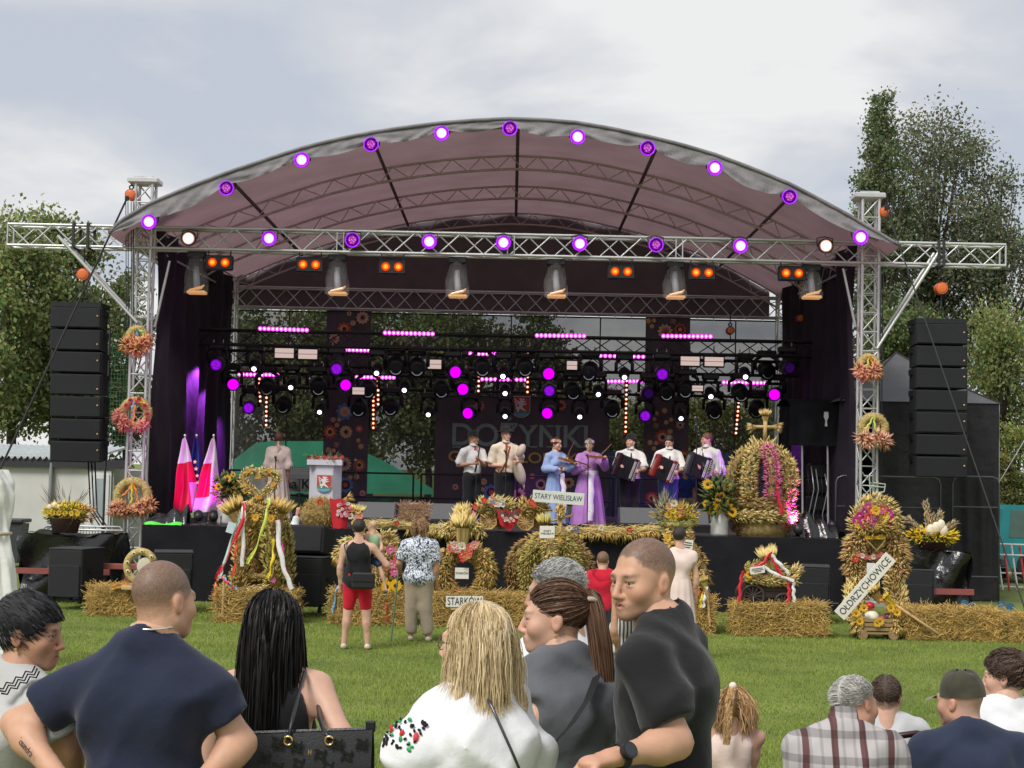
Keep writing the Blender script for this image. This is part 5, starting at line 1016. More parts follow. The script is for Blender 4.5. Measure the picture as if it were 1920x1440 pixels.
# ---------------------------------------------------------------- straw figure behind the mother
Y = 23.45; t = thing('straw_figure', 'straw figure decked with pink and red flowers behind the mother and toddler', 'straw figure', P(700, 1112, Y), 'harvest crowns')
eartube('body_plait', [P(712, 1112, Y), P(715, 1070, Y), P(718, 1025, Y), P(716, 1000, Y)], .24, 900, .15, .015, S_PALE, t, .5, .9, taper=[.9, 1, 1.0, .7]); eartube('arm_plait', [P(715, 1020, Y), P(670, 1015, Y), P(645, 1025, Y), P(634, 1045, Y)], .09, 320, .13, .013, S_PALE, t, .8, .7); sheaf(t, P(646, 1020, Y - .1), P(637, 1045, Y - .1), .02, .06, 60, .14, .012, S_GOLD)
for px, py, c_ in ((732, 1030, (.65, .12, .32)), (745, 1046, (.7, .07, .07)), (735, 1058, (.7, .2, .3)), (724, 1061, (.75, .13, .08)), (740, 1072, (.65, .1, .3)), (700, 1020, (.7, .1, .1))): bloom(t, P(px, py, Y - .26), .075, c_, (.7, .4, .3))
sunflower(t, P(725, 1100, Y - .28), .10); sunflower(t, P(742, 1098, Y - .28), .10); ribbon(t, [P(643, 1060, Y - .2), P(640, 1090, Y - .25), P(628, 1112, Y - .3), P(624, 1150, Y - .3)], .04, BLU_R); ribbon(t, [P(722, 1112, Y - .25), P(724, 1140, Y - .3), P(727, 1165, Y - .3)], .03, RED_R)
# ---------------------------------------------------------------- horseshoe wreath STARKOW
Y = 23.4; t = thing('harvest_sculpture', 'horseshoe straw wreath with red flowers and a sheaf on top', 'straw sculpture', P(870, 1115, Y), 'harvest crowns')
for s in (-1, 1):
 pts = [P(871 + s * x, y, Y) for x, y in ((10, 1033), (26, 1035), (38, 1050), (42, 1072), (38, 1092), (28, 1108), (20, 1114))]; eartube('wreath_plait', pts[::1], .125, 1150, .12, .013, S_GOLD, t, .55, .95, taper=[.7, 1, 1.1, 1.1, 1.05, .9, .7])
eartube('inner_band', [P(871 - 20, 1045, Y), P(871, 1040, Y), P(891, 1045, Y)], .08, 260, .1, .012, S_GOLD, t); eartube('foot_plait', [P(845, 1112, Y), P(872, 1116, Y), P(900, 1111, Y)], .07, 260, .1, .012, S_PALE, t)
sheaf(t, P(867, 1026, Y), P(868, 990, Y), .07, .12, 320, .2, .014, S_PALE, 'top_sheaf'); eartube('sheaf_top', [P(868, 995, Y), P(868, 975, Y), P(867, 955, Y)], .13, 380, .17, .015, S_PALE, t, .9, .5, taper=[1, .9, .5]); eartube('sheaf_wing', [P(872, 990, Y), P(888, 983, Y), P(898, 992, Y), P(901, 1004, Y)], .06, 170, .12, .012, S_PALE, t); eartube('sheaf_wing', [P(864, 990, Y), P(850, 985, Y), P(838, 992, Y), P(832, 1002, Y)], .06, 170, .12, .012, S_PALE, t)
for px, py, c_ in ((848, 1027, (.75, .1, .1)), (858, 1030, (.8, .35, .3)), (866, 1024, (.8, .75, .6)), (872, 1032, (.75, .06, .05)), (882, 1026, (.75, .15, .12)), (889, 1022, (.8, .3, .3)), (866, 1040, (.75, .05, .04)), (876, 1041, (.75, .25, .1)), (852, 1022, (.75, .5, .5)), (869, 1046, (.7, .05, .05)), (880, 1034, (.8, .1, .08))): bloom(t, P(px, py, Y - .2), .07, c_, (.7, .5, .1))
sign(t, P(866, 1075, Y - .12), .2, .16, 'STARKÓW', .045); 
for px in (862, 869, 858): bloom(t, P(px, 1112, Y - .14), .05, (.7, .05, .04))
t = thing('name_board', 'white board lettered STARKÓW leaning on the bale below the horseshoe wreath', 'sign', P(871, 1140, 22.95)); sign(t, P(871, 1128, 22.98), .53, .155, 'STARKÓW', .155, Matrix.Rotation(R(-1), 3, 'Y')); MB().box(P(871, 1140, 23.0), (.4, .03, .06)).obj('ledge', mat('raw_wood', (.55, .36, .17)), t)
# ---------------------------------------------------------------- round crown
Y = 23.6; t = thing('harvest_sculpture', 'big round harvest crown of brown and green grain arches', 'straw sculpture', P(1032, 1122, Y), 'harvest crowns'); cx, cy = 1032, 1078
for rx, ry, r_, base, dy, n in ((68, 66, .12, S_BROWN, .25, 1100), (44, 68, .12, S_GREEN, 0, 1000)):
 for s in (-1, 1): eartube('arch_plait', [p + Vector((0, dy, 0)) for p in arcpts(cx, cy, s * rx, ry, 96 if rx > 50 else 100, -40, Y, 20)], r_, n, .12, .013, base, t, .5, 1, taper=[.55, .9, 1.1, 1.1, .9, .6])
eartube('arch_plait', [P(1032, 1012, Y - .3), P(1032, 1030, Y - .36), P(1032, 1060, Y - .36)], .1, 320, .11, .012, S_PALE, t, .4, 1); eartube('base_plait', [P(975, 1122, Y), P(1000, 1126, Y - .2), P(1064, 1126, Y - .2), P(1090, 1122, Y)], .08, 400, .1, .012, S_BROWN, t)
sheaf(t, P(1026, 1012, Y), P(1022, 985, Y), .04, .07, 110, .16, .012, S_GREEN, 'top_sheaf'); MB().tube([P(1050, 1010, Y), P(1053, 955, Y)], .022, 7).obj('cross_post', mat('raw_wood', (.55, .36, .17)), t); eartube('post_ears', [P(1050, 975, Y - .02), P(1053, 950, Y - .02)], .04, 70, .1, .012, S_GOLD, t)
sign(t, P(1026, 998, Y - .2), .22, .18, 'STARY\nWIELISŁAW', .038)
for px in (1018, 1024, 1032, 1040, 1048): bloom(t, P(px, 1011 + (px % 3), Y - .18), .045, (.75, .4, .03))
# ---------------------------------------------------------------- straw dress figure
Y = 23.2; t = thing('harvest_sculpture', 'straw dress shaped crown with paper tag left of the black cart', 'straw sculpture', P(1290, 1124, Y), 'harvest crowns')
eartube('body_plait', [P(1268, 990, Y), P(1272, 1012, Y), P(1280, 1045, Y), P(1290, 1085, Y), P(1296, 1124, Y)], .25, 1500, .14, .014, S_GOLD, t, -.5, .95, taper=[.7, .8, .95, 1.15, .95]); eartube('side_plait', [P(1300, 1030, Y), P(1318, 1065, Y), P(1320, 1095, Y), P(1308, 1120, Y)], .08, 350, .12, .013, S_BROWN, t, .5, .9)
ring = [Vector((P(1268, 985, Y).x + .2 * math.cos(a), Y + .2 * math.sin(a), P(1268, 984, Y).z)) for a in [R(24 * i) for i in range(16)]]; eartube('green_collar', ring, .05, 260, .07, .01, (.16, .22, .06), t); eartube('neck_plait', [P(1250, 1005, Y - .1), P(1268, 995, Y - .12), P(1290, 1003, Y - .1)], .09, 300, .1, .012, S_PALE, t)
sign(t, P(1290, 1022, Y - .3), .14, .15, None, .022, Matrix.Rotation(R(6), 3, 'Y'))
for px, py, c_ in ((1252, 1008, (.75, .45, .03)), (1300, 1102, (.7, .1, .05)), (1306, 1110, (.75, .15, .05)), (1295, 1112, (.8, .25, .05))): bloom(t, P(px, py, Y - .3), .06, c_)
MB().tube([P(1318, 1070, Y - .35), P(1325, 1100, Y - .35), P(1331, 1174, Y - .35)], .018, 6).obj('wooden_stick', mat('raw_wood', (.55, .36, .17)), t); ribbon(t, [P(1322, 1098, Y - .38), P(1315, 1125, Y - .4), P(1313, 1140, Y - .4)], .05, YEL_R); ribbon(t, [P(1325, 1100, Y - .4), P(1320, 1125, Y - .42), P(1319, 1140, Y - .42)], .05, WHT_R); sheaf(t, P(1324, 1102, Y - .38), P(1321, 1092, Y - .38), .02, .04, 30, .08, .01, S_GREEN)
# ---------------------------------------------------------------- little black cart
Y = 23.0; WOODK = mat('dark_wood', (.045, .03, .025), .6, .3, 6, stretch=(1, 6, 6)); t = thing('handcart', 'little black wooden cart trimmed with grain and red ribbons on two bales', 'cart', P(1440, 1136, Y))
zc0, zc1 = P(1440, 1118, Y).z, P(1440, 1082, Y).z; xa, xb = P(1400, 1100, Y).x, P(1488, 1100, Y).x
for k in range(4): ubox('side_plank', ((xa + xb) / 2, Y - .02, zc0 + (zc1 - zc0) * (k + .5) / 4), (xb - xa, .025, (zc1 - zc0) / 4 - .006), WOODK, t); ubox('side_plank', ((xa + xb) / 2, Y + .42, zc0 + (zc1 - zc0) * (k + .5) / 4), (xb - xa, .025, (zc1 - zc0) / 4 - .006), WOODK, t)
ubox('floor_board', ((xa + xb) / 2, Y + .2, zc0), (xb - xa, .46, .03), WOODK, t); ubox('end_board', (xa, Y + .2, (zc0 + zc1) / 2), (.025, .44, zc1 - zc0), WOODK, t); ubox('end_board', (xb, Y + .2, (zc0 + zc1) / 2), (.025, .44, zc1 - zc0), WOODK, t)
def spoked(parent, c, r, m, n=10, tr=.022):
 w_ = node('wheel', parent, c); MB().torus(c, r, tr, None, 24, 6).obj('rim', m, w_, True); MB().cyl(Vector(c) + Vector((0, -.05, 0)), Vector(c) + Vector((0, .05, 0)), r * .17, n=10).obj('hub', m, w_)
 for k in range(n): a = 2 * math.pi * k / n; rod('spoke', Vector(c), Vector(c) + Vector((r * math.cos(a), 0, r * math.sin(a))), .011, m, w_, 5)
for dy in (-.08, .5): spoked(t, P(1410, 1117, Y) + Vector((0, dy, 0)), .155, WOODK, 12); spoked(t, P(1467, 1128, Y) + Vector((0, dy, 0)), .115, WOODK, 10)
for px, py in ((1410, 1117), (1467, 1128)): a = P(px, py, Y); rod('axle', (a.x, Y - .1, a.z), (a.x, Y + .52, a.z), .018, BLKM, t)
eartube('grain_trim', [P(1392, 1080, Y - .05), P(1412, 1086, Y - .08), P(1450, 1090, Y - .08), P(1495, 1086, Y - .05)], .06, 420, .1, .011, S_PALE, t); eartube('grain_heap', [P(1398, 1070, Y + .1), P(1420, 1062, Y + .1), P(1440, 1060, Y + .1), P(1485, 1078, Y + .1)], .09, 420, .11, .012, S_GREEN, t); sheaf(t, P(1450, 1085, Y + .1), P(1441, 1048, Y + .05), .06, .10, 190, .16, .013, S_PALE, 'peak_sheaf'); eartube('corner_tuft', [P(1486, 1076, Y), P(1497, 1066, Y)], .06, 80, .11, .012, S_PALE, t)
sign(t, P(1420, 1069, Y - .2), .21, .1, None, .03, Matrix.Rotation(R(-9), 3, 'Y')); sunflower(t, P(1406, 1077, Y - .16), .07)
for pts, c_ in (([(1444, 1038), (1432, 1055), (1412, 1066)], RED_R), ([(1444, 1036), (1456, 1062), (1466, 1080)], RED_R), ([(1446, 1040), (1466, 1062), (1480, 1076)], WHT_R), ([(1430, 1062), (1460, 1080), (1490, 1090)], WHT_R), ([(1393, 1070), (1388, 1095), (1386, 1130)], RED_R), ([(1478, 1090), (1480, 1110), (1477, 1132)], RED_R), ([(1488, 1092), (1488, 1110), (1489, 1132)], WHT_R)): ribbon(t, [P(*p, Y - .18) for p in pts], .05, c_, twist=.5)
rod('drawbar', P(1486, 1130, Y), P(1572, 1132, Y - .1), .015, WOODK, t)
# ---------------------------------------------------------------- tall crown with plank sign
Y = 23.2; t = thing('harvest_sculpture', 'tallest straw crown with flower dome and OŁDRZYCHOWICE plank on the right', 'straw sculpture', P(1640, 1190, Y), 'harvest crowns')
eartube('dome_plait', arcpts(1642, 985, 34, 40, 200, -20, Y, 20), .12, 700, .13, .013, S_PALE, t, .3, 1)
for s in (-1, 1):
 eartube('shoulder_plait', [P(1642 + s * x, y, Y) for x, y in ((12, 992), (28, 1008), (38, 1030), (42, 1052), (38, 1072), (28, 1080))], .14, 900, .15, .014, (.52, .36, .17), t, .3, 1, taper=[.7, 1, 1.1, 1.1, 1, .8]); eartube('leg_plait', [P(1642 + s * x, y, Y) for x, y in ((28, 1070), (36, 1095), (40, 1125), (38, 1155), (34, 1170))], .135, 900, .13, .016, S_PALE, t, -.8, .8, taper=[.8, 1, 1.1, 1.0, .8])
eartube('head_plait', [P(1615, 985, Y - .1), P(1642, 990, Y - .2), P(1670, 985, Y - .1)], .12, 420, .13, .013, S_GOLD, t, .3, 1); eartube('chest_plait', [P(1642, 995, Y + .05), P(1642, 1070, Y + .05)], .2, 500, .12, .013, S_BROWN, t, -.4, 1)
fl = [(1612, 968), (1622, 960), (1634, 958), (1646, 960), (1658, 966), (1668, 972), (1617, 976), (1628, 971), (1640, 969), (1652, 974), (1662, 981), (1606, 976), (1672, 984), (1635, 978), (1648, 983), (1622, 983), (1666, 962), (1655, 955), (1628, 951), (1610, 984)]
for i, (px, py) in enumerate(fl): bloom(t, P(px, py, Y - .28 + .004 * abs(px - 1642)), .075, [(.62, .05, .22), (.55, .04, .35), (.7, .12, .1), (.6, .1, .3), (.75, .5, .03)][i % 5], (.7, .45, .2), n=8, cup=.6)
bloom(t, P(1642, 957, Y - .34), .08, (.8, .5, .02), (.6, .3, .02), n=14)
for k in range(9): bloom(t, P(1624 + 4.2 * k, 1008, Y - .22), .03, (.8, .48, .02))
MB().tube([P(1624, 1012, Y - .22), P(1638, 1026, Y - .24), P(1643, 1032, Y - .24), P(1652, 1024, Y - .24), P(1660, 1012, Y - .22)], .012, 5).obj('straw_triangle', STRAWC, t); bloom(t, P(1604, 1048, Y - .2), .06, (.6, .05, .04))
for k in range(7): bloom(t, P(1610 + 7 * k, 1046 - 2 * abs(3 - k), Y - .2), .045, [(.65, .2, .2), (.75, .6, .45), (.5, .1, .12)][k % 3])
Mp = Matrix.Rotation(R(-49.5), 3, 'Y'); sign(t, P(1622, 1099, Y - .42), 1.12, .19, 'OŁDRZYCHOWICE', .138, Mp); 
MB().cbox(P(1633, 1065, Y - .36), (.12, .01, .14), .003).obj('paper_tag', WPL, t); sheaf(t, P(1650, 1130, Y - .36), P(1640, 1112, Y - .36), .03, .08, 110, .12, .013, S_GOLD, 'small_sheaf')
t = thing('wooden_handcart', 'small wooden cart of vegetables at the foot of the tall crown', 'cart', P(1645, 1193, 22.7)); Y = 22.7; xa, xb = P(1608, 1180, Y).x, P(1682, 1180, Y).x; za, zb_ = P(1645, 1190, Y).z, P(1645, 1165, Y).z; OW = mat('old_wood', (.30, .20, .09), .7, .3, 5, stretch=(2, 8, 8))
for k in range(3): ubox('side_slat', ((xa + xb) / 2, Y, za + .05 + (zb_ - za) * (k + .4) / 3), (xb - xa, .02, .045), OW, t); ubox('side_slat', ((xa + xb) / 2, Y + .35, za + .05 + (zb_ - za) * (k + .4) / 3), (xb - xa, .02, .045), OW, t)
ubox('floor_board', ((xa + xb) / 2, Y + .17, za + .02), (xb - xa + .1, .38, .025), OW, t)
for x in (xa, xb): ubox('end_board', (x, Y + .17, za + .12), (.025, .33, .2), OW, t)
for x in (xa + .06, xb - .06):
 for dy in (-.05, .4): MB().cyl((x, Y + dy - .02, .075), (x, Y + dy + .02, .075), .07, n=16).obj('wheel', OW, t)
for px, py, r_, c_, nm in ((1634, 1157, .11, (.75, .70, .55), 'pale_pumpkin'), (1624, 1160, .07, (.07, .02, .06), 'beetroot'), (1655, 1160, .08, (.18, .05, .04), 'red_onion'), (1665, 1157, .07, (.14, .04, .06), 'beetroot'), (1631, 1136, .07, (.45, .02, .02), 'red_jar'), (1652, 1172, .08, (.35, .45, .08), 'marrow'), (1640, 1175, .07, (.3, .4, .1), 'cabbage'), (1670, 1172, .07, (.25, .38, .08), 'cabbage')): MB().sph(P(px, py, Y + .15), (r_, r_, r_ * .85), 14, 9).obj(nm, mat(nm, c_, .45, .15), t, True)
for px, py in ((1612, 1165), (1605, 1150), (1670, 1140), (1682, 1148), (1650, 1165), (1620, 1140), (1645, 1168)): bloom(t, P(px, py, Y - .04), .065, (.8, .47, .02), (.3, .15, .02), n=12)
for px in (1612, 1676): eartube('corn_tuft', [P(px, 1150, Y + .1), P(px + (px - 1645) * .15, 1185, Y)], .07, 170, .12, .014, S_GOLD, t, .8, .6)
t = thing('wooden_rake', 'long wooden handle leaning from the tall crown to the bale', 'tool', P(1762, 1192, 22.5)); MB().tube([P(1662, 1124, 22.75), P(1690, 1142, 22.7), P(1760, 1189, 22.5)], .022, 8).obj('handle', mat('raw_wood', (.55, .36, .17)), t, True); sheaf(t, P(1680, 1138, 22.68), P(1662, 1122, 22.72), .02, .06, 60, .06, .01, (.6, .45, .05), 'bristle'); ribbon(t, [P(1652, 1116, 22.7), P(1658, 1122, 22.68), P(1654, 1130, 22.68)], .03, RED_R)
# ---------------------------------------------------------------- things on the stage edge
Y = 27.2; t = thing('straw_bouquet', 'straw bundle wrapped in a red shawl on the stage edge', 'decoration', (P(605, 990, Y).x, Y, DECKZ))
put('straw', stalks(np.array(P(602, 962, Y)) + nrm(RNG.normal(size=(900, 3))) * np.array([.34, .2, .27]) * (.8 + .2 * RNG.random((900, 1))), RNG.normal(size=(900, 3)), .15, .004, S_GOLD, .45), t); MB().sph(P(602, 965, Y), (.32, .18, .25), 14, 9).obj('straw_core', STRAWC, t, True); MB().sph(P(578, 968, Y), (.14, .14, .2), 12, 8).obj('straw_roll', STRAWC, t, True)
MB().grid(lambda u, v: P(618 + 40 * u * (1 - .35 * v) + 6 * v, 932 + 60 * v + 10 * u * (1 - v) + 2.5 * math.sin(u * 9 + v * 5), Y - .24 - .06 * math.sin(u * 3.1)), 20, 16).obj('red_shawl', mat('red_cloth', (.48, .01, .02), .7, .15, 5), t, True)
for k in range(26): bloom(t, P(632 + 24 * random.random(), 940 + 28 * random.random(), Y - .32), .03, [(.7, .3, .4), (.75, .7, .65), (.5, .1, .15)][k % 3], n=6, layers=1)
for px, py, c_ in ((660, 955, (.75, .15, .05)), (668, 972, (.75, .4, .35)), (664, 980, (.75, .6, .1)), (675, 968, (.8, .25, .2)), (657, 968, (.75, .7, .6)), (600, 942, (.6, .02, .02)), (672, 958, (.7, .5, .2))): bloom(t, P(px, py, Y - .3), .06, c_, n=8)
sheaf(t, P(665, 980, Y - .2), P(668, 960, Y - .2), .05, .1, 110, .12, .012, S_PALE); sheaf(t, P(640, 942, Y), P(652, 936, Y), .03, .05, 60, .1, .008, S_GOLD, 'small_sheaf')
for k, (pts, lab, n) in enumerate((([(692, 984), (715, 984), (738, 982)], 'straight sheaf of straw lying on the stage edge by the mother', 220), ([(762, 986), (800, 993), (830, 990), (860, 995), (886, 990)], 'loose droopy straw garland on the stage edge left of the cart', 700), ([(1050, 994), (1090, 997), (1130, 994), (1175, 998), (1235, 992)], 'straw garland with poppies lying on the stage edge right of the cart', 900))):
 Y = 26.75; t = thing('straw_garland', lab, 'garland', P(*pts[len(pts) // 2], Y), 'straw garlands on the stage edge'); pp = [P(*p, Y) for p in pts]
 p_, d_, tt = path_frames(pp, n); put('straw', stalks(p_ + RNG.normal(size=(n, 3)) * np.array([.05, .06, .028]), d_ + RNG.normal(size=(n, 3)) * .24, .28, .0045, S_PALE, .35), t); MB().tube(pp, .035, 7).obj('core', STRAWC, t, True)
 if k: 
  m_ = n // 4; p_, d_, tt = path_frames(pp, m_); put('drooping_ears', ears(p_ + np.array([0, -.1, 0]), RNG.normal(size=(m_, 3)) * .5 + np.array([0, -.3, -1]), .2, .012, S_GOLD), t)
  for q in range(6): bloom(t, pp[q % len(pp)] + Vector((.06 * q - .15, -.12, .04)), .055, [(.55, .02, .03), (.12, .13, .4), (.75, .7, .55)][q % 3])
# wooden cart with shawl
Y = 26.86; LW = mat('light_wood', (.62, .40, .16), .55, .2, 5, stretch=(3, 8, 8)); t = thing('wooden_cart', 'small wooden cart with octagon wheels, grain and red shawl on stage', 'cart', (P(955, 990, Y).x, Y, DECKZ))
for px, py, r_, dy in ((916, 977, .14, -.02), (985, 979, .14, -.02), (1008, 981, .125, .35), (940, 979, .125, .38)):
 c = P(px, py, Y); c.y += dy; c.z = max(c.z, DECKZ + r_ * .93); w_ = node('wheel', t, c); oc = [Vector((c.x + r_ * math.cos(R(22.5 + 45 * k)), c.y, c.z + r_ * math.sin(R(22.5 + 45 * k)))) for k in range(8)]
 MB().tube(oc, .018, 5, closed=True).obj('rim', LW, w_); MB().prism([c + (p - c) * .9 for p in oc], (0, .012, 0)).obj('board', mat('wheel_board', (.42, .25, .09), .6, .2), w_)
 for k in range(6): a = R(30 * k + 11); rod('spoke', c + Vector((-r_ * .85 * math.cos(a), -.008, -r_ * .85 * math.sin(a))), c + Vector((r_ * .85 * math.cos(a), -.008, r_ * .85 * math.sin(a))), .011, LW, w_, 5)
zb2 = P(955, 968, Y).z; MB().cbox((P(955, 968, Y).x, Y + .18, zb2), (.95, .36, .1), .01).obj('bed', LW, t); rod('shaft', P(1030, 978, Y), P(1074, 966, Y), .02, LW, t); rod('axle', P(916, 977, Y), P(916, 977, Y) + Vector((0, .4, 0)), .02, LW, t); rod('axle', P(985, 979, Y), P(985, 979, Y) + Vector((0, .4, 0)), .02, LW, t)
eartube('grain_load', [P(897, 962, Y), P(915, 945, Y), P(940, 948, Y), P(960, 955, Y)], .12, 420, .16, .013, S_PALE, t, .4, 1); eartube('grain_load', [P(978, 962, Y), P(992, 946, Y), P(1008, 946, Y), P(1016, 962, Y)], .11, 380, .16, .013, S_GOLD, t, .4, 1)
MB().grid(lambda u, v: P(931 + 46 * u * (1 - .25 * v) + 5 * v, 953 + (44 - 34 * abs(u - .5)) * v + 5 * math.sin(u * 3.14) * (1 - v) + 1.5 * math.sin(u * 12), Y - .2 - .03 * math.sin(u * 9)), 20, 12).obj('red_shawl', mat('red_cloth', (.48, .01, .02)), t, True)
MB().grid(lambda u, v: P(937 + 36 * u, 954 + 7 * math.sin(u * 3.14) + (11) * v, Y - .235 - .03 * math.sin(u * 9)), 16, 4).obj('shawl_band', mat('shawl_dark', (.14, .05, .04), .8, .4, 30), t, True)
for k in range(12): bloom(t, P(942 + 2.6 * k, 966 + 6 * math.sin(k * .3 + .1) + (k % 3) * 3, Y - .265), .026, [(.75, .7, .6), (.7, .3, .25)][k % 2], n=6, layers=1)
for k in range(16): bloom(t, P(918 + 26 * random.random(), 932 + 15 * random.random(), Y - .2), .045, [(.8, .78, .72), (.8, .78, .7), (.2, .25, .5), (.75, .7, .4), (.7, .1, .06)][k % 5], n=7)
for px, py in ((890, 950), (1000, 946), (908, 938), (996, 942)): bloom(t, P(px, py, Y - .22), .06, (.65, .04, .03))
ribbon(t, [P(889, 950, Y - .2), P(888, 965, Y - .25), P(891, 980, Y - .25)], .05, PNK_R)
Y = 26.68; t = thing('name_board', 'pale board lettered STARY WIELISŁAW held up in front of the fiddlers', 'sign', (P(1050, 996, Y).x, Y, DECKZ)); sign(t, P(1047, 933, Y), .86, .2, 'STARY WIELISŁAW', .125, Matrix.Rotation(R(3.2), 3, 'Y'), (.66, .68, .60), (.03, .06, .12)); rod('post', P(1049, 944, Y + .03), (P(1051, 1003, Y).x, Y + .22, DECKZ), .02, LW, t); sheaf(t, P(1050, 990, Y), P(1049, 960, Y), .03, .05, 70, .1, .01, S_GOLD)
# potted flowers on the stage edge
Y = 26.95; t = thing('flower_basket', 'basket of yellow flowers and grasses at the stage edge above the straw dress', 'flowers', (P(1268, 992, Y).x, Y, DECKZ)); MB().lathe([(0, 0), (.16, 0), (.2, .18), (.22, .2), (.2, .2), (.17, .03)], 16, (P(1268, 985, Y).x, Y, DECKZ)).obj('basket', mat('wicker', (.22, .11, .05), .8, .3, 30, bump=.8, bscale=60), t, True)
c = P(1268, 968, Y); foliage(t, c, (.36, .2, .2), 300, .14, .012, (.40, .33, .09)); foliage(t, P(1288, 972, Y), (.18, .18, .14), 260, .07, .012, (.75, .47, .02), name='yellow_sprays'); foliage(t, P(1245, 960, Y), (.14, .14, .24), 120, .2, .006, (.34, .33, .18), 1, 'grasses')
for px, py, c_ in ((1264, 944, (.8, .72, .5)), (1255, 950, (.75, .4, .2)), (1275, 950, (.7, .35, .1)), (1262, 958, (.8, .55, .02)), (1270, 966, (.8, .5, .02)), (1253, 966, (.8, .5, .02)), (1278, 962, (.75, .3, .12)), (1262, 974, (.8, .55, .05))): bloom(t, P(px, py, Y - .2), .07, c_)
ZNC = mat('zinc_can', (.33, .33, .30), .5, .25, 6, metal=.35)
def milkcan(label, px, Y, fl, lf, sc=1.0):
 x = P(px, 985, Y).x; t = thing('milk_can', label, 'milk can', (x, Y, DECKZ), 'milk cans with sunflowers'); MB().lathe([(0, 0), (.15 * sc, 0), (.155 * sc, .05), (.15 * sc, .06), (.15 * sc, .30 * sc), (.10 * sc, .36 * sc), (.10 * sc, .42 * sc), (.125 * sc, .44 * sc), (.09 * sc, .42 * sc), (.09 * sc, .3 * sc)], 18, (x, Y, DECKZ)).obj('can_body', ZNC, t, True)
 for s in (-1, 1): MB().torus((x + s * .15 * sc, Y, DECKZ + .3 * sc), .045, .01, Matrix.Rotation(R(90), 3, 'Z'), 12, 5).obj('handle', ZNC, t)
 top = Vector((x, Y, DECKZ + .4 * sc))
 b = thing('sunflower_bunch', label.replace('milk can', 'bunch') if False else 'bunch of sunflowers standing in the milk can ' + ('beside the flags' if px < 600 else 'by the big crown'), 'flowers', top, 'sunflower bunches')
 for i, (fx, fy, r_) in enumerate(fl):
  c = P(fx, fy, Y - .12 + .05 * (i % 3)); s_ = MB(); s_.tube([top - Vector((0, 0, .2)), top.lerp(c, .5) + Vector((0, .04, .03)), c + Vector((0, .04, 0))], .009, 5); s_.obj('stem', mat('stem_green', (.10, .15, .04), .6, .2), b); sunflower(b, c, r_, (.25 * math.sin(i * 2.1), -1, .25 * math.cos(i * 1.7)))
 foliage(b, P(*lf[:2], Y), (lf[2], .14, lf[3]), 150, .17, .035, (.07, .10, .03))
milkcan('dull zinc milk can on stage beside the flags', 424, 27.6, [(426, 898, .085), (445, 911, .085), (427, 922, .09), (410, 912, .075), (444, 925, .07), (456, 905, .06), (460, 920, .06), (437, 890, .05)], (432, 918, .28, .24), 1.05)
milkcan('dull zinc milk can on stage left of the big crown', 1349, 26.95, [(1327, 908, .10), (1364, 914, .10), (1338, 927, .10), (1345, 942, .085), (1369, 942, .09), (1335, 958, .09), (1347, 954, .09), (1373, 960, .10), (1324, 944, .07), (1354, 928, .06)], (1348, 935, .22, .3))
foliage(bpy.data.objects['sunflower_bunch.001'], P(1350, 905, 26.95), (.18, .1, .2), 70, .25, .006, (.28, .27, .2), 1, 'grasses')
# ---------------------------------------------------------------- big crown with cross
Y = 27.25; t = thing('harvest_sculpture', 'big domed harvest crown with straw cross on the right of the stage', 'straw sculpture', (P(1430, 1000, Y).x, Y, DECKZ), 'harvest crowns'); cx = 1428; c0 = P(cx, 1000, Y)
put('base_straw', stalks(np.array([c0.x, Y, DECKZ + .15]) + nrm(RNG.normal(size=(700, 3)) * np.array([1, 1, .3])) * np.array([.44, .3, .16]), RNG.normal(size=(700, 3)) * np.array([1, 1, .5]), .2, .005, S_BROWN, .4), t); MB().lathe([(0, 0), (.42, 0), (.42, .3), (0, .3)], 20, (c0.x, Y, DECKZ)).obj('base_block', STRAWC, t, True)
for py, rr, base, r_, n in ((966, .52, S_PALE, .12, 900), (945, .48, S_BROWN, .11, 800)):
 z = P(cx, py, Y).z; ring = [Vector((c0.x + rr * math.cos(a), Y + .8 * rr * math.sin(a), z)) for a in [R(18 * i) for i in range(21)]]; eartube('band_plait', ring, r_, n, .15, .016, base, t, .9, .6)
ztop_c = P(cx, 845, Y).z; zlow_c = P(cx, 938, Y).z
for k in range(8):
 a = R(45 * k + 12); pts = []
 for i in range(13): s = i / 12; th = R(90 * s); rad = .46 * (1.12 if .1 < s < .6 else 1.0) * math.cos(th) ** .55 + .03; pts.append(Vector((c0.x + rad * math.cos(a), Y + rad * .85 * math.sin(a), zlow_c + (ztop_c - zlow_c) * math.sin(th) ** .9)))
 eartube('rib_plait', pts, .105, 560, .12, .012, (.62, .16, .34) if k == 6 else [S_GOLD, S_PALE][k % 2], t, .15, 1)  # front rib's straw is coloured pink to imitate the magenta stage glow
 if math.sin(a) < .2:
  for i in (2, 4, 6, 8, 10): bloom(t, pts[i] + Vector((0, -.11, 0)), .032, (.015, .05, .03), (.02, .04, .03), n=6)
ribbon(t, [P(1443, 862, Y - .35), P(1452, 900, Y - .5), P(1463, 945, Y - .52), P(1466, 965, Y - .5)], .06, RED_R, twist=.3)
for k in range(3): ribbon(t, [P(1410 + 6 * k, 870, Y - .1), P(1409 + 6 * k, 905, Y - .1), P(1408 + 6 * k, 938, Y - .1)], .03, (.65, .1, .3), 'inner_ribbon', .2)
zk = P(cx, 842, Y).z
cr_ = node('straw_coronet', t, (c0.x, Y, zk))
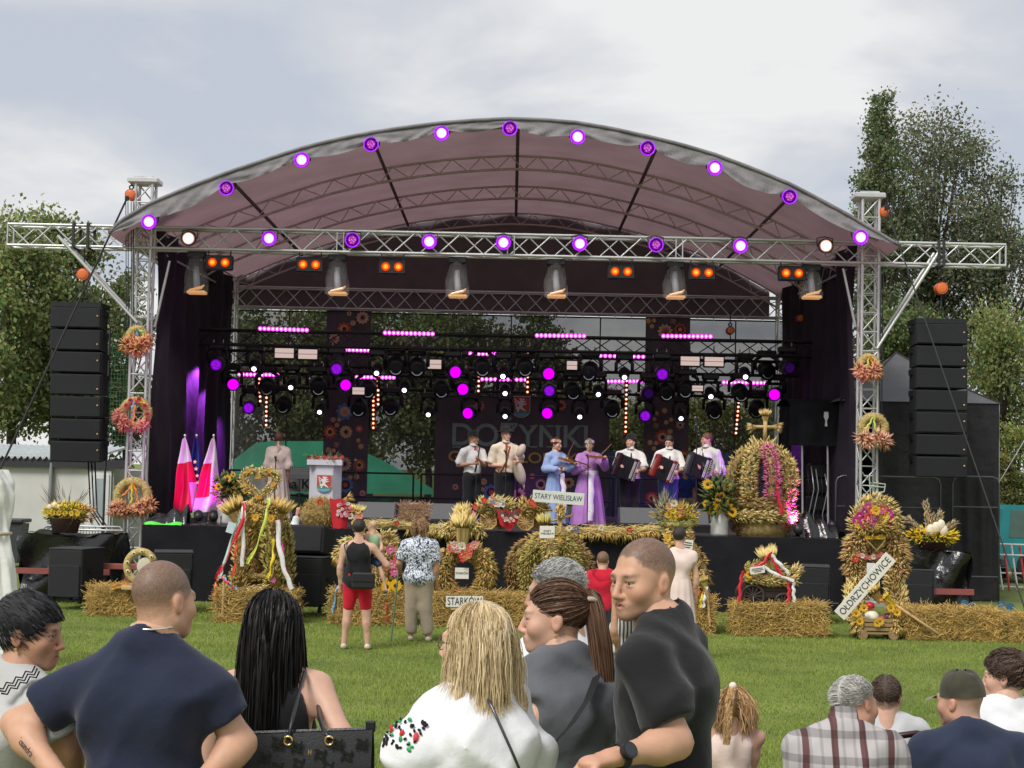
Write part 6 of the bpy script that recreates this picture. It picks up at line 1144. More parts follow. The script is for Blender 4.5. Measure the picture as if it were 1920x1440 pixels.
for k in range(10):
 a = 2 * math.pi * k / 10; a1 = a + .314; b = MB(); q = lambda an, r_, z: Vector((c0.x + .005 + r_ * math.cos(an), Y + r_ * math.sin(an) * .9, zk + z)); b.tube([q(a - .314, .15, 0), q(a - .2, .18, .10), q(a, .23, .22 if k % 2 == 0 else .17), q(a + .2, .18, .10), q(a1, .15, 0)], .016, 5); b.obj('point', mat('plaited_straw', (.6, .47, .17), .6, .2, 30, bump=.5), cr_, True)
b = MB(); b.tube([Vector((c0.x + .16 * math.cos(R(20 * i)), Y + .15 * math.sin(R(20 * i)), zk)) for i in range(18)], .03, 6, closed=True); b.obj('band', mat('plaited_straw', (.6, .47, .17)), cr_, True)
for k in range(12): a = math.pi + math.pi * (k + .5) / 12; bloom(cr_, Vector((c0.x + .2 * math.cos(a), Y + .19 * math.sin(a), zk - .03)), .035, (.4, .02, .02), (.3, .02, .02), n=7, cup=.8, name='rosebud')
zx, xx = P(1434, 798, Y), P(1434, 825, Y); PS = (.58, .42, .2)
MB().tube([P(1434, 824, Y), P(1435, 790, Y)], .035, 8).obj('cross_post', mat('tied_straw', (.5, .34, .14), .7, .3, 30, stretch=(6, 6, 1)), t, True); MB().tube([P(1414, 800, Y), P(1455, 801, Y)], .028, 8).obj('cross_arm', mat('tied_straw', (.5, .34, .14)), t, True); sheaf(t, P(1435, 792, Y), P(1435, 781, Y), .025, .06, 90, .12, .008, PS, 'cross_tuft'); sheaf(t, P(1420, 800, Y), P(1412, 801, Y), .02, .05, 70, .1, .008, PS, 'cross_tuft'); sheaf(t, P(1448, 800, Y), P(1456, 801, Y), .02, .05, 70, .1, .008, PS, 'cross_tuft')
# ---------------------------------------------------------------- wreaths on the towers
def husk(t, c, r, n, base, down=.2): d = nrm(RNG.normal(size=(n, 3)) * np.array([1, .6, 1])); put('husk_petals', ears(np.array(c) + d * r * .2, d + np.array([0, -.4, -down]), r, .02, base, .3), t)
COIL = mat('coil_straw', (.50, .38, .15)); YW_ = YT - .26
def wreath(label, cx, cy, rx, ry, husks, ribs, tr=.075, base=(.55, .24, .16)):
 t = thing('hanging_wreath', label, 'wreath', P(cx, cy + ry, YW_), 'wreaths hung on the towers'); MB().tube(arcpts(cx, cy, rx, ry, 0, 345, YW_, 26), tr, 9, closed=True).obj('coil_ring', COIL, t, True)
 n = 260; p, d, tt = path_frames(arcpts(cx, cy, rx, ry, 0, 360, YW_, 30), n); e = RNG.normal(size=(n, 3)); o = nrm(e - d * (e * d).sum(1, keepdims=True)); put('straw_wrap', stalks(p + o * tr, np.cross(d, o) + RNG.normal(size=(n, 3)) * .2, .09, .004, S_PALE, .35), t)
 for (hx, hy, hr_) in husks: husk(t, P(hx, hy, YW_ - .1), hr_ / 104, 60, base); bloom(t, P(hx, hy, YW_ - .16), .05, (.6, .2, .18), (.6, .4, .2))
 for pts, c_ in ribs: ribbon(t, [P(*p, YW_ - .1) for p in pts], .04, c_, twist=.5)
 return t
wreath('shaggy corn husk wreath highest on the left tower', 257, 634, 15, 17, [(240, 648, 17), (255, 653, 18), (270, 645, 18), (276, 638, 12), (246, 638, 13)], [([(258, 618), (257, 630), (256, 642)], (.1, .3, .5)), ([(258, 617), (266, 622), (270, 632)], GRN_R)], base=(.62, .30, .16))
t = wreath('straw wreath with red poppies and pink husks in the middle of the left tower', 254, 775, 24, 24, [(225, 785, 15), (232, 795, 16), (222, 777, 11), (260, 800, 12), (270, 798, 10)], [([(252, 747), (252, 768), (250, 790)], ORA_R), ([(256, 750), (266, 755), (272, 756)], YEL_R), ([(251, 746), (250, 756), (248, 764)], BLU_R)], base=(.62, .22, .2))
for px, py in ((245, 751), (237, 761), (261, 749), (272, 762), (276, 777), (274, 788), (256, 803), (264, 806)): bloom(t, P(px, py, YW_ - .1), .055, (.5, .02, .04), (.1, .02, .03))
wreath('large coiled straw wreath with orange bow low on the left tower', 249, 930, 28, 27, [(225, 952, 16), (235, 958, 15), (268, 950, 18), (262, 956, 14), (215, 956, 14), (282, 946, 16)], [([(250, 905), (240, 920), (230, 930)], ORA_R), ([(250, 905), (255, 922), (258, 940)], ORA_R), ([(248, 904), (247, 925), (246, 945)], YEL_R)], .085, (.55, .28, .16))
wreath('small husk wreath with lime ribbon highest on the right tower', 1628, 687, 16, 17, [(1613, 694, 15), (1622, 702, 15), (1638, 698, 16), (1642, 690, 13)], [([(1630, 668), (1627, 684), (1624, 694)], LIM_R), ([(1631, 668), (1638, 684), (1642, 698)], ORA_R)], base=(.62, .30, .18))
wreath('coiled straw wreath with star husk flowers lower on the right tower', 1637, 803, 22, 22, [(1622, 822, 19), (1648, 822, 20), (1630, 830, 16), (1658, 828, 16)], [([(1640, 779), (1640, 800), (1648, 820)], LIM_R), ([(1640, 779), (1630, 795), (1622, 805)], LIM_R)], base=(.66, .38, .28))
t = thing('wire_bracket', 'pale wire frame clamped to the right tower above the flower dome', 'bracket', P(1640, 908, YT - .2))
for (a, b_) in (((1620, 892), (1637, 892)), ((1637, 905), (1660, 908)), ((1660, 908), (1658, 922)), ((1658, 922), (1640, 925)), ((1630, 892), (1632, 925)), ((1620, 910), (1660, 914))): rod('wire', P(*a, YT - .2), P(*b_, YT - .2), .012, mat('pale_green_wire', (.45, .5, .42), .5, .1), t, 5)
# ---------------------------------------------------------------- wings: covered stacks and planters
PLA = mat('black_plastic', (.012, .012, .013), .22, .2, 3, bump=.5, bscale=4, dist=.08, spec=.6); REDW = mat('red_timber', (.26, .07, .06), .6, .2)
def cover(label, x0, x1, y0, y1, Y, deep, seed):
 A, B = P(x0, y0, Y), P(x1, y1, Y); zt = P((x0 + x1) / 2, y0, Y).z; w = B.x - A.x; t = thing('covered_stack', label, 'covered crates', ((A.x + B.x) / 2, Y + deep / 2, 0), 'plastic covered stacks')
 f = lambda u, v: Vector((A.x + w * u + .05 * math.sin(v * 6 + seed) * (1 if u > .5 else -1) * abs(u - .5) * 2, Y - .04 * math.sin(u * 13 + seed + 4 * v) - .07 * v * math.sin(u * 5 + seed * 2) - .05 * math.sin(v * 7 + u * 8), zt - (zt - .1) * v + .03 * math.sin(u * 7 + seed)))
 MB().grid(f, 40, 22).obj('front_sheet', PLA, t, True); MB().grid(lambda u, v: Vector((A.x + w * u, Y + deep * v, zt + .03 * math.sin(u * 7 + seed) + .02 * math.sin(u * 15 + v * 9))), 30, 10).obj('top_sheet', PLA, t, True)
 for xs in (A.x, B.x): MB().grid(lambda u, v: Vector((xs + .03 * math.sin(v * 8 + u * 5), Y + deep * u, zt - (zt - .1) * v)), 10, 14).obj('side_sheet', PLA, t, True)
 MB().box(((A.x + B.x) / 2, Y + deep / 2 + .05, zt / 2), (w * .9, deep * .8, zt * .96)).obj('crate', BLK, t); ubox('red_timber', ((A.x + B.x) / 2, Y - .12, .52), (w * 1.02, .06, .09), REDW, t)
 return zt
z1 = cover('black plastic covered stack under the wicker basket on the left', 40, 206, 1003, 1118, 25.8, 1.2, 1); z2 = cover('black plastic covered stack under the planter on the right', 1693, 1820, 1036, 1150, 25.4, 1.1, 3)
def planter(label, px, Y, z, w, h, fl, m):
 x = P(px, 1000, Y).x; t = thing('planter', label, 'planter', (x, Y, z), 'flower planters'); b = MB(); b.lathe([(0, 0), (w * .40, 0), (w * .5, h * .95), (w * .53, h), (w * .46, h), (w * .4, h * .3)], 20, (x, Y, z)); b.obj('pot', m, t, True); return t, Vector((x, Y, z + h))
t, c = planter('brown wicker basket of yellow flowers on the left covered stack', 122, 26.2, z1 + .02, .5, .24, None, mat('wicker_brown', (.09, .035, .025), .7, .3, 40, bump=1, bscale=70, stretch=(1, 1, 3)))
foliage(t, c + Vector((0, 0, .1)), (.34, .22, .14), 700, .08, .012, (.72, .50, .04), .4, 'yellow_sprays'); foliage(t, c + Vector((.3, 0, .08)), (.16, .15, .12), 160, .09, .012, (.55, .33, .16), .3, 'pink_grasses'); foliage(t, c + Vector((0, 0, .2)), (.3, .15, .2), 60, .28, .006, (.14, .09, .06), 1, 'dark_grasses'); foliage(t, c, (.3, .2, .1), 150, .1, .02, (.12, .16, .03))
for k in range(3): MB().sph(c + Vector((-.22 + .07 * k, -.1, .17 + .03 * (k == 1))), .06, 10, 7).obj('pale_gourd', mat('pale_gourd', (.7, .6, .38), .5, .15), t, True)
for k in range(6): bloom(t, c + Vector((-.25 + .1 * k, -.22, .08)), .05, (.75, .5, .03))
t, c = planter('brown planter of yellow flowers and grasses on the right covered stack', 1748, 25.8, z2 + .02, .5, .14, None, mat('brown_pot', (.07, .03, .022), .5, .2))
foliage(t, c + Vector((0, 0, .08)), (.38, .2, .12), 700, .09, .014, (.75, .48, .02), .3, 'yellow_sprays'); foliage(t, c, (.3, .2, .06), 120, .1, .02, (.12, .16, .03))
for k, (dx, dz, h) in enumerate(((-.35, .35, .35), (-.1, .6, .3), (.3, .3, .3), (.12, .45, .2), (-.02, .4, .2))): eartube('pampas_plume', [c + Vector((dx * .3, 0, .1)), c + Vector((dx * .8, 0, dz * .7)), c + Vector((dx * 1.15, -.02, dz))], .045, 130, .12, .008, (.40, .33, .22), t, 1, .5, taper=[.3, 1, .5])
for dx, dz in ((.02, .22), (.1, .26), (-.07, .18), (.14, .18)): MB().sph(c + Vector((dx, -.15, dz)), (.07, .06, .10), 12, 8).obj('cream_gourd', mat('cream_gourd', (.75, .66, .5), .5, .1), t, True)
# crowd barriers behind the left wing
BARM = mat('galvanised', (.42, .44, .45), .4, .15, metal=.6)
for k, (x0, x1, py, Yb) in enumerate(((78, 235, 985, 27.8), (85, 240, 992, 27.4), (190, 250, 1000, 27.0))):
 a, b_ = P(x0, py, Yb), P(x1, py, Yb); t = thing('crowd_barrier', 'grey steel crowd barrier behind the left covered stack, %s' % ('rearmost', 'middle', 'front one by the tower')[k], 'barrier', ((a.x + b_.x) / 2, Yb, 0), 'crowd barriers'); zt = a.z
 MB().tube([(a.x, Yb, .08), (a.x, Yb, zt - .1), (a.x + .1, Yb, zt), (b_.x - .1, Yb, zt), (b_.x, Yb, zt - .1), (b_.x, Yb, .08)], .02, 7).obj('frame', BARM, t, True); rod('low_rail', (a.x, Yb, .2), (b_.x, Yb, .2), .015, BARM, t)
 nb_ = max(5, int((b_.x - a.x) / .1))
 for i in range(1, nb_): x = a.x + (b_.x - a.x) * i / nb_; rod('bar', (x, Yb, .2), (x, Yb, zt), .008, BARM, t, 5)
 for x in (a.x + .15, b_.x - .15): rod('foot', (x, Yb - .25, .015), (x, Yb + .25, .015), .015, BARM, t)
ubx = thing('timber_beam', 'red brown timber beam lying behind the left bass cabinets', 'beam', P(215, 1062, 25.3)); MB().cbox(P(215, 1062, 25.3), (.9, .1, .09), .008).obj('beam', REDW, ubx); 
for px in (185, 240): MB().cbox(Vector((P(px, 1062, 25.3).x, 25.3, P(px, 1062, 25.3).z / 2 - .03)), (.08, .08, P(px, 1062, 25.3).z - .06), .005).obj('support', REDW, ubx)
# upturned dolly
Y = 24.6; t = thing('wheeled_dolly', 'upturned wooden dolly with blue castors right of the straw bales', 'dolly', (P(1860, 1140, Y).x, Y, 0)); c = P(1860, 1130, Y); BLW = mat('blue_wheel', (.03, .12, .2), .5, .1)
MB().cbox((c.x, Y + .3, .14), (.66, .5, .16), .01).obj('crate', BLK, t); MB().cbox((c.x, Y + .3, .25), (.85, .6, .03), .005).obj('board', mat('dolly_board', (.25, .16, .1), .7, .2), t)
for dx in (-.28, .3):
 for dy in (.06, .5): MB().cyl((c.x + dx, Y + dy - .02, .35), (c.x + dx, Y + dy + .02, .35), .06, n=14).obj('castor', BLW, t); rod('fork', (c.x + dx, Y + dy, .26), (c.x + dx, Y + dy, .36), .015, ALU, t, 6)
# ---------------------------------------------------------------- flags
def flag(label, px, y0, Y, cols, w=.36, lean=0):
 top = P(px, y0, Y); x0 = P(px - lean, 985, Y).x; t = thing('flag', label, 'flag', (x0, Y + .02, DECKZ), 'flags on poles'); rod('pole', (x0, Y + .03, DECKZ), (top.x, Y + .03, top.z + .05), .013, LW, t); MB().sph((top.x, Y + .03, top.z + .07), .025, 8, 6).obj('finial', ALU, t, True); MB().lathe([(.16, 0), (.15, .03), (.03, .06), (0, .06)], 14, (x0, Y + .03, DECKZ)).obj('stand', BLKM, t)
 zb = DECKZ + .18
 for (v0, v1, u0, u1, m) in cols:
  def f(u, v):
   U = u0 + (u1 - u0) * u; Vv = v0 + (v1 - v0) * v; ww = w * (.10 + .9 * Vv ** .8); x = top.x + (x0 - top.x) * Vv + (U - .55) * ww * 1.15; return Vector((x, Y - .05 - .09 * math.sin(U * 9 + Vv * 3) * (.3 + Vv) + .03 * math.sin(Vv * 11), top.z + (zb - top.z) * Vv + .05 * U))
  MB().grid(f, 16, 20).obj('flag_cloth', m, t, True)
 return t, top, x0, zb
FW, FR, FB = leafmat('flag_white', (.72, .70, .72), .05, .3), leafmat('flag_red', (.58, .015, .05), .08, .3), leafmat('flag_blue', (.012, .03, .18), .08, .25)
flag('white and red flag nearest to the left curtain', 346, 824, 28.0, [(0, .34, 0, 1, FW), (.335, 1, 0, .72, FR), (.335, .62, .7, 1, FR), (.615, 1, .7, 1, FW)], .42, -8); t, top, x0, zb = flag('dark blue flag with gold stars between two white and red flags', 368, 824, 28.15, [(0, 1, 0, 1, FB)], .36, -3); 
for k in range(4): c = P(366 + 2 * k, 866 + 13 * k, 27.95); pts = [Vector((c.x + (.04 if i % 2 == 0 else .016) * math.sin(i * math.pi / 5), 27.93 - .0, c.z + (.04 if i % 2 == 0 else .016) * math.cos(i * math.pi / 5))) for i in range(10)]; MB().prism(pts, (0, .005, 0)).obj('gold_star', mat('star_gold', (.7, .55, .2), .5, 0), t)
flag('white and red flag nearest to the milk can', 400, 824, 27.9, [(0, .34, 0, 1, FW), (.335, .80, .0, .62, FR), (.335, 1, .6, 1, FW), (.79, 1, 0, .62, FW)], .42, 10)
for lab, x0, x1, y0, y1, Y, s in (('crumpled black sheet with lime green hem at the left stage corner', 272, 348, 944, 988, 27.0, 1), ('crumpled black sheet at the right stage corner', 1500, 1572, 950, 1004, 27.0, 2)):
 A, B = P(x0, y1, Y), P(x1, y1, Y); t = thing('plastic_sheet', lab, 'sheet', ((A.x + B.x) / 2, Y + .2, DECKZ), 'crumpled sheets on stage'); H = P(x0, y0, Y).z - DECKZ
 MB().grid(lambda u, v: Vector((A.x + (B.x - A.x) * u, Y + .6 * v + .03 * math.sin(u * 15 + v * 7), DECKZ + .01 + H * (math.sin(math.pi * min(1, v * 1.3 + .0)) * (.35 + .65 * (u if s == 1 else 1 - u))) * (.85 + .15 * math.sin(u * 17 + v * 9)))), 34, 22).obj('sheet', PLA, t, True)
 if s == 1: MB().grid(lambda u, v: Vector((A.x + (B.x - A.x) * .92 * u, Y - .02 - .1 * v + .01 * math.sin(u * 20), DECKZ + .035 + .02 * math.sin(u * 9) - .05 * v)), 30, 3).obj('green_hem', mat('lime_hem', (.12, .75, .08), .5, .05), t, True)
# ---------------------------------------------------------------- lectern, stands
Y = 30.2; LEC = mat('lectern_white', (.62, .60, .66), .4, .05); t = thing('lectern', 'white speaking desk with red lion crest and flowers on top', 'lectern', (P(610, 985, Y).x, Y + .2, DECKZ)); c = P(610, 900, Y); zt = P(610, 870, Y).z
MB().prism([Vector((c.x - .30, Y, DECKZ)), Vector((c.x - .16, Y - .15, DECKZ)), Vector((c.x + .16, Y - .15, DECKZ)), Vector((c.x + .30, Y, DECKZ)), Vector((c.x + .28, Y + .3, DECKZ)), Vector((c.x - .28, Y + .3, DECKZ))], (0, 0, zt - DECKZ - .02)).obj('body', LEC, t)
MB().prism([Vector((c.x - .33, Y - .2, zt - .02)), Vector((c.x + .33, Y - .2, zt - .02)), Vector((c.x + .30, Y + .3, zt - .02)), Vector((c.x - .30, Y + .3, zt - .02))], (0, 0, .10)).obj('top', LEC, t); crest(Vector((c.x, Y - .17, P(610, 907, Y).z)), .27, .32, t)
fb = thing('flower_spray', 'spray of red and pink flowers lying on the white lectern', 'flowers', Vector((c.x, Y, zt + .08)))
for k in range(12): bloom(fb, Vector((c.x - .3 + .055 * k, Y - .08 + .05 * math.sin(k * 2), zt + .12 + .02 * math.sin(k * 3))), .045, [(.65, .05, .15), (.75, .6, .6), (.6, .03, .05)][k % 3])
foliage(fb, (c.x, Y - .05, zt + .11), (.33, .12, .03), 60, .14, .012, (.12, .2, .05), .1)
# music stand and microphone stands
t = thing('music_stand', 'black perforated music stand left of the lectern', 'music stand', (P(560, 985, 30.4).x, 30.4, DECKZ)); c = P(562, 887, 30.4); b = MB(); Mm = Matrix.Rotation(R(-15), 3, 'X'); MB().cbox(c, (.38, .015, .24), .004, Mm).obj('desk', BLK, t); rod('post', (c.x, 30.42, DECKZ + .05), c, .012, BLK, t)
for i in range(10):
 for j in range(4): disc('perforation', c + Mm @ Vector((-.16 + .035 * i, -.012, -.02 + .035 * j)), .007, mat('hole_grey', (.25, .26, .27), .5, 0), t, thick=.004)
for k in range(3): a = R(120 * k + 20); rod('leg', (c.x, 30.42, DECKZ + .2), (c.x + .25 * math.cos(a), 30.42 + .25 * math.sin(a), DECKZ + .01), .01, BLK, t)
MICS = [(517, 862, 30.6, 'in front of the woman in pale pink'), (668, 868, 31, 'right of the lectern'), (949, 850, 30.3, 'in front of the singer with the bagpipe'), (1103, 858, 30.2, 'between the two fiddlers'), (1307, 788, 30.6, 'high, in front of the accordion players'), (893, 893, 30.4, 'low, in front of the man in the hat'), (1156, 888, 30.6, 'right of the lilac dress')]
for px, py, Y, w in MICS:
 c = P(px, py, Y); t = thing('microphone_stand', 'black microphone stand ' + w, 'microphone', (c.x, Y, DECKZ), 'microphone stands'); rod('pole', (c.x, Y, DECKZ + .03), c, .011, BLK, t, 6); MB().tube([c + Vector((0, .02, -.02)), c + Vector((-.02, .09, .04))], .016, 7).obj('microphone', BLKM, t); MB().sph(c + Vector((-.022, .11, .05)), .03, 8, 6).obj('grille_ball', mat('mic_ball', (.15, .12, .1), .4, .2), t, True)
 for k in range(3): a = R(120 * k + 50); rod('leg', (c.x, Y, DECKZ + .08), (c.x + .3 * math.cos(a), Y + .3 * math.sin(a), DECKZ + .01), .01, BLK, t, 6)
# ================================================================ PEOPLE: distance-field bodies
def smin(a, b, k):
 h = np.clip(.5 + .5 * (b - a) / k, 0, 1); return b * (1 - h) + a * h - k * h * (1 - h)
class Field:
 def __init__(s, lo, hi, h):
  s.h = h; s.lo = np.array(lo, np.float32); n = np.ceil((np.array(hi) - s.lo) / h).astype(int) + 2; s.ax = [s.lo[i] + h * np.arange(n[i], dtype=np.float32) for i in range(3)]; s.F = np.full(tuple(n), 1.0, np.float32)
 def _slab(s, mn, mx, m):
  sl = []
  for i in range(3):
   a = int(np.clip((mn[i] - m - s.lo[i]) / s.h, 0, len(s.ax[i]))); b = int(np.clip((mx[i] + m - s.lo[i]) / s.h + 2, 0, len(s.ax[i]))); sl.append(slice(a, b))
  return tuple(sl)
 def _do(s, sl, d, k, op):
  f = s.F[sl]; s.F[sl] = smin(f, d, k) if op > 0 else -smin(-f, d, k)
 def pts(s, sl): return s.ax[0][sl[0]][:, None, None], s.ax[1][sl[1]][None, :, None], s.ax[2][sl[2]][None, None, :]
 def rc(s, a, b, r1, r2, k=.03, op=1, fd=None, ff=1.0, cut=False):
  """tapered capsule; fd/ff flatten it along a direction; cut squares off the b end"""
  a, b = np.array(a, np.float32), np.array(b, np.float32); rm = max(r1, r2); sl = s._slab(np.minimum(a, b) - rm, np.maximum(a, b) + rm, k + 3 * s.h); X, Y, Z = s.pts(sl); ab = b - a; L2 = float(ab @ ab) + 1e-9
  px, py, pz = X - a[0], Y - a[1], Z - a[2]; tt = (px * ab[0] + py * ab[1] + pz * ab[2]) / L2; t = np.clip(tt, 0, 1); px, py, pz = px - t * ab[0], py - t * ab[1], pz - t * ab[2]
  if fd is not None:
   c = (px * fd[0] + py * fd[1] + pz * fd[2]) * (ff - 1); px, py, pz = px + c * fd[0], py + c * fd[1], pz + c * fd[2]
  d = np.sqrt(px * px + py * py + pz * pz) - (r1 + (r2 - r1) * t)
  if cut: d = np.maximum(d, (tt - 1) * math.sqrt(L2))
  s._do(sl, d, k, op)
 def el(s, c, r, k=.03, op=1, M=None):
  c = np.array(c, np.float32); r = np.array(r, np.float32); rm = float(r.max()); sl = s._slab(c - rm, c + rm, k + 3 * s.h); X, Y, Z = s.pts(sl); x, y, z = X - c[0], Y - c[1], Z - c[2]
  if M is not None: x, y, z = [M[0][i] * x + M[1][i] * y + M[2][i] * z for i in range(3)]
  q = np.sqrt((x / r[0]) ** 2 + (y / r[1]) ** 2 + (z / r[2]) ** 2); g = np.sqrt((x / r[0] ** 2) ** 2 + (y / r[1] ** 2) ** 2 + (z / r[2] ** 2) ** 2); s._do(sl, q * (q - 1) / np.maximum(g, 1e-6), k, op)
 def mesh(s):
  F = s.F; S = F < 0; cn = np.array(F.shape) - 1; st = np.array([cn[1] * cn[2], cn[2], 1]); quads = []; ids = []; ps = []
  for ax in range(3):
   l = [slice(None)] * 3; h_ = [slice(None)] * 3; l[ax] = slice(0, -1); h_[ax] = slice(1, None); cr = S[tuple(l)] != S[tuple(h_)]; I = np.argwhere(cr)
   if not len(I): continue
   f0 = F[tuple(l)][cr]; f1 = F[tuple(h_)][cr]; p = I.astype(float); p[:, ax] += f0 / (f0 - f1); o1, o2 = [(1, 2), (2, 0), (0, 1)][ax]; ok = np.ones(len(I), bool); qs = []
   for d1, d2 in ((0, 0), (-1, 0), (-1, -1), (0, -1)):
    J = I.copy(); J[:, o1] += d1; J[:, o2] += d2; g = np.all((J >= 0) & (J < cn), 1); ok &= g; i_ = (J * st).sum(1); qs.append(i_); ids.append(i_[g]); ps.append(p[g])
   q = np.stack(qs, 1)[ok]; fl = f0[ok] > 0; q[fl] = q[fl][:, ::-1]; quads.append(q)
  if not quads: return np.zeros((0, 3)), np.zeros((0, 4), int)
  u, inv = np.unique(np.concatenate(ids), return_inverse=True); ps = np.concatenate(ps); ct = np.bincount(inv); V = np.stack([np.bincount(inv, ps[:, c]) for c in range(3)], 1) / ct[:, None] * s.h + s.lo; return V, np.searchsorted(u, np.concatenate(quads))
 def crease(s, amp, f=1.0):
  m = np.abs(s.F) < .04; I = np.nonzero(m); s.F[m] += amp * wrk(s.ax[0][I[0]], s.ax[1][I[1]], s.ax[2][I[2]], f)
def smooth(V, Fq, it=2):
 n = len(V); a = np.concatenate([Fq[:, i] for i in range(4)]); b = np.concatenate([Fq[:, (i + 1) % 4] for i in range(4)]); ct = np.maximum(np.bincount(a, minlength=n), 1)[:, None]
 for _ in range(it): V = .4 * V + .6 * np.stack([np.bincount(a, V[b, c], n) for c in range(3)], 1) / ct
 return V
def wrk(X, Y, Z, f=1.0):
 r = lambda s: (1 - np.abs(np.sin(s))) ** 2
 return .6 - 1.5 * r(9 * f * X + 5 * f * Z + 1.6 * np.sin(9 * f * Z + 5 * Y)) - 1.3 * r(7 * f * X - 8 * f * Z + 1.5 * np.sin(8 * f * X - 7 * Y) + 1) - .8 * r(4 * f * X + 13 * f * Z + 6 * f * Y + 1.2 * np.sin(15 * f * X))
SKM = mat('skin', (.5, .3, .2), .52, .06, 30, bump=.12, bscale=220, attr='col', dist=.004)
_b = SKM.node_tree.nodes['Principled BSDF']; _b.inputs['Subsurface Weight'].default_value = .12; _b.inputs['Subsurface Radius'].default_value = (.02, .008, .004); _b.inputs['Subsurface Scale'].default_value = .5
HAIRM = mat('hair_strands', (.1, .05, .03), .5, .1, 20, attr='col', spec=.35); EYW = mat('eye_white', (.52, .48, .45), .2, 0); EYI = mat('iris', (.06, .09, .10), .1, 0); EYP = mat('pupil', (.005, .005, .005), .1, 0)
def hairline(x, y, z, rec=0): return z - (.058 + rec - (y + .085) * .74 - .012 * (np.abs(x) > .055))
def head_field(h, sex, near, f):
 F = Field((-.1, -.135, -.215), (.1, .135, .135), h); m = sex == 'm'; jw = .046 if m else .040
 F.el((0, .016, .036), (.077, .098, .090), .02); F.el((0, -.028, -.026), (.0645, .064, .078), .035)
 for s in (-1, 1):
  F.rc((s * jw, .004, -.062), (s * .012, -.068, -.092), .025 if m else .02, .017, .03); F.el((s * .044, -.060, -.030), (.02, .02, .020), .035)
 F.el((0, -.078, -.094), (.020 if m else .016, .016, .015), .022); F.rc((-.034, -.083, .019), (.034, -.083, .019), .012, .012, .02)
 F.rc((0, .028, -.05), (0, .045, -.21), .059 if m else .046, .064 if m else .05, .03)
 if near:
  for s in (-1, 1):
   F.el((s * .032, -.098, .000), (.020, .017, .012), .012, -1); F.el((s * .0325, -.0815, .0075), (.0175, .0125, .0065), .006); F.el((s * .0325, -.0805, -.0085), (.0155, .011, .005), .006)
   F.el((s * .0125, -.099, -.041), (.0085, .0105, .0075), .006); F.el((s * .007, -.108, -.0475), (.004, .005, .003), .003, -1)
   F.rc((0, -.0965, -.0600), (s * .0235, -.0870, -.0650), .0052, .003, .006); F.rc((s * .002, -.0955, -.0740), (s * .019, -.0885, -.0700), .0062, .003, .006)
  F.rc((0, -.090, .012), (0, -.1135, -.036), .0085, .0115 if m else .010, .012); F.el((0, -.080, -.066), (.029, .017, .022), .02); F.rc((-.024, -.0905, -.0670), (.024, -.0905, -.0670), .0022, .0022, .003, -1); F.rc((-.012, -.1000, -.0672), (.012, -.1000, -.0672), .0024 + f.get('open', 0), .0024 + f.get('open', 0), .003, -1)
 else:
  F.rc((0, -.088, .006), (0, -.112, -.036), .010, .013, .012); F.rc((-.016, -.094, -.068), (.016, -.094, -.068), .01, .01, .01)
  for s in (-1, 1): F.el((s * .032, -.1, .0), (.017, .014, .010), .01, -1)
 for s in (-1, 1):
  F.el((s * .0775, .016, -.010), (.0095, .018, .030), .008, 1, np.array([[1, 0, 0], [0, .97, .24], [0, -.24, .97]])) 
  if near: F.el((s * .0885, .008, -.008), (.007, .010, .018), .005, -1); F.el((s * .0885, .007, -.030), (.005, .005, .006), .004, -1)
 return F
def head_color(V, skin, f):
 x, y, z = V[:, 0], V[:, 1], V[:, 2]; c = np.repeat(np.array(skin)[None], len(V), 0); g = lambda cx, cy, cz, r: np.exp(-(((np.abs(x) - cx) ** 2 + (y - cy) ** 2 + (z - cz) ** 2) / r ** 2))[:, None]
 red = g(.045, -.07, -.035, .03) * .5 + g(0, -.112, -.038, .018) * .5 + g(.085, .014, -.012, .03) * .5; c = c * (1 - red * np.array([0, .22, .22])); lips = np.clip(g(0, -.099, -.067, .012) * .55 + g(.012, -.096, -.067, .012) * .7, 0, 1) * (np.abs(z + .067) < .012)[:, None]
 c = c * (1 - lips) + np.array(f.get('lip', (.42, .16, .13))) * np.array(skin)[0] / .5 * lips; c = c * (1 - .30 * g(.032, -.088, -.004, .016)); c = c * (1 - .55 * (np.exp(-((z + .067) / .0022) ** 2) * (np.abs(x) < .023) * (y < -.07))[:, None])
 br = np.exp(-((np.abs(x) - .033) / .019) ** 2 - ((z - .0205 - .05 * (np.abs(x) - .033)) / .006) ** 2)[:, None] * (y < -.06)[:, None]; hc = np.array(f.get('brow', f.get('hair', (.05, .035, .025)))); c = c * (1 - .88 * br) + hc * .88 * br
 if f.get('stubble'):
  j = np.clip((-.045 - z) / .02, 0, 1) * np.clip((.02 - y) / .02, 0, 1) * (z > -.125); c = c * (1 - f['stubble'] * j[:, None] * np.array([.8, .7, .6]))
 if f.get('buzz'):
  ln = hairline(x, y, z, f.get('rec', 0)) + .004 * np.sin(x * 160) + .003 * np.sin(z * 230 + y * 90); m = np.clip(ln / .012, 0, 1); fade = np.clip((z - f.get('fade', -.2) + .25 * np.maximum(0, y - .02)) / .07, .28, 1) * m; fade = fade * np.clip((((y - .014) / .03) ** 2 + ((z + .012) / .042) ** 2 - .7) * 2 + 9 * (np.abs(x) < .066), 0, 1); n = (RNG.random(len(V)) - .5) * .25
  fade = np.clip(fade * f['buzz'] + n * (fade > .1), 0, 1)[:, None]; c = c * (1 - fade) + np.array(f['hair']) * fade * (1 + .25 * (RNG.random((len(V), 1)) - .5))
 return np.clip(c, 0, 1)
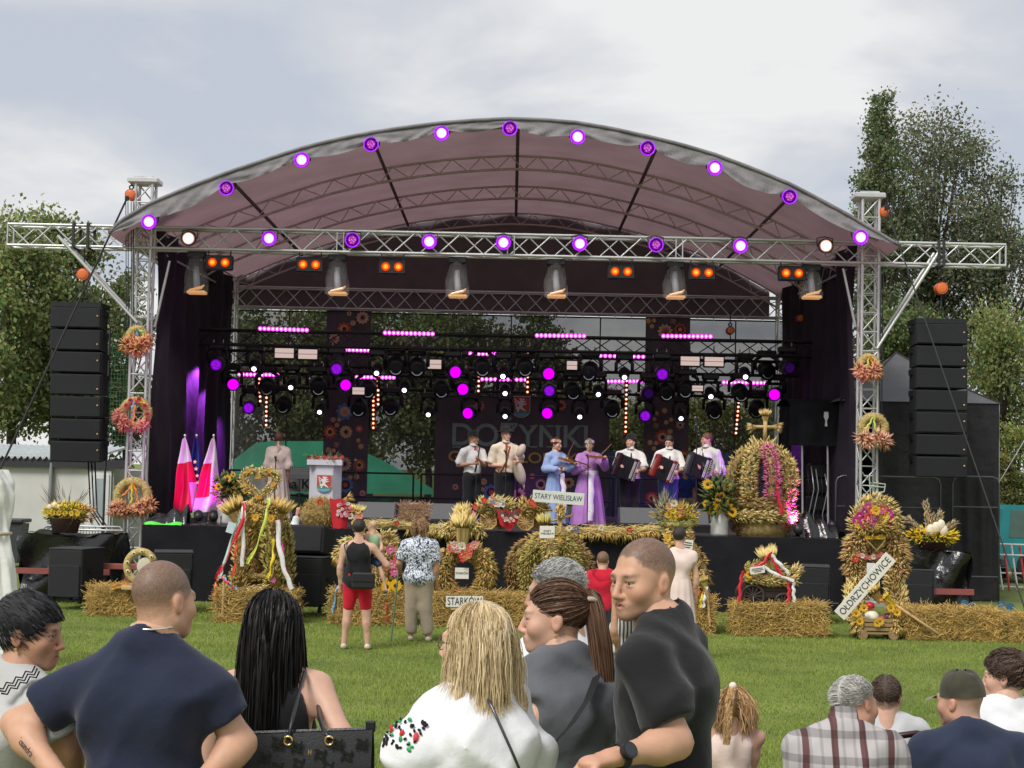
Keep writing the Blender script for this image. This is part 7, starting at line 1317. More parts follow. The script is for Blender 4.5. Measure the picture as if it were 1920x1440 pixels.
def strandmesh(Pt, rad, base, var=.35):
 """Pt (seg, n, 3) strand points to thin strands"""
 sg, n, _ = Pt.shape; d = np.gradient(Pt, axis=0); d = nrm(d); e = RNG.normal(size=(1, n, 3)); s = nrm(np.cross(d, e)); q = np.cross(d, s); tp = np.interp(np.linspace(0, 1, sg), [0, .1, .7, 1], [.8, 1, .9, .25])[:, None, None] * rad * 1.25 * (.7 + .6 * RNG.random((1, n, 1)))
 V = np.stack([Pt - s * tp, Pt + s * tp], 2).transpose(1, 0, 2, 3).reshape(-1, 3); o = (np.arange(n) * sg * 2)[:, None, None] + (np.arange(sg - 1) * 2)[None, :, None]; F = (o + np.array([[[0, 1, 3, 2]]])).reshape(-1, 4)
 b = np.asarray(base, float); c = b[None] if b.ndim == 1 else b; c = c * (1 + var * (RNG.random((n, 1)) * 2 - 1)); return V, F, np.repeat(np.clip(c, .003, .9), sg * 2, 0)
SKC, SKR = np.array([0, .016, .036]), np.array([.077, .098, .090])
def push(p, c, r):
 q = (p - c) / r; l = np.linalg.norm(q, axis=-1, keepdims=True); return np.where(l < 1, c + q / np.maximum(l, 1e-6) * r, p)
def hair_strands(hs, Mh, n, spec, body):
 """roots on the scalp, then a simple fall with collisions; head-local in, world out"""
 d = nrm(RNG.normal(size=(n * 3, 3))); p = SKC + d * SKR; k = (hairline(p[:, 0], p[:, 1], p[:, 2], spec.get('rec', 0)) > 0) & (p[:, 2] > -.085); p, d = p[k][:n], d[k][:n]; n = len(p); Ri = np.array(Mh.to_3x3().inverted()); grav = nrm(Ri @ np.array([0, 0, -1.])); L = spec['len'] * (.75 + .35 * RNG.random((n, 1))); sg = spec.get('seg', 12); lift = 1.0 + spec.get('puff', .08) * (.3 + RNG.random((n, 1)))
 out = [p]; v = d * .3; part = np.array(spec.get('flow', (0, .3, .2))); side = np.sign(p[:, :1] - spec.get('part', 0)); v = v + part + np.concatenate([side * spec.get('side', .6), 0 * side, 0 * side], 1); v = nrm(v - d * (v * d).sum(1, keepdims=True) * .7); T = spec.get('tie'); curl = spec.get('curl', 0); ph = RNG.random((n, 3)) * 6.28
 for i in range(sg):
  if T is not None: v = nrm(np.array(T) - p); step = np.minimum(L / sg, np.linalg.norm(np.array(T) - p, axis=1, keepdims=True) * .5)
  else: v = nrm(v * spec.get('stiff', .62) + grav * (1 - spec.get('stiff', .62)) + RNG.normal(size=(n, 3)) * spec.get('rand', .05)); step = L / sg
  p = p + v * step
  if curl: p = p + curl * np.sin(ph + i * 1.9)
  p = push(p, SKC, SKR * lift)
  if spec.get('face', True): p[:, 1] = np.where((p[:, 2] < .045) & (np.abs(p[:, 0]) < .06) & (p[:, 1] < -.05), np.minimum(p[:, 1], -.05) * 0 + .0 + p[:, 1] * .4, p[:, 1]); 
  if body is not None:
   w = p @ np.array(Mh.to_3x3()).T + np.array(Mh.translation)
   for c, r in body: w = push(w, c, r)
   p = (w - np.array(Mh.translation)) @ Ri.T
  out.append(p)
 Pt = np.stack(out); return Pt @ np.array(Mh.to_3x3()).T + np.array(Mh.translation)
def fan(f): f = R(f); return Vector((math.sin(f), math.cos(f), 0)), Vector((math.cos(f), -math.sin(f), 0))
FABN = {}
def fabric(name, col, **k): return mat('fabric_' + name, col, k.pop('rough', .85), k.pop('var', .12), k.pop('scale', 5), bump=k.pop('bump', .25), bscale=k.pop('bscale', 30), dist=.012, sheen=.15, spec=.25, **k)
def person(label, X, Y, h, face=0, head=None, sex='m', fat=1.0, skin=(.52, .30, .205), J={}, f={}, hair=None, wear=(), near=False, z0=None, seat=False, group=None, lean=(0, 0), shoes=(.03, .03, .035), hoff=(0, 0, 0), drop=0, curl=.5):
 z0 = ground(Y) if z0 is None else z0; B = Vector((X, Y, z0 - drop)); T0 = Vector((X, Y, z0)); fv, rv = fan(face); u = h / 1.78; vh = .0145 if near else .024; t = thing('person', label, 'person', T0, group)
 H = lambda k: B + Vector((lean[0] * k, lean[1] * k, k * h)); pel = H(.53); che = H(.735); nk = H(.850); eye = H(.938) + Vector(hoff) + fv * .02 * u
 hw = (.112 if sex == 'm' else .099) * h * (1 + .4 * (fat - 1)); j = {}
 for s, n_ in ((-1, 'L'), (1, 'R')):
  j['s' + n_] = H(.795) + rv * s * hw; j['e' + n_] = H(.63) + rv * s * (hw + .05 * u); j['w' + n_] = H(.485) + rv * s * (hw + .05 * u) + fv * .06; j['h' + n_] = H(.515) + rv * s * .052 * h; j['k' + n_] = H(.285) + rv * s * .055 * h + fv * .01; j['a' + n_] = H(.045) + rv * s * .058 * h
 if seat:
  for s, n_ in ((-1, 'L'), (1, 'R')): j['k' + n_] = j['h' + n_] + fv * .44 * u + rv * s * .03; j['k' + n_].z = j['h' + n_].z + .02; j['a' + n_] = j['k' + n_] + fv * .02; j['a' + n_].z = z0 + .08
 for k, v in J.items():
  if k[0] in 'sewhka' and len(k) == 2: j[k] = Vector(v) if isinstance(v, Vector) else B + Vector(v)
 W = fat; fr = np.array([list(rv), list(fv), [0, 0, 1]]); allp = list(j.values()) + [nk, pel]; lo = [min(p[i] for p in allp) - .26 for i in range(3)]; hi = [max(p[i] for p in allp) + .26 for i in range(3)]
 def torso(F, g, shl=True):
  e = g
  F.el(pel, (.165 * u * W + e, .118 * u * W + e, .125 * u + e), .05, 1, fr); F.el(H(.62) + fv * .012 * (W - 1) * 8 * u, ((.148 if sex == 'm' else .128) * u * W + e, .108 * u * W + e, .15 * u + e), .06, 1, fr); F.el(che, ((.165 if sex == 'm' else .145) * u * (1 + .6 * (W - 1)) + e, .115 * u * (1 + .6 * (W - 1)) + e, .165 * u + e), .06, 1, fr)
  for s, n_ in ((-1, 'L'), (1, 'R')):
   if shl: F.rc(nk - Vector((0, 0, .015 * u)) + rv * s * .015 * u, j['s' + n_], .050 * u + e, .050 * u + e, .045)
   F.el(che - rv * s * -.085 * u - fv * .055 * u + Vector((0, 0, .02)), (.07 * u + e, .05 * u + e, .10 * u + e), .05, 1, fr)
   if sex == 'f': F.el(che + rv * s * .07 * u + fv * .085 * u - Vector((0, 0, .035 * u)), (.062 * u + e, .055 * u + e, .06 * u + e), .04, 1, fr)
 def arm(F, s, g, frac, g2=None, k=.03):
  a, b, c = j['s' + s], j['e' + s], j['w' + s]; g2 = g if g2 is None else g2; aw = .5 + .5 * W
  if frac <= 1: F.rc(a, a.lerp(b, frac), .050 * u * aw + g, (.050 - .008 * frac) * u * aw + g2, k, cut=frac < 1)
  else: F.rc(a, b, .050 * u * aw + g, .042 * u * aw + g2, k); F.rc(b, b.lerp(c, frac - 1), .043 * u * aw + g2, (.043 - .015 * (frac - 1)) * u * aw + g2, .025, cut=frac < 2)
 def leg(F, s, g, frac, g2=None):
  a, b, c = j['h' + s], j['k' + s], j['a' + s]; g2 = g if g2 is None else g2; lw = (.6 + .4 * W)
  if frac <= 1: F.rc(a, a.lerp(b, frac), .092 * u * lw + g, (.092 - .034 * frac) * u * lw + g2, .04, cut=True)
  else: F.rc(a, b, .092 * u * lw + g, .058 * u * lw + g2, .04); F.rc(b, b.lerp(c, frac - 1), .056 * u * lw + g2, (.056 - .018 * (frac - 1)) * u * lw + g2, .03, cut=True)
 # body
 F = Field(lo, hi, vh); torso(F, -.004); F.rc(nk - Vector((0, 0, .02)), eye - fv * .02 * u - Vector((0, 0, .07 * u)), .062 * u, .052 * u, .05)
 for s in 'LR':
  arm(F, s, 0, 2); leg(F, s, 0, 2); b, c = j['e' + s], j['w' + s]; F.el(b.lerp(c, .28), (.046 * u, .046 * u, .046 * u), .04); a, c = j['k' + s], j['a' + s]; m_ = a.lerp(c, .3) - (fv * .015 if not seat else Vector()); F.el(m_, (.056 * u, .056 * u, .09 * u), .04)
  toe = j['a' + s] + fv * .15 * u; toe.z = max(z0 + .03, j['a' + s].z - .05 * u); F.rc(j['a' + s] - Vector((0, 0, .03 * u)), toe, .036 * u, .03 * u, .03)
 V, Fq = F.mesh(); V = smooth(V, Fq, 1); sk = np.array(skin); C = np.repeat(sk[None], len(V), 0) * (1 + .03 * np.sin(V[:, :1] * 40 + V[:, 2:3] * 31)); parts = [(V, Fq, C)]
 # head
 hs = f.get('hs', 1) * h * .13 / .23 * (1.0 if h > 1.4 else 1.12 + .25 * (1.4 - h)); hd = head or (face, 0, 0); Mh = Matrix.Translation(eye) @ Matrix.Rotation(R(180 - hd[0]), 4, 'Z') @ Matrix.Rotation(R(hd[1]), 4, 'X') @ Matrix.Rotation(R(hd[2]), 4, 'Y') @ Matrix.Diagonal((hs, hs, hs, 1))
 HF = head_field(.0044 if near else .0085, sex, near, f); V, Fq = HF.mesh(); C = head_color(V, skin, f); Mn = np.array(Mh); parts.append((V @ Mn[:3, :3].T + Mn[:3, 3], Fq, C))
 # hands
 for s, sg in (('L', -1), ('R', 1)):
  if ('no' + s) in J: continue
  a, c = j['e' + s], j['w' + s]; d = (c - a).normalized(); pn = J.get('p' + s, None); side = d.cross(Vector(pn) if pn is not None else fv); side = side.normalized() if side.length > .1 else rv; nm = side.cross(d); cu = J.get('c' + s, curl); hu = u * (1 if h > 1.3 else 1.1)
  Hf = Field([c[i] - .21 * hu for i in range(3)], [c[i] + .21 * hu for i in range(3)], .0055 if near else .012); Hf.rc(c - d * .03, c + d * .02, .026 * hu, .026 * hu, .02); Hf.rc(c + d * .02 * hu, c + d * .075 * hu, .030 * hu, .036 * hu, .02, fd=np.array(nm), ff=1.9)
  for q in range(4):
   p = c + (d * .082 + side * (-.03 + .02 * q)) * hu; ln = (.072, .08, .076, .058)[q] * hu; ang = 0
   for sgm in range(3): ang += cu * (1.0, 1.1, .8)[sgm] * .95; q2 = p + (d * math.cos(ang) + nm * math.sin(ang)) * ln * (.45, .32, .23)[sgm]; Hf.rc(p, q2, .0092 * hu, .0082 * hu, .004); p = q2
  p = c + (d * .03 - side * .03) * hu; q2 = p + (d * .6 - side * .65 + nm * .4 * (1 + cu)).normalized() * .042 * hu; Hf.rc(p, q2, .013 * hu, .011 * hu, .012); Hf.rc(q2, q2 + (d * .9 + side * .1 * cu * 4 + nm * .5 * cu).normalized() * .032 * hu, .010 * hu, .0085 * hu, .004)
  V, Fq = Hf.mesh(); parts.append((V, Fq, np.repeat(sk[None] * np.array([1, .95, .95]), len(V), 0)))
 off = 0; Vs, Fs, Cs = [], [], []
 for V, Fq, C in parts: Vs.append(V); Fs.append(Fq + off); Cs.append(C); off += len(V)
 put_s = lambda nm, V, Fq, m, C=None: link(nm, npmesh(nm, np.asarray(V) - np.array(T0), Fq, m, True, C), t)
 put_s('body', np.concatenate(Vs), np.concatenate(Fs), SKM, np.concatenate(Cs))
 for s in (-1, 1):
  b = MB(); c = Vector((s * .032, -.0775, -.0005)); b.sph(c, .0122, 14, 10); b.m = 1; lk = Vector((f.get('look', 0), -1, 0)).normalized(); b.sph(c + lk * .0075, .0062, 10, 8); b.m = 2; b.sph(c + lk * .0112, .0031, 8, 6); b.V = [tuple(Mh @ Vector(v)) for v in b.V]
  b.obj('eye', [EYW, EYI, EYP], t, True)
 # clothes
 cs = []
 for it in wear:
  k = it[0]; m = it[1]; o = it[2] if len(it) > 2 else {}; G = Field(lo, hi, (.020 if near else .022) if k == 'pants' else (.0105 if near else .018)); g = o.get('g', .012)
  if k == 'shirt':
   torso(G, g, o.get('sh', True)); sl = o.get('sl', .55)
   for s in 'LR':
    if sl > 0: arm(G, s, g + .004, sl, g + o.get('cuff', .012))
   X_, Y_, Z_ = G.pts((slice(None),) * 3); G.crease(2.3 * o.get('wr', .0028), o.get('wf', 1.25))
   hz = B.z + o.get('hem', .5) * h; hx = .018 * np.sin(9 * X_ + 3); G.F = np.maximum(G.F, hz + o.get('tilt', 0) * (X_ - X) - Z_ + 0 * hx)
   nr = o.get('neck', .066) * u; nc = nk + fv * .03 * u + Vector((0, 0, .05 * u)); dd = np.sqrt(((X_ - nc.x)) ** 2 + (Y_ - nc.y) ** 2 + ((Z_ - nc.z) * .85) ** 2); G.F = np.maximum(G.F, nr - dd)
   if not o.get('sh', True): 
    for s, n_ in ((-1, 'L'), (1, 'R')): a = j['s' + n_] + rv * s * o.get('arm', .01) + Vector((0, 0, .02)); G.rc(a - Vector((0, 0, .1)), a + Vector((0, 0, .1)), .085 * u, .085 * u, .02, -1)
    for s in (-1, 1): G.rc(nk + rv * s * .068 * u - Vector((0, 0, .11 * u)) - fv * .085 * u, nk + rv * s * .068 * u + Vector((0, 0, .03 * u)), .022 * u, .02 * u, .02); G.rc(nk + rv * s * .068 * u + Vector((0, 0, .03 * u)), nk + rv * s * .06 * u - Vector((0, 0, .12 * u)) + fv * .1 * u, .02 * u, .022 * u, .02)
   V, Fq = G.mesh(); V = smooth(V, Fq, 5); ob = put_s(o.get('name', 'shirt'), V, Fq, m)
   if o.get('rib'):
    b = MB(); b.tube([nc + rv * (nr * 1.03 * math.cos(R(18 * i))) + fv * (nr * 1.03 * math.sin(R(18 * i))) + Vector((0, 0, -.040 * u - .018 * u * math.sin(R(18 * i)))) for i in range(20)], .006, 5, closed=True); b.obj('collar_rib', m, t, True)
   if o.get('collar'):
    b = MB(); b.grid(lambda a, v: nc + (rv * math.cos(a * 6.283 + 1.57) + fv * math.sin(a * 6.283 + 1.57)) * (nr * (.92 + .22 * v)) + Vector((0, 0, .035 * u - .055 * u * v - .012 * u * math.sin(a * 6.283 + 1.57))), 26, 3); b.obj('collar', m, t, True)
  elif k == 'pants':
   wz = B.z + o.get('waist', .6) * h; G.el(pel, (.165 * u * W + g, .118 * u * W + g, .13 * u + g), .05, 1, fr); G.el(H(.6), ((.146 if sex == 'm' else .126) * u * W + g - .008, .104 * u * W + g - .008, .1 * u), .05, 1, fr)
   for s in 'LR': leg(G, s, g + .004, o.get('to', 1.93), g + o.get('cuff', .02))
   X_, Y_, Z_ = G.pts((slice(None),) * 3); G.crease(.005); G.F = np.maximum(G.F, Z_ - wz) if not seat else G.F; V, Fq = G.mesh(); V = smooth(V, Fq, 3); put_s(o.get('name', 'trousers'), V, Fq, m)
  elif k == 'skirt':
   wz = o.get('waist', .6) * h; hz = o.get('hem', .03) * h; r0, r1 = o.get('r0', .15) * u * W, o.get('r1', .3) * u; n1, n2 = 96, 14; np_ = o.get('pleat', 13); b = MB()
   b.grid(lambda a, v: B + Vector((lean[0], lean[1], 0)) * (.55 * (1 - v)) + (rv * math.cos(a * 6.2832) + fv * .8 * math.sin(a * 6.2832)) * ((r0 + (r1 - r0) * v ** .75) * (1 + .07 * v ** .5 * math.sin(a * 6.2832 * np_) + .03 * math.sin(a * 31 + v * 2))) + Vector((0, 0, wz + (hz - wz) * v)), n1, n2); b.obj('skirt', m, t, True)
 if shoes:
  for s in 'LR':
   a_ = j['a' + s]; Ff = Field([a_[i] - .32 for i in range(3)], [a_[i] + .32 for i in range(3)], .012); toe = a_ + fv * .16 * u; toe.z = max(z0 + .035 * u, a_.z - .055 * u); Ff.rc(a_ - Vector((0, 0, .035 * u)) - fv * .02, toe, .044 * u, .04 * u, .02)
   X_, Y_, Z_ = Ff.pts((slice(None),) * 3); Ff.F = np.maximum(Ff.F, z0 + .004 - Z_); V, Fq = Ff.mesh(); put_s('shoe', V, Fq, mat('shoe_%.2f_%.2f' % (shoes[0], shoes[2]), shoes, .5, .1))
 # hair
 if hair:
  hb = np.array(hair['col']); hm = bpy.data.materials.get('hairbase_%.3f_%.3f' % (hb[0], hb[2])) or mat('hairbase_%.3f_%.3f' % (hb[0], hb[2]), tuple(hb * .8), .5, .3, 60, bump=.35, bscale=260, stretch=(3, 3, .5))
  th = hair.get('th', .008); Hc = Field((-.13, -.15, -.14), (.13, .17, .16), .006 if near else .010); Hc.el(SKC + np.array([0, .0, .002]), SKR + th, .01); X_, Y_, Z_ = Hc.pts((slice(None),) * 3); Hc.F += hair.get('lump', .0008) * wrk(X_ * 4, Y_ * 4, Z_ * 4) * .6
  ln = hairline(X_, Y_, Z_, hair.get('rec', 0)) + .003 * np.sin(X_ * 150); Hc.F = np.maximum(Hc.F, -ln); Hc.F = np.maximum(Hc.F, -(Z_ + hair.get('nape', .075)))
  if hair.get('ears', True): Hc.el((.09, .010, -.015), (.034, .024, .036), .01, -1); Hc.el((-.09, .010, -.015), (.034, .024, .036), .01, -1)
  for (c, r_) in hair.get('blobs', ()): Hc.el(c, r_, .015)
  V, Fq = Hc.mesh(); V = V @ Mn[:3, :3].T + Mn[:3, 3]; hp_ = put_s('hair', V, Fq, hm)
  n = hair.get('n', 0)
  if n:
   body = [(np.array(che) , np.array([.185, .155, .205]) * u), (np.array(j['sL'] * .6 + nk * .4) - np.array([0, 0, .01]), np.array([.1, .085, .075]) * u), (np.array(j['sR'] * .6 + nk * .4) - np.array([0, 0, .01]), np.array([.1, .085, .075]) * u)] if hair.get('len', 0) > .14 and not hair.get('tie') else None
   if hair.get('nobody') and body: body = [(np.array(che), np.array([.15, .125, .19]) * u)]
   Pt = hair_strands(hs, Mh, n, hair, body); hv = hb if 'col2' not in hair else hb + (np.array(hair['col2']) - hb) * RNG.random((Pt.shape[1], 1)); V, Fq, C = strandmesh(Pt, hair.get('rad', .0016) * hs, hv, hair.get('var', .3)); o_ = link('hair_strands', npmesh('hair_strands', V - np.array(T0), Fq, HAIRM, True, C), t); o_['kind'] = 'stuff'
   if hair.get('tie') is not None and hair.get('tail'):
    T = np.array(Mh @ Vector(hair['tie'])); m2 = hair.get('nt', 500); tl = hair['tail']; d0 = nrm(RNG.normal(size=(m2, 3))); sg = 10; pth = [np.array(q) for q in tl]; pts_ = []
    for i in range(sg + 1):
     fq = i / sg * (len(pth) - 1); a = min(int(fq), len(pth) - 2); ctr = pth[a] + (pth[a + 1] - pth[a]) * (fq - a); w_ = hair.get('tw', .035) * np.interp(i / sg, [0, .15, .5, 1], [.35, .9, 1, .55]); pts_.append(ctr + d0 * w_ * np.array([1, .8, .35]) + .004 * np.sin(d0 * 30 + i * .5))
    V, Fq, C = strandmesh(np.stack(pts_), hair.get('rad', .0016), (hb if 'col2' not in hair else hb + (np.array(hair['col2']) - hb) * RNG.random((m2, 1))), hair.get('var', .3)); o_ = link('ponytail', npmesh('ponytail', V - np.array(T0), Fq, HAIRM, True, C), t); o_['kind'] = 'stuff'
    MB().torus(T, .022, .009, Matrix.Rotation(R(60), 3, 'X'), 14, 6).obj('hair_tie', mat('hair_tie', hair.get('tiecol', (.3, .25, .22)), .6, .1), t, True)
 return t, Mh, j, B, dict(fv=fv, rv=rv, u=u, nk=nk, che=che, pel=pel)
def near(label, eye, Y, h=None, **k):
 e = P(*eye, Y); z0 = ground(Y); k.setdefault('X', e.x); k.setdefault('hoff', (0, 0, -.04)); e.z -= k['hoff'][2]
 if h: k['drop'] = z0 + .938 * h - e.z; k['seat'] = True
 else: h = (e.z - z0) / .938
 return person(label, k.pop('X'), Y, h, z0=z0, near=True, **k)
DEN = fabric('dark_denim', (.03, .035, .05)); NAVY = fabric('navy_tee', (.017, .022, .048)); GRY = fabric('washed_grey', (.115, .12, .135), var=.25); LGRY = fabric('light_grey', (.46, .46, .45)); WHTF = fabric('white_cotton', (.74, .74, .76)); BLACKT = fabric('black_tee', (.011, .011, .013)); BEI = fabric('beige', (.33, .27, .20))
HG = 'spectators standing in the foreground'; HS = 'spectators sitting on chairs'
S1, S2, S3 = (.56, .315, .205), (.50, .265, .165), (.62, .37, .265)
# man in the black T-shirt
Y = 4.8
t, Mh, j, B, q = near('man in black T-shirt with shaved hair looking back over his shoulder', (1222, 1088), Y, X=P(1248, 1200, Y).x, hoff=(-.05, 0, -.05), face=-70, head=(-128, 4, 0), fat=1.02, skin=S1, J=dict(eL=P(1268, 1392, Y - .28), wL=P(1152, 1420, Y - .42), pL=(0, 0, -1), cL=.75), f=dict(hs=.93, buzz=.8, hair=(.075, .048, .035), rec=.022, fade=-.01, stubble=.1, open=.001, look=.3), wear=[('shirt', BLACKT, dict(sl=.78, g=.018, cuff=.024, hem=.49, wr=.0034)), ('pants', DEN)], group=HG)
a, b = j['eL'], j['wL']; c = a.lerp(b, .9); d = (b - a).normalized(); Mw = d.to_track_quat('Z', 'Y').to_matrix()
MB().lathe([(.036, -.012), (.038, 0), (.036, .012), (.032, .012), (.032, -.012)], 20, c, Mw).obj('watch_strap', RUB, t, True); wf = (Vector((-.1, -1, .35)) - d * Vector((-.1, -1, .35)).dot(d)).normalized(); MB().cyl(c + wf * .03, c + wf * .047, .024, n=20).obj('watch_case', BLKM, t); MB().cyl(c + wf * .047, c + wf * .0485, .019, n=20).obj('watch_glass', mat('watch_glass', (.02, .025, .03), .08, 0), t)
# man in navy
Y = 4.72; EL, WL = P(30, 1358, Y + .04), P(118, 1466, Y - .16)
t, Mh, j, B, q = near('man in navy T-shirt seen from behind with hands on hips', (302, 1130), Y, X=P(276, 1200, Y).x, hoff=(.035, .03, -.055), face=2, head=(34, 3, 4), fat=1.03, skin=S1, J=dict(sL=P(166, 1286, Y), sR=P(384, 1292, Y), eL=EL, wL=WL, eR=P(452, 1394, Y + .02), wR=P(372, 1470, Y - .12)), f=dict(hs=.94, buzz=.8, hair=(.10, .066, .048), fade=-.03, rec=.0), wear=[('shirt', NAVY, dict(sl=.62, g=.016, cuff=.02, hem=.47, wr=.0036)), ('pants', DEN)], group=HG)
b = MB(); b.tube([q['nk'] + q['rv'] * (.064 * math.cos(R(20 * i))) + q['fv'] * (.070 * math.sin(R(20 * i))) + Vector((.014, .012, .036 + .006 * math.sin(R(20 * i)))) for i in range(18)], .0035, 5, closed=True); b.obj('silver_chain', mat('silver', (.8, .78, .72), .25, 0, metal=.9), t, True)
d = (WL - EL).normalized(); up = Vector((0, -1, 0)); up = (up - d * up.dot(d)).normalized(); sd_ = up.cross(d); text('tattoo', 'Aleksandra', EL.lerp(WL, .42) + up * .047, .027, mat('tattoo_ink', (.05, .04, .045), .7, 0), t, Matrix((d, -sd_ * -1, up)).transposed(), .0006)
# woman with short black hair
Y = 4.9
t, Mh, j, B, q = near('smiling woman with short black hair in grey T-shirt at the left edge', (58, 1188), Y, X=P(30, 1260, Y).x, face=38, head=(92, 4, 0), sex='f', fat=1.0, skin=S2, hoff=(.02, 0, -.03), J=dict(eR=P(128, 1400, Y - .1), wR=P(130, 1500, Y), eL=P(-60, 1420, Y)), f=dict(lip=(.46, .16, .14), hair=(.015, .014, .016)), hair=dict(col=(.012, .012, .015), th=.013, n=2400, len=.04, seg=4, rad=.0011, side=.1, flow=(0, -.6, -.1), stiff=.9, rand=.02, puff=.15, rec=-.004, nape=.06, var=.4), wear=[('shirt', LGRY, dict(sl=.75, g=.02, cuff=.03, hem=.45)), ('pants', DEN)], group=HG)
for k in range(3): b = MB(); b.tube([P(-6 + 4 * k + 9 * i + (3 if i % 2 else 0), 1292 - 5.2 * i + 5 * k + (5 if i % 2 else -2), Y - .165 + .006 * i) for i in range(9)], .0035, 4); b.obj('zigzag_stripe', BLACKT, t)
MB().sph(Mh @ Vector((-.079, .012, -.046)), .006, 8, 6).obj('ear_stud', mat('gold', (.8, .5, .2), .2, 0, metal=.9), t)
# woman with long black hair and tote bag
Y = 5.3
t, Mh, j, B, q = near('woman with long straight black hair in black sleeveless top', (512, 1183), Y, face=6, head=(14, -4, 0), sex='f', fat=1.1, skin=S3, J=dict(eR=P(640, 1385, Y - .12), wR=P(610, 1470, Y - .05), sR=P(596, 1288, Y)), f=dict(hair=(.012, .01, .011)), hair=dict(col=(.008, .007, .008), col2=(.022, .017, .016), th=.016, n=4200, len=.44, seg=9, rad=.0016, side=.05, flow=(-.12, .7, .1), stiff=.5, puff=.24, ears=False, rec=-.005, var=.3, rand=.03, nobody=1), wear=[('shirt', BLACKT, dict(sl=0, sh=False, g=.008, hem=.45, name='tank_top', wr=.0015)), ('pants', BLACKT)], group=HG)
Yb = 5.0; LEA = mat('black_leather', (.014, .014, .016), .38, .15, 10, bump=.12, bscale=160); A, Bq = P(462, 1374, Yb), P(700, 1366, Yb); tb = thing('tote_bag', 'black leather tote bag with embossed pattern hanging on the long haired woman\'s arm', 'bag', P(582, 1520, Yb))
hb_ = .34; MB().grid(lambda u, v: Vector((A.x + (Bq.x - A.x) * u, Yb - .03 * math.sin(math.pi * v) * (1 - .2 * abs(u - .5)) - .03, A.z + (Bq.z - A.z) * u - hb_ * v)), 24, 12).obj('front_panel', LEA, tb, True); MB().grid(lambda u, v: Vector((A.x + (Bq.x - A.x) * u, Yb + .07 * math.sin(math.pi * v) + .015, A.z + (Bq.z - A.z) * u - hb_ * v)), 24, 12).obj('back_panel', LEA, tb, True)
MB().tube([A, Bq], .006, 5).obj('top_hem', LEA, tb); MB().cbox(P(695, 1362, Yb), (.03, .02, .035), .004).obj('zip_tab', LEA, tb)
EMB = mat('embossed_leather', (.008, .008, .009), .3, .1); GLD = mat('gold', (.8, .5, .2))
for k, (px, py) in enumerate(((520, 1392), (556, 1400), (495, 1420), (632, 1395), (678, 1395), (600, 1415), (650, 1418), (560, 1432), (520, 1440), (615, 1438))):
 o_ = P(px, py, Yb - .052); 
 for s in (-1, 1): ubox('emboss_stroke', o_ + Vector((s * .011, 0, 0)), (.006, .006, .034), EMB, tb, Matrix.Rotation(R(18), 3, 'Y')); ubox('emboss_stroke', o_ + Vector((0, -.001, s * .009)), (.036, .006, .006), EMB, tb, Matrix.Rotation(R(18), 3, 'Y'))
for s in (-1, 1): ubox('gold_letter', P(581, 1410, Yb - .08) + Vector((s * .004, 0, 0)), (.0025, .004, .014), GLD, tb); 
ubox('gold_letter', P(581, 1410, Yb - .08), (.009, .004, .0025), GLD, tb)
for px in (540, 617): MB().torus(P(px, 1389, Yb - .05), .013, .004, None, 14, 5).obj('gold_ring', GLD, tb, True)
MB().tube([P(541, 1386, Yb - .05), P(549, 1345, Yb), P(560, 1300, Y - .16), P(571, 1262, Y - .06), P(575, 1250, Y + .1)], .0065, 6).obj('handle_strap', LEA, tb, True); MB().tube([P(617, 1384, Yb - .05), P(606, 1368, Yb), P(599, 1345, Yb + .1), P(596, 1320, Y - .05)], .0075, 6).obj('handle_strap', LEA, tb, True)
# blonde woman in white blouse
Y = 4.6
t, Mh, j, B, q = near('blonde woman in white embroidered blouse and glasses', (897, 1208), Y, face=-28, head=(-64, 0, 0), sex='f', fat=1.06, skin=S3, J=dict(eL=P(782, 1405, Y - .06), wL=P(800, 1500, Y), eR=P(985, 1420, Y + .1), sL=P(826, 1335, Y - .02), sR=P(952, 1335, Y + .1)), f=dict(hair=(.3, .2, .1)), hair=dict(col=(.74, .60, .38), col2=(.52, .38, .20), th=.002, n=5200, len=.205, seg=8, rad=.0012, side=.45, flow=(0, .3, .1), stiff=.45, puff=.06, ears=False, rec=-.008, rand=.09, var=.14), wear=[('shirt', WHTF, dict(sl=1.7, g=.018, cuff=.028, hem=.44, wr=.0042, name='blouse', neck=.07)), ('pants', DEN)], group=HG)
for s in (-1, 1): MB().tube([Mh @ Vector((s * .078, .0, .004)), Mh @ Vector((s * .072, -.09, .004))], .002, 5).obj('glasses_temple', mat('glasses', (.12, .06, .04), .3, 0), t); MB().torus(Mh @ Vector((s * .034, -.097, -.002)), .019, .0015, Matrix.Rotation(R(180 + 64), 3, 'Z'), 18, 5).obj('glasses_rim', mat('glasses', (.12, .06, .04)), t)
RDM, GNM = mat('embroidery_red', (.6, .03, .03), .7, .1), mat('embroidery_green', (.03, .35, .10), .7, .1)
bl_ = [o_ for o_ in t.children if o_.name.startswith('blouse')][0]
VB = np.empty(3 * len(bl_.data.vertices), np.float32); bl_.data.vertices.foreach_get('co', VB); VB = VB.reshape(-1, 3) + np.array(bl_.parent.location)
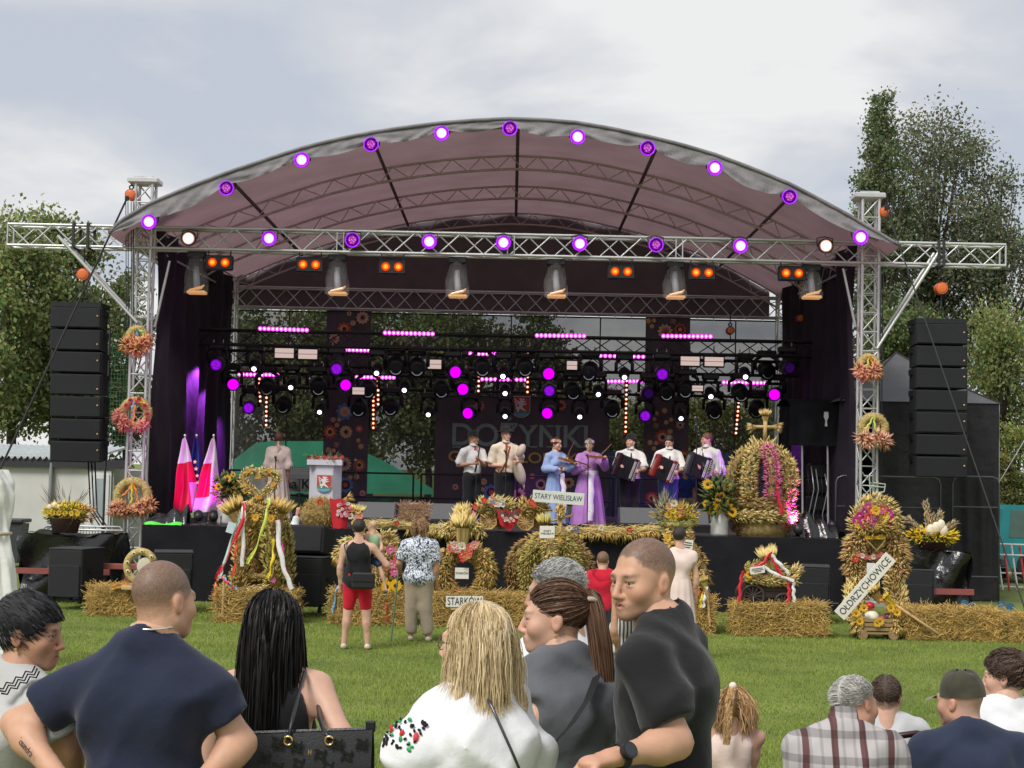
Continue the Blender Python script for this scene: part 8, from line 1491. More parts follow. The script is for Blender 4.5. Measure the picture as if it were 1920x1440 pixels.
for k in range(46):
 s = .22 + .75 * k / 45; w_ = 1.25 * math.sin(k * 2.4); dr = Vector((-.75 + .45 * w_, -.75 - .25 * w_, .12)).normalized(); c = j['sL'].lerp(j['eL'], s) + dr * .06; vb = VB[np.linalg.norm(np.cross(VB - np.array(c), np.array(dr)), axis=1) < .014]; c = c + dr * (float(((vb - np.array(c)) @ np.array(dr)).max()) if len(vb) else .03); m_ = RDM if 14 < k < 28 and k % 3 == 0 else GNM if k % 5 == 0 else BLACKT; r_ = .012 if m_ is RDM else .006 + .003 * (k % 3 == 0)
 Mq = dr.to_track_quat('Z', 'Y').to_matrix(); MB().sph(c, (r_, r_ * .65, .004), 8, 5, Mq @ Matrix.Rotation(k * 1.1, 3, 'Z')).obj('embroidered_leaf', m_, t, True)
b = MB(); b.tube([P(905, 1292, Y - .07), P(922, 1325, Y - .13), P(940, 1365, Y - .15), P(958, 1405, Y - .15), P(975, 1445, Y - .14)], .0045, 5); b.obj('bag_chain', mat('dark_chain', (.12, .12, .13), .3, .2, 60, metal=.8), t, True)
# young woman with ponytail
Y = 5.15; e = P(1040, 1150, Y)
tl = [P(1091, 1108, Y + .02), P(1106, 1112, Y + .02), P(1117, 1150, Y), P(1126, 1210, Y - .02), P(1133, 1270, Y - .03), P(1139, 1330, Y - .03), P(1137, 1385, Y - .02)]
t, Mh, j, B, q = near('young woman in grey T-shirt with long brown ponytail, in profile', (1042, 1160), Y, X=P(1062, 1240, Y).x, hoff=(-.03, 0, -.04), face=-34, head=(-84, 2, 0), sex='f', fat=.95, skin=S3, J=dict(eL=P(1003, 1345, Y - .1), wL=P(1006, 1450, Y - .1), sL=P(1012, 1262, Y - .05)), f=dict(hair=(.07, .04, .025), brow=(.06, .035, .02), lip=(.5, .2, .17)), hair=dict(col=(.085, .045, .026), col2=(.16, .085, .05), th=.002, n=3200, len=.2, seg=6, rad=.0011, puff=.075, tie=(0, .118, .052), face=False, rec=.008, tail=tl, nt=1900, tw=.034, tiecol=(.45, .36, .28)), wear=[('shirt', GRY, dict(sl=.7, g=.018, cuff=.026, hem=.44, wr=.0036)), ('pants', DEN)], group=HG)
MB().torus(Mh @ Vector((.08, .012, -.052)), .006, .0015, None, 10, 4).obj('earring', GLD, t)
bs = [P(1120, 1265, Y - .08), P(1103, 1310, Y - .175), P(1070, 1360, Y - .205), P(1028, 1405, Y - .21), P(985, 1445, Y - .2)]; MB().grid(lambda u, v: bs[min(int(u * 4), 3)].lerp(bs[min(int(u * 4), 3) + 1], u * 4 - min(int(u * 4), 3)) + Vector((.03, -.008, .022)) * (v - .5), 24, 2).obj('bag_strap', mat('black_strap', (.008, .008, .009), .7, .1), t, True)
# grey haired man
Y = 5.9
near('grey haired man in white shirt behind the ponytail woman', (1038, 1112), Y, X=P(1050, 1180, Y).x, face=-60, head=(-72, 4, 0), skin=(.52, .28, .19), f=dict(hair=(.5, .49, .47), brow=(.35, .33, .3)), hair=dict(col=(.50, .49, .47), th=.004, n=2400, len=.035, seg=3, rad=.001, stiff=.85, flow=(0, -.2, .3), rec=.012, var=.3), wear=[('shirt', WHTF, dict(sl=.6, g=.02, hem=.48)), ('pants', BEI)], group=HG)
# ---------------------------------------------------------------- lower right group
CHB = mat('brown_plastic', (.035, .010, .012), .35, .1)
def chair(label, X, Y, face=0, bk=1.0):
 z0 = ground(Y); fv, rv = fan(face); B = Vector((X, Y, z0)); t = thing('plastic_chair', label, 'chair', B, 'brown plastic garden chairs'); q = lambda r, f_, z: B + rv * r + fv * f_ + Vector((0, 0, z if z < .43 else .43 + (z - .43) * bk))
 MB().cbox(q(0, .08, .42), (.46, .44, .03), .01, Matrix((rv, fv, Vector((0, 0, 1)))).transposed()).obj('seat', CHB, t)
 arch = [q(-.25, -.12, .42), q(-.27, -.18, .7), q(-.23, -.21, .86), q(-.12, -.22, .925), q(0, -.225, .945), q(.12, -.22, .925), q(.23, -.21, .86), q(.27, -.18, .7), q(.25, -.12, .42)]; MB().tube(arch, .026, 7, flat=.6).obj('back_frame', CHB, t, True)
 for k in range(5): x = -.16 + .08 * k; MB().tube([q(x * .9, -.14, .43), q(x, -.2, .7), q(x, -.222, .92 - abs(x) * .25)], .016, 6, flat=.5).obj('back_slat', CHB, t, True)
 for s in (-1, 1):
  MB().tube([q(s * .26, -.17, .66), q(s * .28, .1, .66), q(s * .27, .26, .62), q(s * .25, .28, .4)], .02, 6).obj('armrest', CHB, t, True)
  for f_ in (-.16, .28): MB().tube([q(s * .22, f_ * .8, .41), q(s * .25, f_ * 1.1, 0)], [.026, .018], 6).obj('leg', CHB, t, True)
def tex_mat(name, fn): 
 m = bpy.data.materials.new(name); m.use_nodes = True; fn(m.node_tree, m.node_tree.nodes['Principled BSDF']); m.node_tree.nodes['Principled BSDF'].inputs['Roughness'].default_value = .85; return m
def _plaid(t, b):
 tcn = t.nodes.new('ShaderNodeTexCoord'); cols = None
 for ax, sc_, c1, ps in (('X', 2.6, (.20, .09, .09, 1), .84), ('Z', 3.0, (.36, .34, .35, 1), .74), ('X', 6.8, (.48, .46, .47, 1), .80)):
  w = t.nodes.new('ShaderNodeTexWave'); w.wave_type = 'BANDS'; w.bands_direction = ax; w.inputs['Scale'].default_value = sc_; w.inputs['Distortion'].default_value = .25; t.links.new(tcn.outputs['Object'], w.inputs[0]); r = t.nodes.new('ShaderNodeValToRGB'); r.color_ramp.elements[0].position = ps; r.color_ramp.elements[0].color = (.72, .70, .70, 1); r.color_ramp.elements[1].position = ps + .06; r.color_ramp.elements[1].color = c1; t.links.new(w.outputs[1], r.inputs[0])
  if cols is None: cols = r.outputs[0]
  else: x = t.nodes.new('ShaderNodeMix'); x.data_type = 'RGBA'; x.blend_type = 'MULTIPLY'; x.inputs[0].default_value = .8; t.links.new(cols, x.inputs[6]); t.links.new(r.outputs[0], x.inputs[7]); cols = x.outputs[2]
 t.links.new(cols, b.inputs['Base Color'])
def _leo(t, b):
 tcn = t.nodes.new('ShaderNodeTexCoord'); n = t.nodes.new('ShaderNodeTexNoise'); n.inputs['Scale'].default_value = 26; n.inputs['Distortion'].default_value = 2.2; n.inputs['Detail'].default_value = 1; t.links.new(tcn.outputs['Object'], n.inputs[0]); r = t.nodes.new('ShaderNodeValToRGB'); r.color_ramp.elements[0].position = .47; r.color_ramp.elements[0].color = (.03, .035, .06, 1); r.color_ramp.elements[1].position = .51; r.color_ramp.elements[1].color = (.66, .70, .78, 1); t.links.new(n.outputs[0], r.inputs[0]); t.links.new(r.outputs[0], b.inputs['Base Color'])
def _stripe(t, b):
 tcn = t.nodes.new('ShaderNodeTexCoord'); w = t.nodes.new('ShaderNodeTexWave'); w.bands_direction = 'X'; w.inputs['Scale'].default_value = 9; w.inputs['Distortion'].default_value = 1; t.links.new(tcn.outputs['Object'], w.inputs[0]); r = t.nodes.new('ShaderNodeValToRGB'); r.color_ramp.elements[0].position = .4; r.color_ramp.elements[0].color = (.55, .54, .5, 1); r.color_ramp.elements[1].position = .6; r.color_ramp.elements[1].color = (.06, .06, .07, 1); t.links.new(w.outputs[1], r.inputs[0]); t.links.new(r.outputs[0], b.inputs['Base Color'])
PLAID, LEO, STRP = tex_mat('fabric_plaid', _plaid), tex_mat('fabric_animal_print', _leo), tex_mat('fabric_striped', _stripe)
PINKF = fabric('pale_pink', (.76, .60, .54))
Y = 7.5; tl = [P(1373, 1290, Y - .06), P(1368, 1310, Y - .15), P(1366, 1345, Y - .16), P(1362, 1395, Y - .15)]
near('little girl in pale pink dress with a high blonde ponytail', (1376, 1330), Y, face=12, head=(10, 6, 0), sex='f', skin=S3, J=dict(eL=P(1338, 1365, Y), wL=P(1330, 1340, Y + .1), eR=P(1410, 1405, Y), wR=P(1412, 1450, Y)), f=dict(hair=(.3, .18, .08)), hair=dict(col=(.52, .33, .15), col2=(.30, .17, .08), th=.01, n=1400, len=.16, seg=6, rad=.002, side=.3, puff=.22, stiff=.6, rand=.12, ears=False), wear=[('shirt', PINKF, dict(sl=0, sh=False, g=.008, hem=.56, name='dress_top')), ('skirt', PINKF, dict(waist=.60, hem=.25, r0=.16, r1=.36))], group='children on the lawn')
g_ = bpy.data.objects['person.006'] if 'person.006' in bpy.data.objects else None
b = MB(); 
Pt = np.stack([np.array(tl[min(int(i / 12 * 3), 2)]) + (np.array(tl[min(int(i / 12 * 3), 2) + 1]) - np.array(tl[min(int(i / 12 * 3), 2)])) * (i / 12 * 3 - min(int(i / 12 * 3), 2)) + nrm(RNG.normal(size=(260, 3))) * .018 * np.array([1, .6, .3]) for i in range(13)]); V, F_, C = strandmesh(np.sort(Pt, 0)[::1] * 0 + Pt * 1, .0018, (.55, .36, .17), .3)
if g_: o_ = link('ponytail', npmesh('ponytail', V - np.array(g_.location), F_, HAIRM, True, C), g_); o_['kind'] = 'stuff'; MB().sph(P(1374, 1286, Y - .06), .018, 10, 7).obj('pink_bobble', PINKF, g_, True)
Y = 7.0
near('old man in plaid shirt with thin white hair leaning to his right', (1612, 1326), Y, 1.72, X=P(1584, 1400, Y).x, face=6, head=(52, 8, 12), skin=(.50, .27, .185), fat=1.04, hoff=(.06, .05, -.065), J=dict(eL=P(1502, 1470, Y), eR=P(1690, 1475, Y)), f=dict(hair=(.55, .53, .5), brow=(.4, .38, .35), buzz=.35, rec=.05), hair=dict(col=(.55, .53, .50), th=.002, n=2200, len=.035, seg=3, rad=.0009, stiff=.85, rec=.035, var=.25), wear=[('shirt', PLAID, dict(sl=.8, g=.022, hem=.47, collar=1)), ('pants', DEN)], group=HS)
Y = 8.1
near('boy with cropped brown hair sitting between the old man and the man in a cap', (1663, 1309), Y, 1.40, face=0, head=(18, 4, 0), skin=S3, f=dict(hair=(.07, .045, .03), buzz=.6), hair=dict(col=(.085, .055, .038), th=.003, n=1600, len=.022, seg=2, rad=.001, stiff=.9), wear=[('shirt', fabric('pale_grey_tee', (.50, .51, .52)), dict(sl=.6, g=.015, hem=.5)), ('pants', DEN)], group=HS); chair('brown plastic chair whose slatted back shows behind the cropped boy', P(1698, 1400, 7.75).x, 7.78)
Y = 7.0
t, Mh, j, B, q = near('man in olive cap and navy polo shirt sitting at lower right', (1802, 1318), Y, 1.74, X=P(1820, 1400, Y).x, face=-4, head=(-38, 4, 0), skin=(.58, .32, .23), fat=1.12, hoff=(-.03, .04, -.045), J=dict(eL=P(1722, 1480, Y), eR=P(1908, 1480, Y)), f=dict(hair=(.3, .28, .26), buzz=.3, stubble=.1), wear=[('shirt', fabric('navy_polo', (.022, .03, .06)), dict(sl=.7, g=.02, hem=.47, neck=.06)), ('pants', DEN)], group=HS)
OLV = fabric('olive_cap', (.055, .05, .035), var=.35, scale=14); b = MB(); b.grid(lambda u, v: Mh @ Vector((.086 * math.cos(u * 6.283) * math.cos(v * 1.5) ** .6, .016 + .108 * math.sin(u * 6.283) * math.cos(v * 1.5) ** .6, .022 + .112 * math.sin(v * 1.57) + .008 * math.sin(u * 19) * v)), 32, 10); b.obj('cap_crown', OLV, t, True)
b = MB(); b.grid(lambda u, v: Mh @ Vector((.078 * math.sin((u - .5) * 2.6) * (1 - .25 * v), -.075 - .085 * v * math.cos((u - .5) * 2.2) - .012, .030 - .022 * v - .012 * abs(u - .5) * 2)), 14, 6); b.obj('cap_peak', fabric('cap_peak', (.2, .19, .14)), t, True)
Y = 7.6
near('woman with curly dark hair in a bun and white T-shirt at the right edge', (1880, 1270), Y, 1.66, X=P(1888, 1340, Y).x, face=-12, head=(-58, 3, 0), sex='f', skin=S3, fat=1.05, f=dict(hair=(.06, .035, .025)), hair=dict(col=(.06, .034, .024), col2=(.13, .075, .05), th=.014, n=1500, len=.07, seg=6, rad=.0016, curl=.006, tie=(0, .09, .07), puff=.22, face=False, blobs=[((0, .10, .085), (.05, .045, .045))]), wear=[('shirt', WHTF, dict(sl=.5, g=.016, hem=.48)), ('pants', DEN)], group=HS)
chair('brown plastic chair at the right edge behind the curly haired woman', P(1930, 1400, 7.3).x, 7.3); chair('brown plastic chair under the old man in plaid', P(1598, 1400, 7).x, 7.02, 0, .7); chair('brown plastic chair under the man in the cap', P(1812, 1400, 7).x, 7.02, 0, .7)
# ---------------------------------------------------------------- people on the lawn
HM = 'visitors looking at the straw displays'
Y = 20.1; x = P(668, 1200, Y).x
t, Mh, j, B, q = person('woman in black top and red shorts carrying a toddler, seen from behind', x, Y, 1.60, 0, (8, 0, 0), 'f', 1.28, S3, J=dict(eR=(.36, .02, 1.05), wR=(.26, .22, 1.06), kL=(-.115, 0, .45), kR=(.115, 0, .45), aL=(-.155, 0, .07), aR=(.14, 0, .07)), f=dict(hair=(.02, .015, .015)), hair=dict(col=(.03, .02, .018), th=.014), wear=[('shirt', BLACKT, dict(sl=0, sh=False, arm=.03, g=.016, hem=.47)), ('pants', fabric('red_shorts', (.50, .01, .025)), dict(to=.9, g=.006, cuff=.004, name='shorts'))], shoes=(.6, .5, .38), group=HM)
hbg = thing('shoulder_bag', 'small black shoulder bag on the back of the woman in red shorts', 'bag', (x + .07, Y - .2, .76)); MB().cbox((x + .09, Y - .24, .87), (.29, .1, .2), .025).obj('pouch', LEA, hbg); MB().cbox((x + .09, Y - .296, .91), (.27, .015, .1), .006).obj('flap', LEA, hbg); MB().tube([(x - .06, Y - .22, .93), (x - .12, Y - .17, 1.1), (x - .17, Y - .1, 1.3), (x - .12, Y + .02, 1.34)], .009, 5).obj('strap', LEA, hbg, True)
xt = P(694, 1100, Y).x
person('toddler in green top held on the woman\'s arm', xt, Y + .14, .86, -20, (-40, 0, 0), 'm', 1.05, S3, z0=0, drop=-.72, J=dict(kL=(-.02, .0, .30), aL=(-.05, .05, .14), kR=(.12, -.08, .28), aR=(.20, -.12, .02), eR=(.13, -.04, .54), wR=(.09, -.10, .48), hL=(-.02, 0, .44), hR=(.06, 0, .44)), f=dict(hair=(.45, .30, .18), buzz=.55), wear=[('shirt', fabric('green_top', (.28, .45, .25)), dict(sl=0, sh=False, g=.008, hem=.5)), ('pants', fabric('blue_shorts', (.03, .06, .16)), dict(to=.8, g=.01, name='shorts'))], shoes=(.06, .09, .14), group='children on the lawn')
Y = 21.2; x = P(783, 1200, Y).x
person('woman in animal print blouse and beige trousers, seen from behind', x, Y, 1.58, 4, (15, 0, 0), 'f', 1.3, S2, f=dict(hair=(.2, .12, .07)), hair=dict(col=(.33, .19, .10), th=.022, n=900, len=.09, seg=6, rad=.004, curl=.01, puff=.35, ears=False), J=dict(wL=(-.27, .2, .9), eL=(-.27, .02, 1.02), aR=(.14, -.02, .07)), wear=[('shirt', LEO, dict(sl=.85, g=.03, hem=.42, name='blouse')), ('pants', BEI, dict(g=.016))], shoes=(.5, .42, .32), group=HM)
sk_ = thing('walking_pole', 'thin green walking pole beside the woman in animal print', 'walking stick', (x - .32, Y - .1, 0)); rod('shaft', (x - .34, Y - .12, .01), (x - .28, Y + .2, .98), .011, mat('pole_green', (.05, .12, .06), .4, .1), sk_); MB().sph((x - .28, Y + .2, .98), (.02, .02, .05), 8, 6).obj('grip', RUB, sk_, True)
Y = 19.0; REDH = fabric('red_hoodie', (.52, .012, .035), var=.25)
t, Mh, j, B, q = person('boy in red hooded jacket and jeans facing the stage', P(1128, 1200, Y).x, Y, 1.30, 0, (8, 4, 0), 'm', 1.12, S3, f=dict(hair=(.2, .11, .06), buzz=.6), hair=dict(col=(.24, .13, .07), th=.008), wear=[('shirt', REDH, dict(sl=1.95, g=.025, hem=.44, name='hooded_jacket')), ('pants', DEN, dict(g=.02))], shoes=(.5, .5, .5), group='children on the lawn'); MB().grid(lambda u, v: q['nk'] + Vector((.16 * math.cos(u * 3.14) * (1 - .5 * v), -.09 - .03 * math.sin(v * 3), .02 - .2 * v * math.sin(u * 3.14) ** .6)), 16, 8).obj('hood', REDH, t, True)
Y = 15.2; x = P(1178, 1200, Y).x
person('girl in pale top and striped shorts bending over with hands on her knees', x, Y, 1.52, -150, (-160, 55, 0), 'f', .95, S2, lean=(-.0, 0), hoff=(-.08, -.34, -.36), J=dict(sL=(.08, -.30, 1.08), sR=(-.14, -.30, 1.10), eL=(.12, -.34, .80), wL=(.10, -.16, .56), eR=(-.16, -.34, .80), wR=(-.10, -.18, .54), kL=(.1, -.06, .43), kR=(-.08, -.06, .43), hL=(.08, .05, .80), hR=(-.08, .05, .80)), f=dict(hair=(.4, .27, .13)), hair=dict(col=(.45, .30, .15), th=.014), wear=[('pants', STRP, dict(to=.7, waist=.6, g=.02, name='shorts')), ('shirt', fabric('pale_teal', (.42, .55, .52)), dict(sl=0, sh=False, hem=.52, g=.012, name='vest'))], shoes=(.6, .6, .6), group='children on the lawn')
Y = 19.6
person('woman in long pale pink dress mostly hidden behind the man in black', P(1272, 1200, Y).x, Y, 1.60, 0, (25, 0, 0), 'f', 1.05, S3, f=dict(hair=(.03, .02, .015)), hair=dict(col=(.035, .022, .018), th=.012), wear=[('shirt', PINKF, dict(sl=.3, g=.01, hem=.58, name='dress_top')), ('skirt', PINKF, dict(waist=.62, hem=.06, r0=.15, r1=.26))], shoes=(.5, .4, .35), group=HM)
Y = 25.6; x = P(512, 1200, Y).x
person('person in white shirt behind the heart crown raising a hand', x, Y, 1.66, 0, (0, 0, 0), 'm', 1, S2, J=dict(eR=(.26, .1, 1.22), wR=(.31, .12, 1.50), sR=(.16, 0, 1.32)), f=dict(hair=(.1, .08, .06), buzz=.7), wear=[('shirt', WHTF, dict(sl=1.9, g=.02, hem=.5)), ('pants', DEN)], group=HM)
# ---------------------------------------------------------------- performers on stage
HP = 'folk musicians on stage'; KW = dict(z0=DECKZ, group=HP)
BTR = fabric('black_trousers', (.012, .012, .014)); WSH = fabric('white_shirt', (.70, .68, .68)); FEL = fabric('black_felt', (.012, .012, .013)); WOODV = mat('violin_varnish', (.22, .07, .025), .25, .2); PEARL = mat('accordion_keys', (.34, .32, .30), .3, .05)
def hat(t, Mh, brim=.15): b = MB(); b.lathe([(brim, .0), (brim * .98, .008), (.102, .012), (.100, .05), (.085, .105), (.05, .12), (0, .112)], 24, (0, 0, 0)); b.V = [tuple(Mh @ (Vector(v) + Vector((0, .012, .055 - .0 + .03 * v[1])))) for v in b.V]; b.obj('hat', FEL, t, True)
def px(p, Y): return P(p, 950, Y).x
Y = 30.9
t, Mh, j, B, q = person('woman in pale pink dress at the left microphone', px(519, Y), Y, 1.66, 0, (0, 3, 0), 'f', 1.0, S2, hair=dict(col=(.16, .07, .04), th=.02, blobs=[((0, .06, .1), (.05, .05, .04))]), f=dict(hair=(.16, .07, .04)), wear=[('shirt', PINKF, dict(sl=1.7, g=.025, hem=.58, neck=.11, name='dress_top')), ('skirt', PINKF, dict(waist=.62, hem=.02, r0=.14, r1=.30))], **KW); ribbon(t, [B + Vector((0, -.13, 1.5)), B + Vector((.02, -.14, 1.4)), B + Vector((-.02, -.14, 1.28))], .04, (.7, .62, .6))
RT = (.5, .03, .04)
def bow_tie(t, q): ribbon(t, [q['nk'] + q['fv'] * .075, q['nk'] + q['fv'] * .12 + Vector((.02, 0, -.05)), q['nk'] + q['fv'] * .125 + Vector((.03, 0, -.12))], .02, RT, 'red_bow'); ribbon(t, [q['nk'] + q['fv'] * .075, q['nk'] + q['fv'] * .12 + Vector((-.02, 0, -.05)), q['nk'] + q['fv'] * .125 + Vector((-.02, 0, -.11))], .02, RT, 'red_bow')
Y = 30.9; x = px(884, Y)
t, Mh, j, B, q = person('man in black hat and white shirt playing a clarinet', x, Y, 1.74, 150, (125, -4, 0), 'm', 1.05, S2, J=dict(eR=(-.27, -.02, 1.12), wR=(.05, -.28, 1.16), eL=(.24, -.08, 1.13), wL=(.12, -.28, 1.24)), f=dict(hair=(.03, .02, .02)), wear=[('shirt', WSH, dict(sl=.9, g=.02, cuff=.03, hem=.55, collar=1)), ('pants', BTR)], **KW); hat(t, Mh); bow_tie(t, q)
c = thing('clarinet', 'black clarinet held by the man in the hat', 'clarinet', (x + .1, Y - .3, DECKZ + .95)); MB().tube([(x + .14, Y - .2, DECKZ + 1.50), (x + .1, Y - .3, DECKZ + 1.2), (x + .06, Y - .34, DECKZ + .98)], [.012, .016, .018], 8).obj('barrel', BLK, c, True); MB().tube([(x + .06, Y - .34, DECKZ + .98), (x + .05, Y - .36, DECKZ + .9)], [.018, .04], 10).obj('bell', BLK, c, True); MB().sph((x + .1, Y - .32, DECKZ + 1.25), .012, 6, 5).obj('key', ALU, c)
Y = 30.8; x = px(945, Y)
t, Mh, j, B, q = person('singing man in wide black hat with a bagpipe', x, Y, 1.83, 165, (155, -6, 0), 'm', 1.08, S3, J=dict(eR=(-.28, -.03, 1.14), wR=(.0, -.26, 1.12), eL=(.32, -.05, 1.22), wL=(.2, -.28, 1.2)), f=dict(hair=(.06, .04, .03)), wear=[('shirt', fabric('cream_shirt', (.68, .58, .47)), dict(sl=.9, g=.02, cuff=.03, hem=.54, collar=1)), ('pants', BTR)], **KW); hat(t, Mh, .17); bow_tie(t, q)
c = thing('bagpipe', 'pale hide bagpipe under the singing man\'s arm', 'bagpipe', (x + .3, Y - .2, DECKZ + .8)); MB().sph((x + .28, Y - .16, DECKZ + 1.0), (.11, .10, .24), 14, 10, Matrix.Rotation(R(-18), 3, 'Y')).obj('bag', fabric('hide', (.46, .39, .32)), c, True); MB().sph((x + .3, Y - .2, DECKZ + 1.42), (.08, .08, .14), 12, 8, Matrix.Rotation(R(25), 3, 'Y')).obj('drone_cover', fabric('hide', (.46, .39, .32)), c, True); MB().tube([(x + .06, Y - .34, DECKZ + 1.5), (x + .03, Y - .34, DECKZ + 1.2), (x - .1, Y - .36, DECKZ + .98), (x - .17, Y - .36, DECKZ + 1.05)], [.05, .02, .03, .04], 8).obj('chanter', WOODV, c, True); MB().tube([(x + .36, Y - .15, DECKZ + .8), (x + .38, Y - .15, DECKZ + .68)], [.03, .01], 6).obj('leg_knot', fabric('hide', (.46, .39, .32)), c, True)
def violin(label, a, b, Y, lab2):
 a, b = Vector(a), Vector(b); d = (b - a).normalized(); s = Vector((0, 0, 1)).cross(d).normalized(); n_ = d.cross(s); ol = []
 for k in range(30): tt = k / 30 * 6.283; r_ = .085 + .022 * math.cos(2 * tt) + .012 * math.cos(4 * tt); ol.append(a + d * (.18 + .18 * math.cos(tt)) + s * (r_ * 1.12 * math.sin(tt)) - n_ * .02)
 t = thing('violin', label, 'violin', a, 'violins'); MB().prism(ol, n_ * .045).obj('body', WOODV, t); MB().tube([a + d * .3 + n_ * .035, a + d * .58 + n_ * .03], .012, 6).obj('neck', BLK, t); MB().sph(a + d * .6 + n_ * .03, .022, 8, 6).obj('scroll', WOODV, t, True); ubox('bridge', a + d * .17 + n_ * .04, (.04, .01, .03), LW if 'LW' in globals() else BLK, t)
 return t
def bow(label, a, b): t = thing('violin_bow', label, 'bow', a, 'violin bows'); rod('stick', a, b, .006, WOODV, t, 6); rod('hair', Vector(a) + Vector((0, 0, -.02)), Vector(b) + Vector((0, 0, -.01)), .003, PEARL, t, 5); MB().cbox(a, (.03, .02, .03), .004).obj('frog', BLK, t)
def wreath_head(t, Mh, cols):
 for k in range(14): a = 6.283 * k / 14; bloom(t, Mh @ Vector((.088 * math.cos(a), .016 + .105 * math.sin(a), .075)), .035, cols[k % len(cols)], nd=Vector(Mh.to_3x3() @ Vector((math.cos(a), math.sin(a), .4))), n=6, name='wreath_flower')
Y = 30.8; x = px(1040, Y); BLUD = fabric('blue_dress', (.25, .34, .58))
t, Mh, j, B, q = person('woman in light blue dress playing the violin', x, Y, 1.66, 150, (118, 2, 0), 'f', 1.0, S3, J=dict(eR=(-.2, -.12, 1.08), wR=(.08, -.3, 1.08), eL=(.24, -.16, 1.1), wL=(.36, -.3, 1.18)), f=dict(hair=(.09, .03, .02)), hair=dict(col=(.10, .035, .022), th=.014, ears=False, nape=.1), wear=[('shirt', BLUD, dict(sl=1.9, g=.022, hem=.58, name='dress_top')), ('skirt', BLUD, dict(waist=.63, hem=.03, r0=.14, r1=.30))], **KW); wreath_head(t, Mh, [(.7, .4, .35), (.75, .65, .55), (.5, .1, .1)]); ribbon(t, [B + Vector((.12, -.16, 1.0)), B + Vector((.16, -.22, .7)), B + Vector((.18, -.26, .25))], .09, (.72, .66, .72), 'sash', .3)
violin('brown violin held by the woman in light blue', Vector((x + .05, Y - .2, DECKZ + 1.30)), Vector((x + .5, Y - .38, DECKZ + 1.17)), Y, ''); bow('violin bow raised by the woman in light blue', Vector((x + .1, Y - .36, DECKZ + 1.1)), Vector((x + .34, Y - .36, DECKZ + 1.62)))
x = px(1103, Y); LIL = fabric('lilac_dress', (.44, .20, .52))
t, Mh, j, B, q = person('woman in lilac dress with white sash playing the violin', x, Y, 1.66, 178, (190, 4, 0), 'f', 1.12, S3, J=dict(eR=(-.28, -.12, 1.06), wR=(-.06, -.34, 1.13), eL=(.3, -.14, 1.14), wL=(.28, -.4, 1.3)), f=dict(hair=(.3, .2, .12)), hair=dict(col=(.35, .22, .14), th=.014), wear=[('shirt', LIL, dict(sl=1.9, g=.026, hem=.58, name='dress_top')), ('skirt', LIL, dict(waist=.63, hem=.02, r0=.16, r1=.36))], **KW); wreath_head(t, Mh, [(.75, .72, .72), (.7, .66, .68), (.2, .2, .22)]); ribbon(t, [B + Vector((.03, -.2, 1.02)), B + Vector((.03, -.3, .6)), B + Vector((.02, -.36, .12))], .12, (.74, .68, .76), 'sash', .15); b = MB(); b.lathe([(.178, -.04), (.185, 0), (.178, .04)], 24, B + Vector((0, 0, 1.03)), Matrix.Diagonal((1, .84, 1))); b.obj('waist_sash', WSH, t, True)
violin('dark violin held by the woman in lilac', Vector((x - .02, Y - .26, DECKZ + 1.34)), Vector((x + .36, Y - .5, DECKZ + 1.3)), Y, ''); bow('violin bow raised by the woman in lilac', Vector((x - .03, Y - .42, DECKZ + 1.15)), Vector((x + .40, Y - .40, DECKZ + 1.58)))
def accordion(label, x, Y, z, col, tilt, side=1):
 c = Vector((x, Y - .3, z)); M = Matrix.Rotation(R(tilt), 3, 'Y') @ Matrix.Rotation(R(12), 3, 'Z'); t = thing('accordion', label, 'accordion', c - Vector((0, 0, .28)), 'accordions'); m = mat('accordion_%.2f' % col[0], col, .2, .1); q = lambda v: c + M @ Vector(v)
 MB().cbox(q((.14 * side, 0, 0)), (.12, .2, .46), .025, M).obj('treble_case', m, t); MB().cbox(q((-.2 * side, 0, 0)), (.1, .2, .46), .025, M).obj('bass_case', m, t)
 for k in range(9): MB().cbox(q((-.14 * side + .026 * k * side, 0, 0)), (.014, .18 + .012 * (k % 2), .42 + .016 * (k % 2)), .004, M).obj('bellows_fold', BLK, t)
 MB().cbox(q((.185 * side, -.105, 0)), (.055, .02, .40), .006, M).obj('keyboard', PEARL, t)
 for k in range(11): ubox('black_key', q((.185 * side, -.117, -.19 + .038 * k)), (.04, .008, .018), BLK, t, M)
 MB().cbox(q((.11 * side, -.105, 0)), (.05, .01, .34), .004, M).obj('grille', ALU, t); MB().tube([q((.05, .1, .22)), q((.05, .28, .36)), q((.0, .4, .2))], .016, 5).obj('shoulder_strap', BLK, t, True)
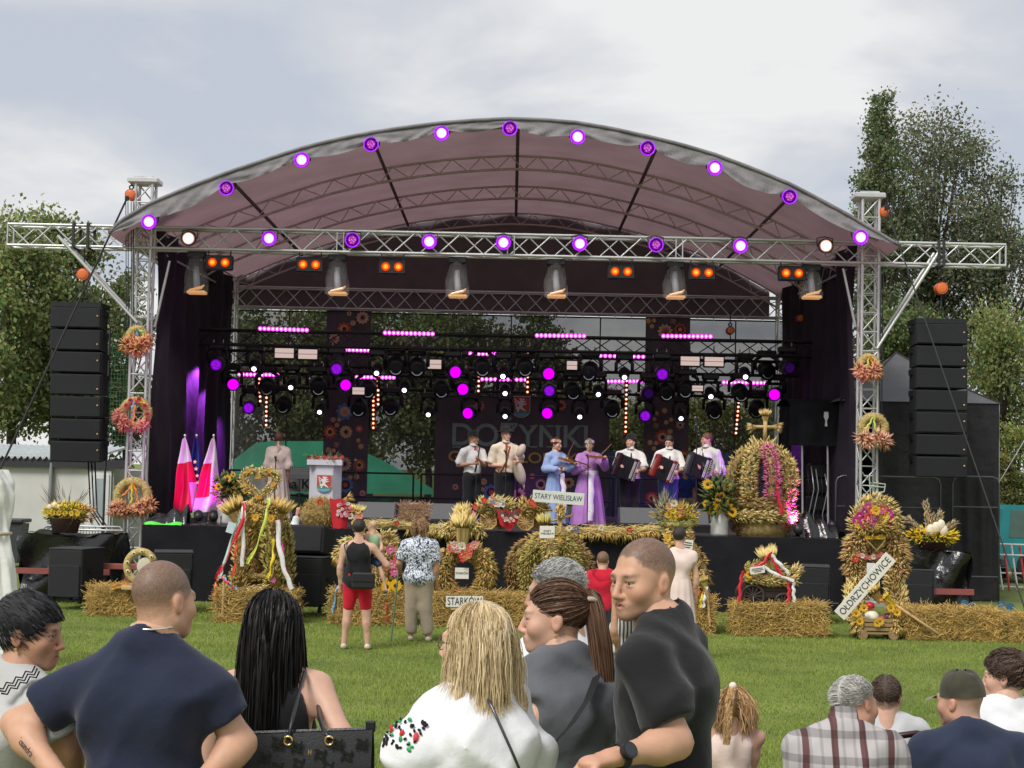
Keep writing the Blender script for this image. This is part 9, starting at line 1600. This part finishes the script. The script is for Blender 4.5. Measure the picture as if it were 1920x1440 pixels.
for (pxx, py, h, fc, hd, lab, trm, col, tl_, hc, ht) in ((1180, 877, 1.74, 170, (215, -10, 0), 'accordion player in a black hat next to the lilac dress', BTR, (.03, .012, .014), 20, (.03, .02, .02), True), (1252, 880, 1.76, 165, (200, 18, 0), 'accordion player in jeans looking down at a red accordion', fabric('blue_jeans', (.06, .10, .22)), (.18, .02, .015), 22, (.04, .025, .02), False), (1324, 875, 1.82, 215, (250, 2, 0), 'accordion player with reddish hair turned left, rightmost musician', BTR, (.02, .02, .024), 18, (.2, .09, .05), False)):
 Y = 30.9; x = px(pxx, Y)
 t, Mh, j, B, q = person(lab, x, Y, h, fc, hd, 'm', 1.15, S3, J=dict(eR=(-.27, -.08, 1.12), wR=(-.2, -.34, 1.16), eL=(.27, -.08, 1.12), wL=(.12, -.38, 1.08)), f=dict(hair=hc, buzz=.7), hair=None if ht else dict(col=hc, th=.012), wear=[('shirt', WSH, dict(sl=.95 if pxx < 1300 else 1.8, g=.022, cuff=.03, hem=.53, collar=1)), ('pants', trm)], **KW)
 if ht: hat(t, Mh, .12)
 c = P(pxx - 6 if pxx < 1300 else pxx - 14, py, Y - .3); accordion({1180: 'dark accordion of the player in the hat', 1252: 'red brown accordion of the player in jeans', 1324: 'black accordion of the rightmost musician'}[pxx], c.x, Y, c.z, col, tl_, 1)
Y = 35.5
person('person in blue top sitting at the back of the stage', px(1284, Y), Y, 1.62, 170, (170, 10, 0), 'f', 1.05, S2, seat=True, drop=.42, hair=dict(col=(.3, .22, .12), th=.014), f=dict(hair=(.3, .2, .1)), wear=[('shirt', fabric('royal_blue', (.02, .04, .2)), dict(sl=.4, g=.015, hem=.5)), ('pants', BEI)], **KW); st_ = thing('stool', 'plain dark stool under the seated person at the back', 'stool', (px(1284, Y), Y, DECKZ)); MB().cbox((px(1284, Y), Y, DECKZ + .40), (.4, .4, .04), .01).obj('seat', BLK, st_)
for s in (-1, 1):
 for s2 in (-1, 1): rod('leg', (px(1284, Y) + s * .16, Y + s2 * .16, DECKZ), (px(1284, Y) + s * .15, Y + s2 * .15, DECKZ + .39), .014, BLKM, st_)
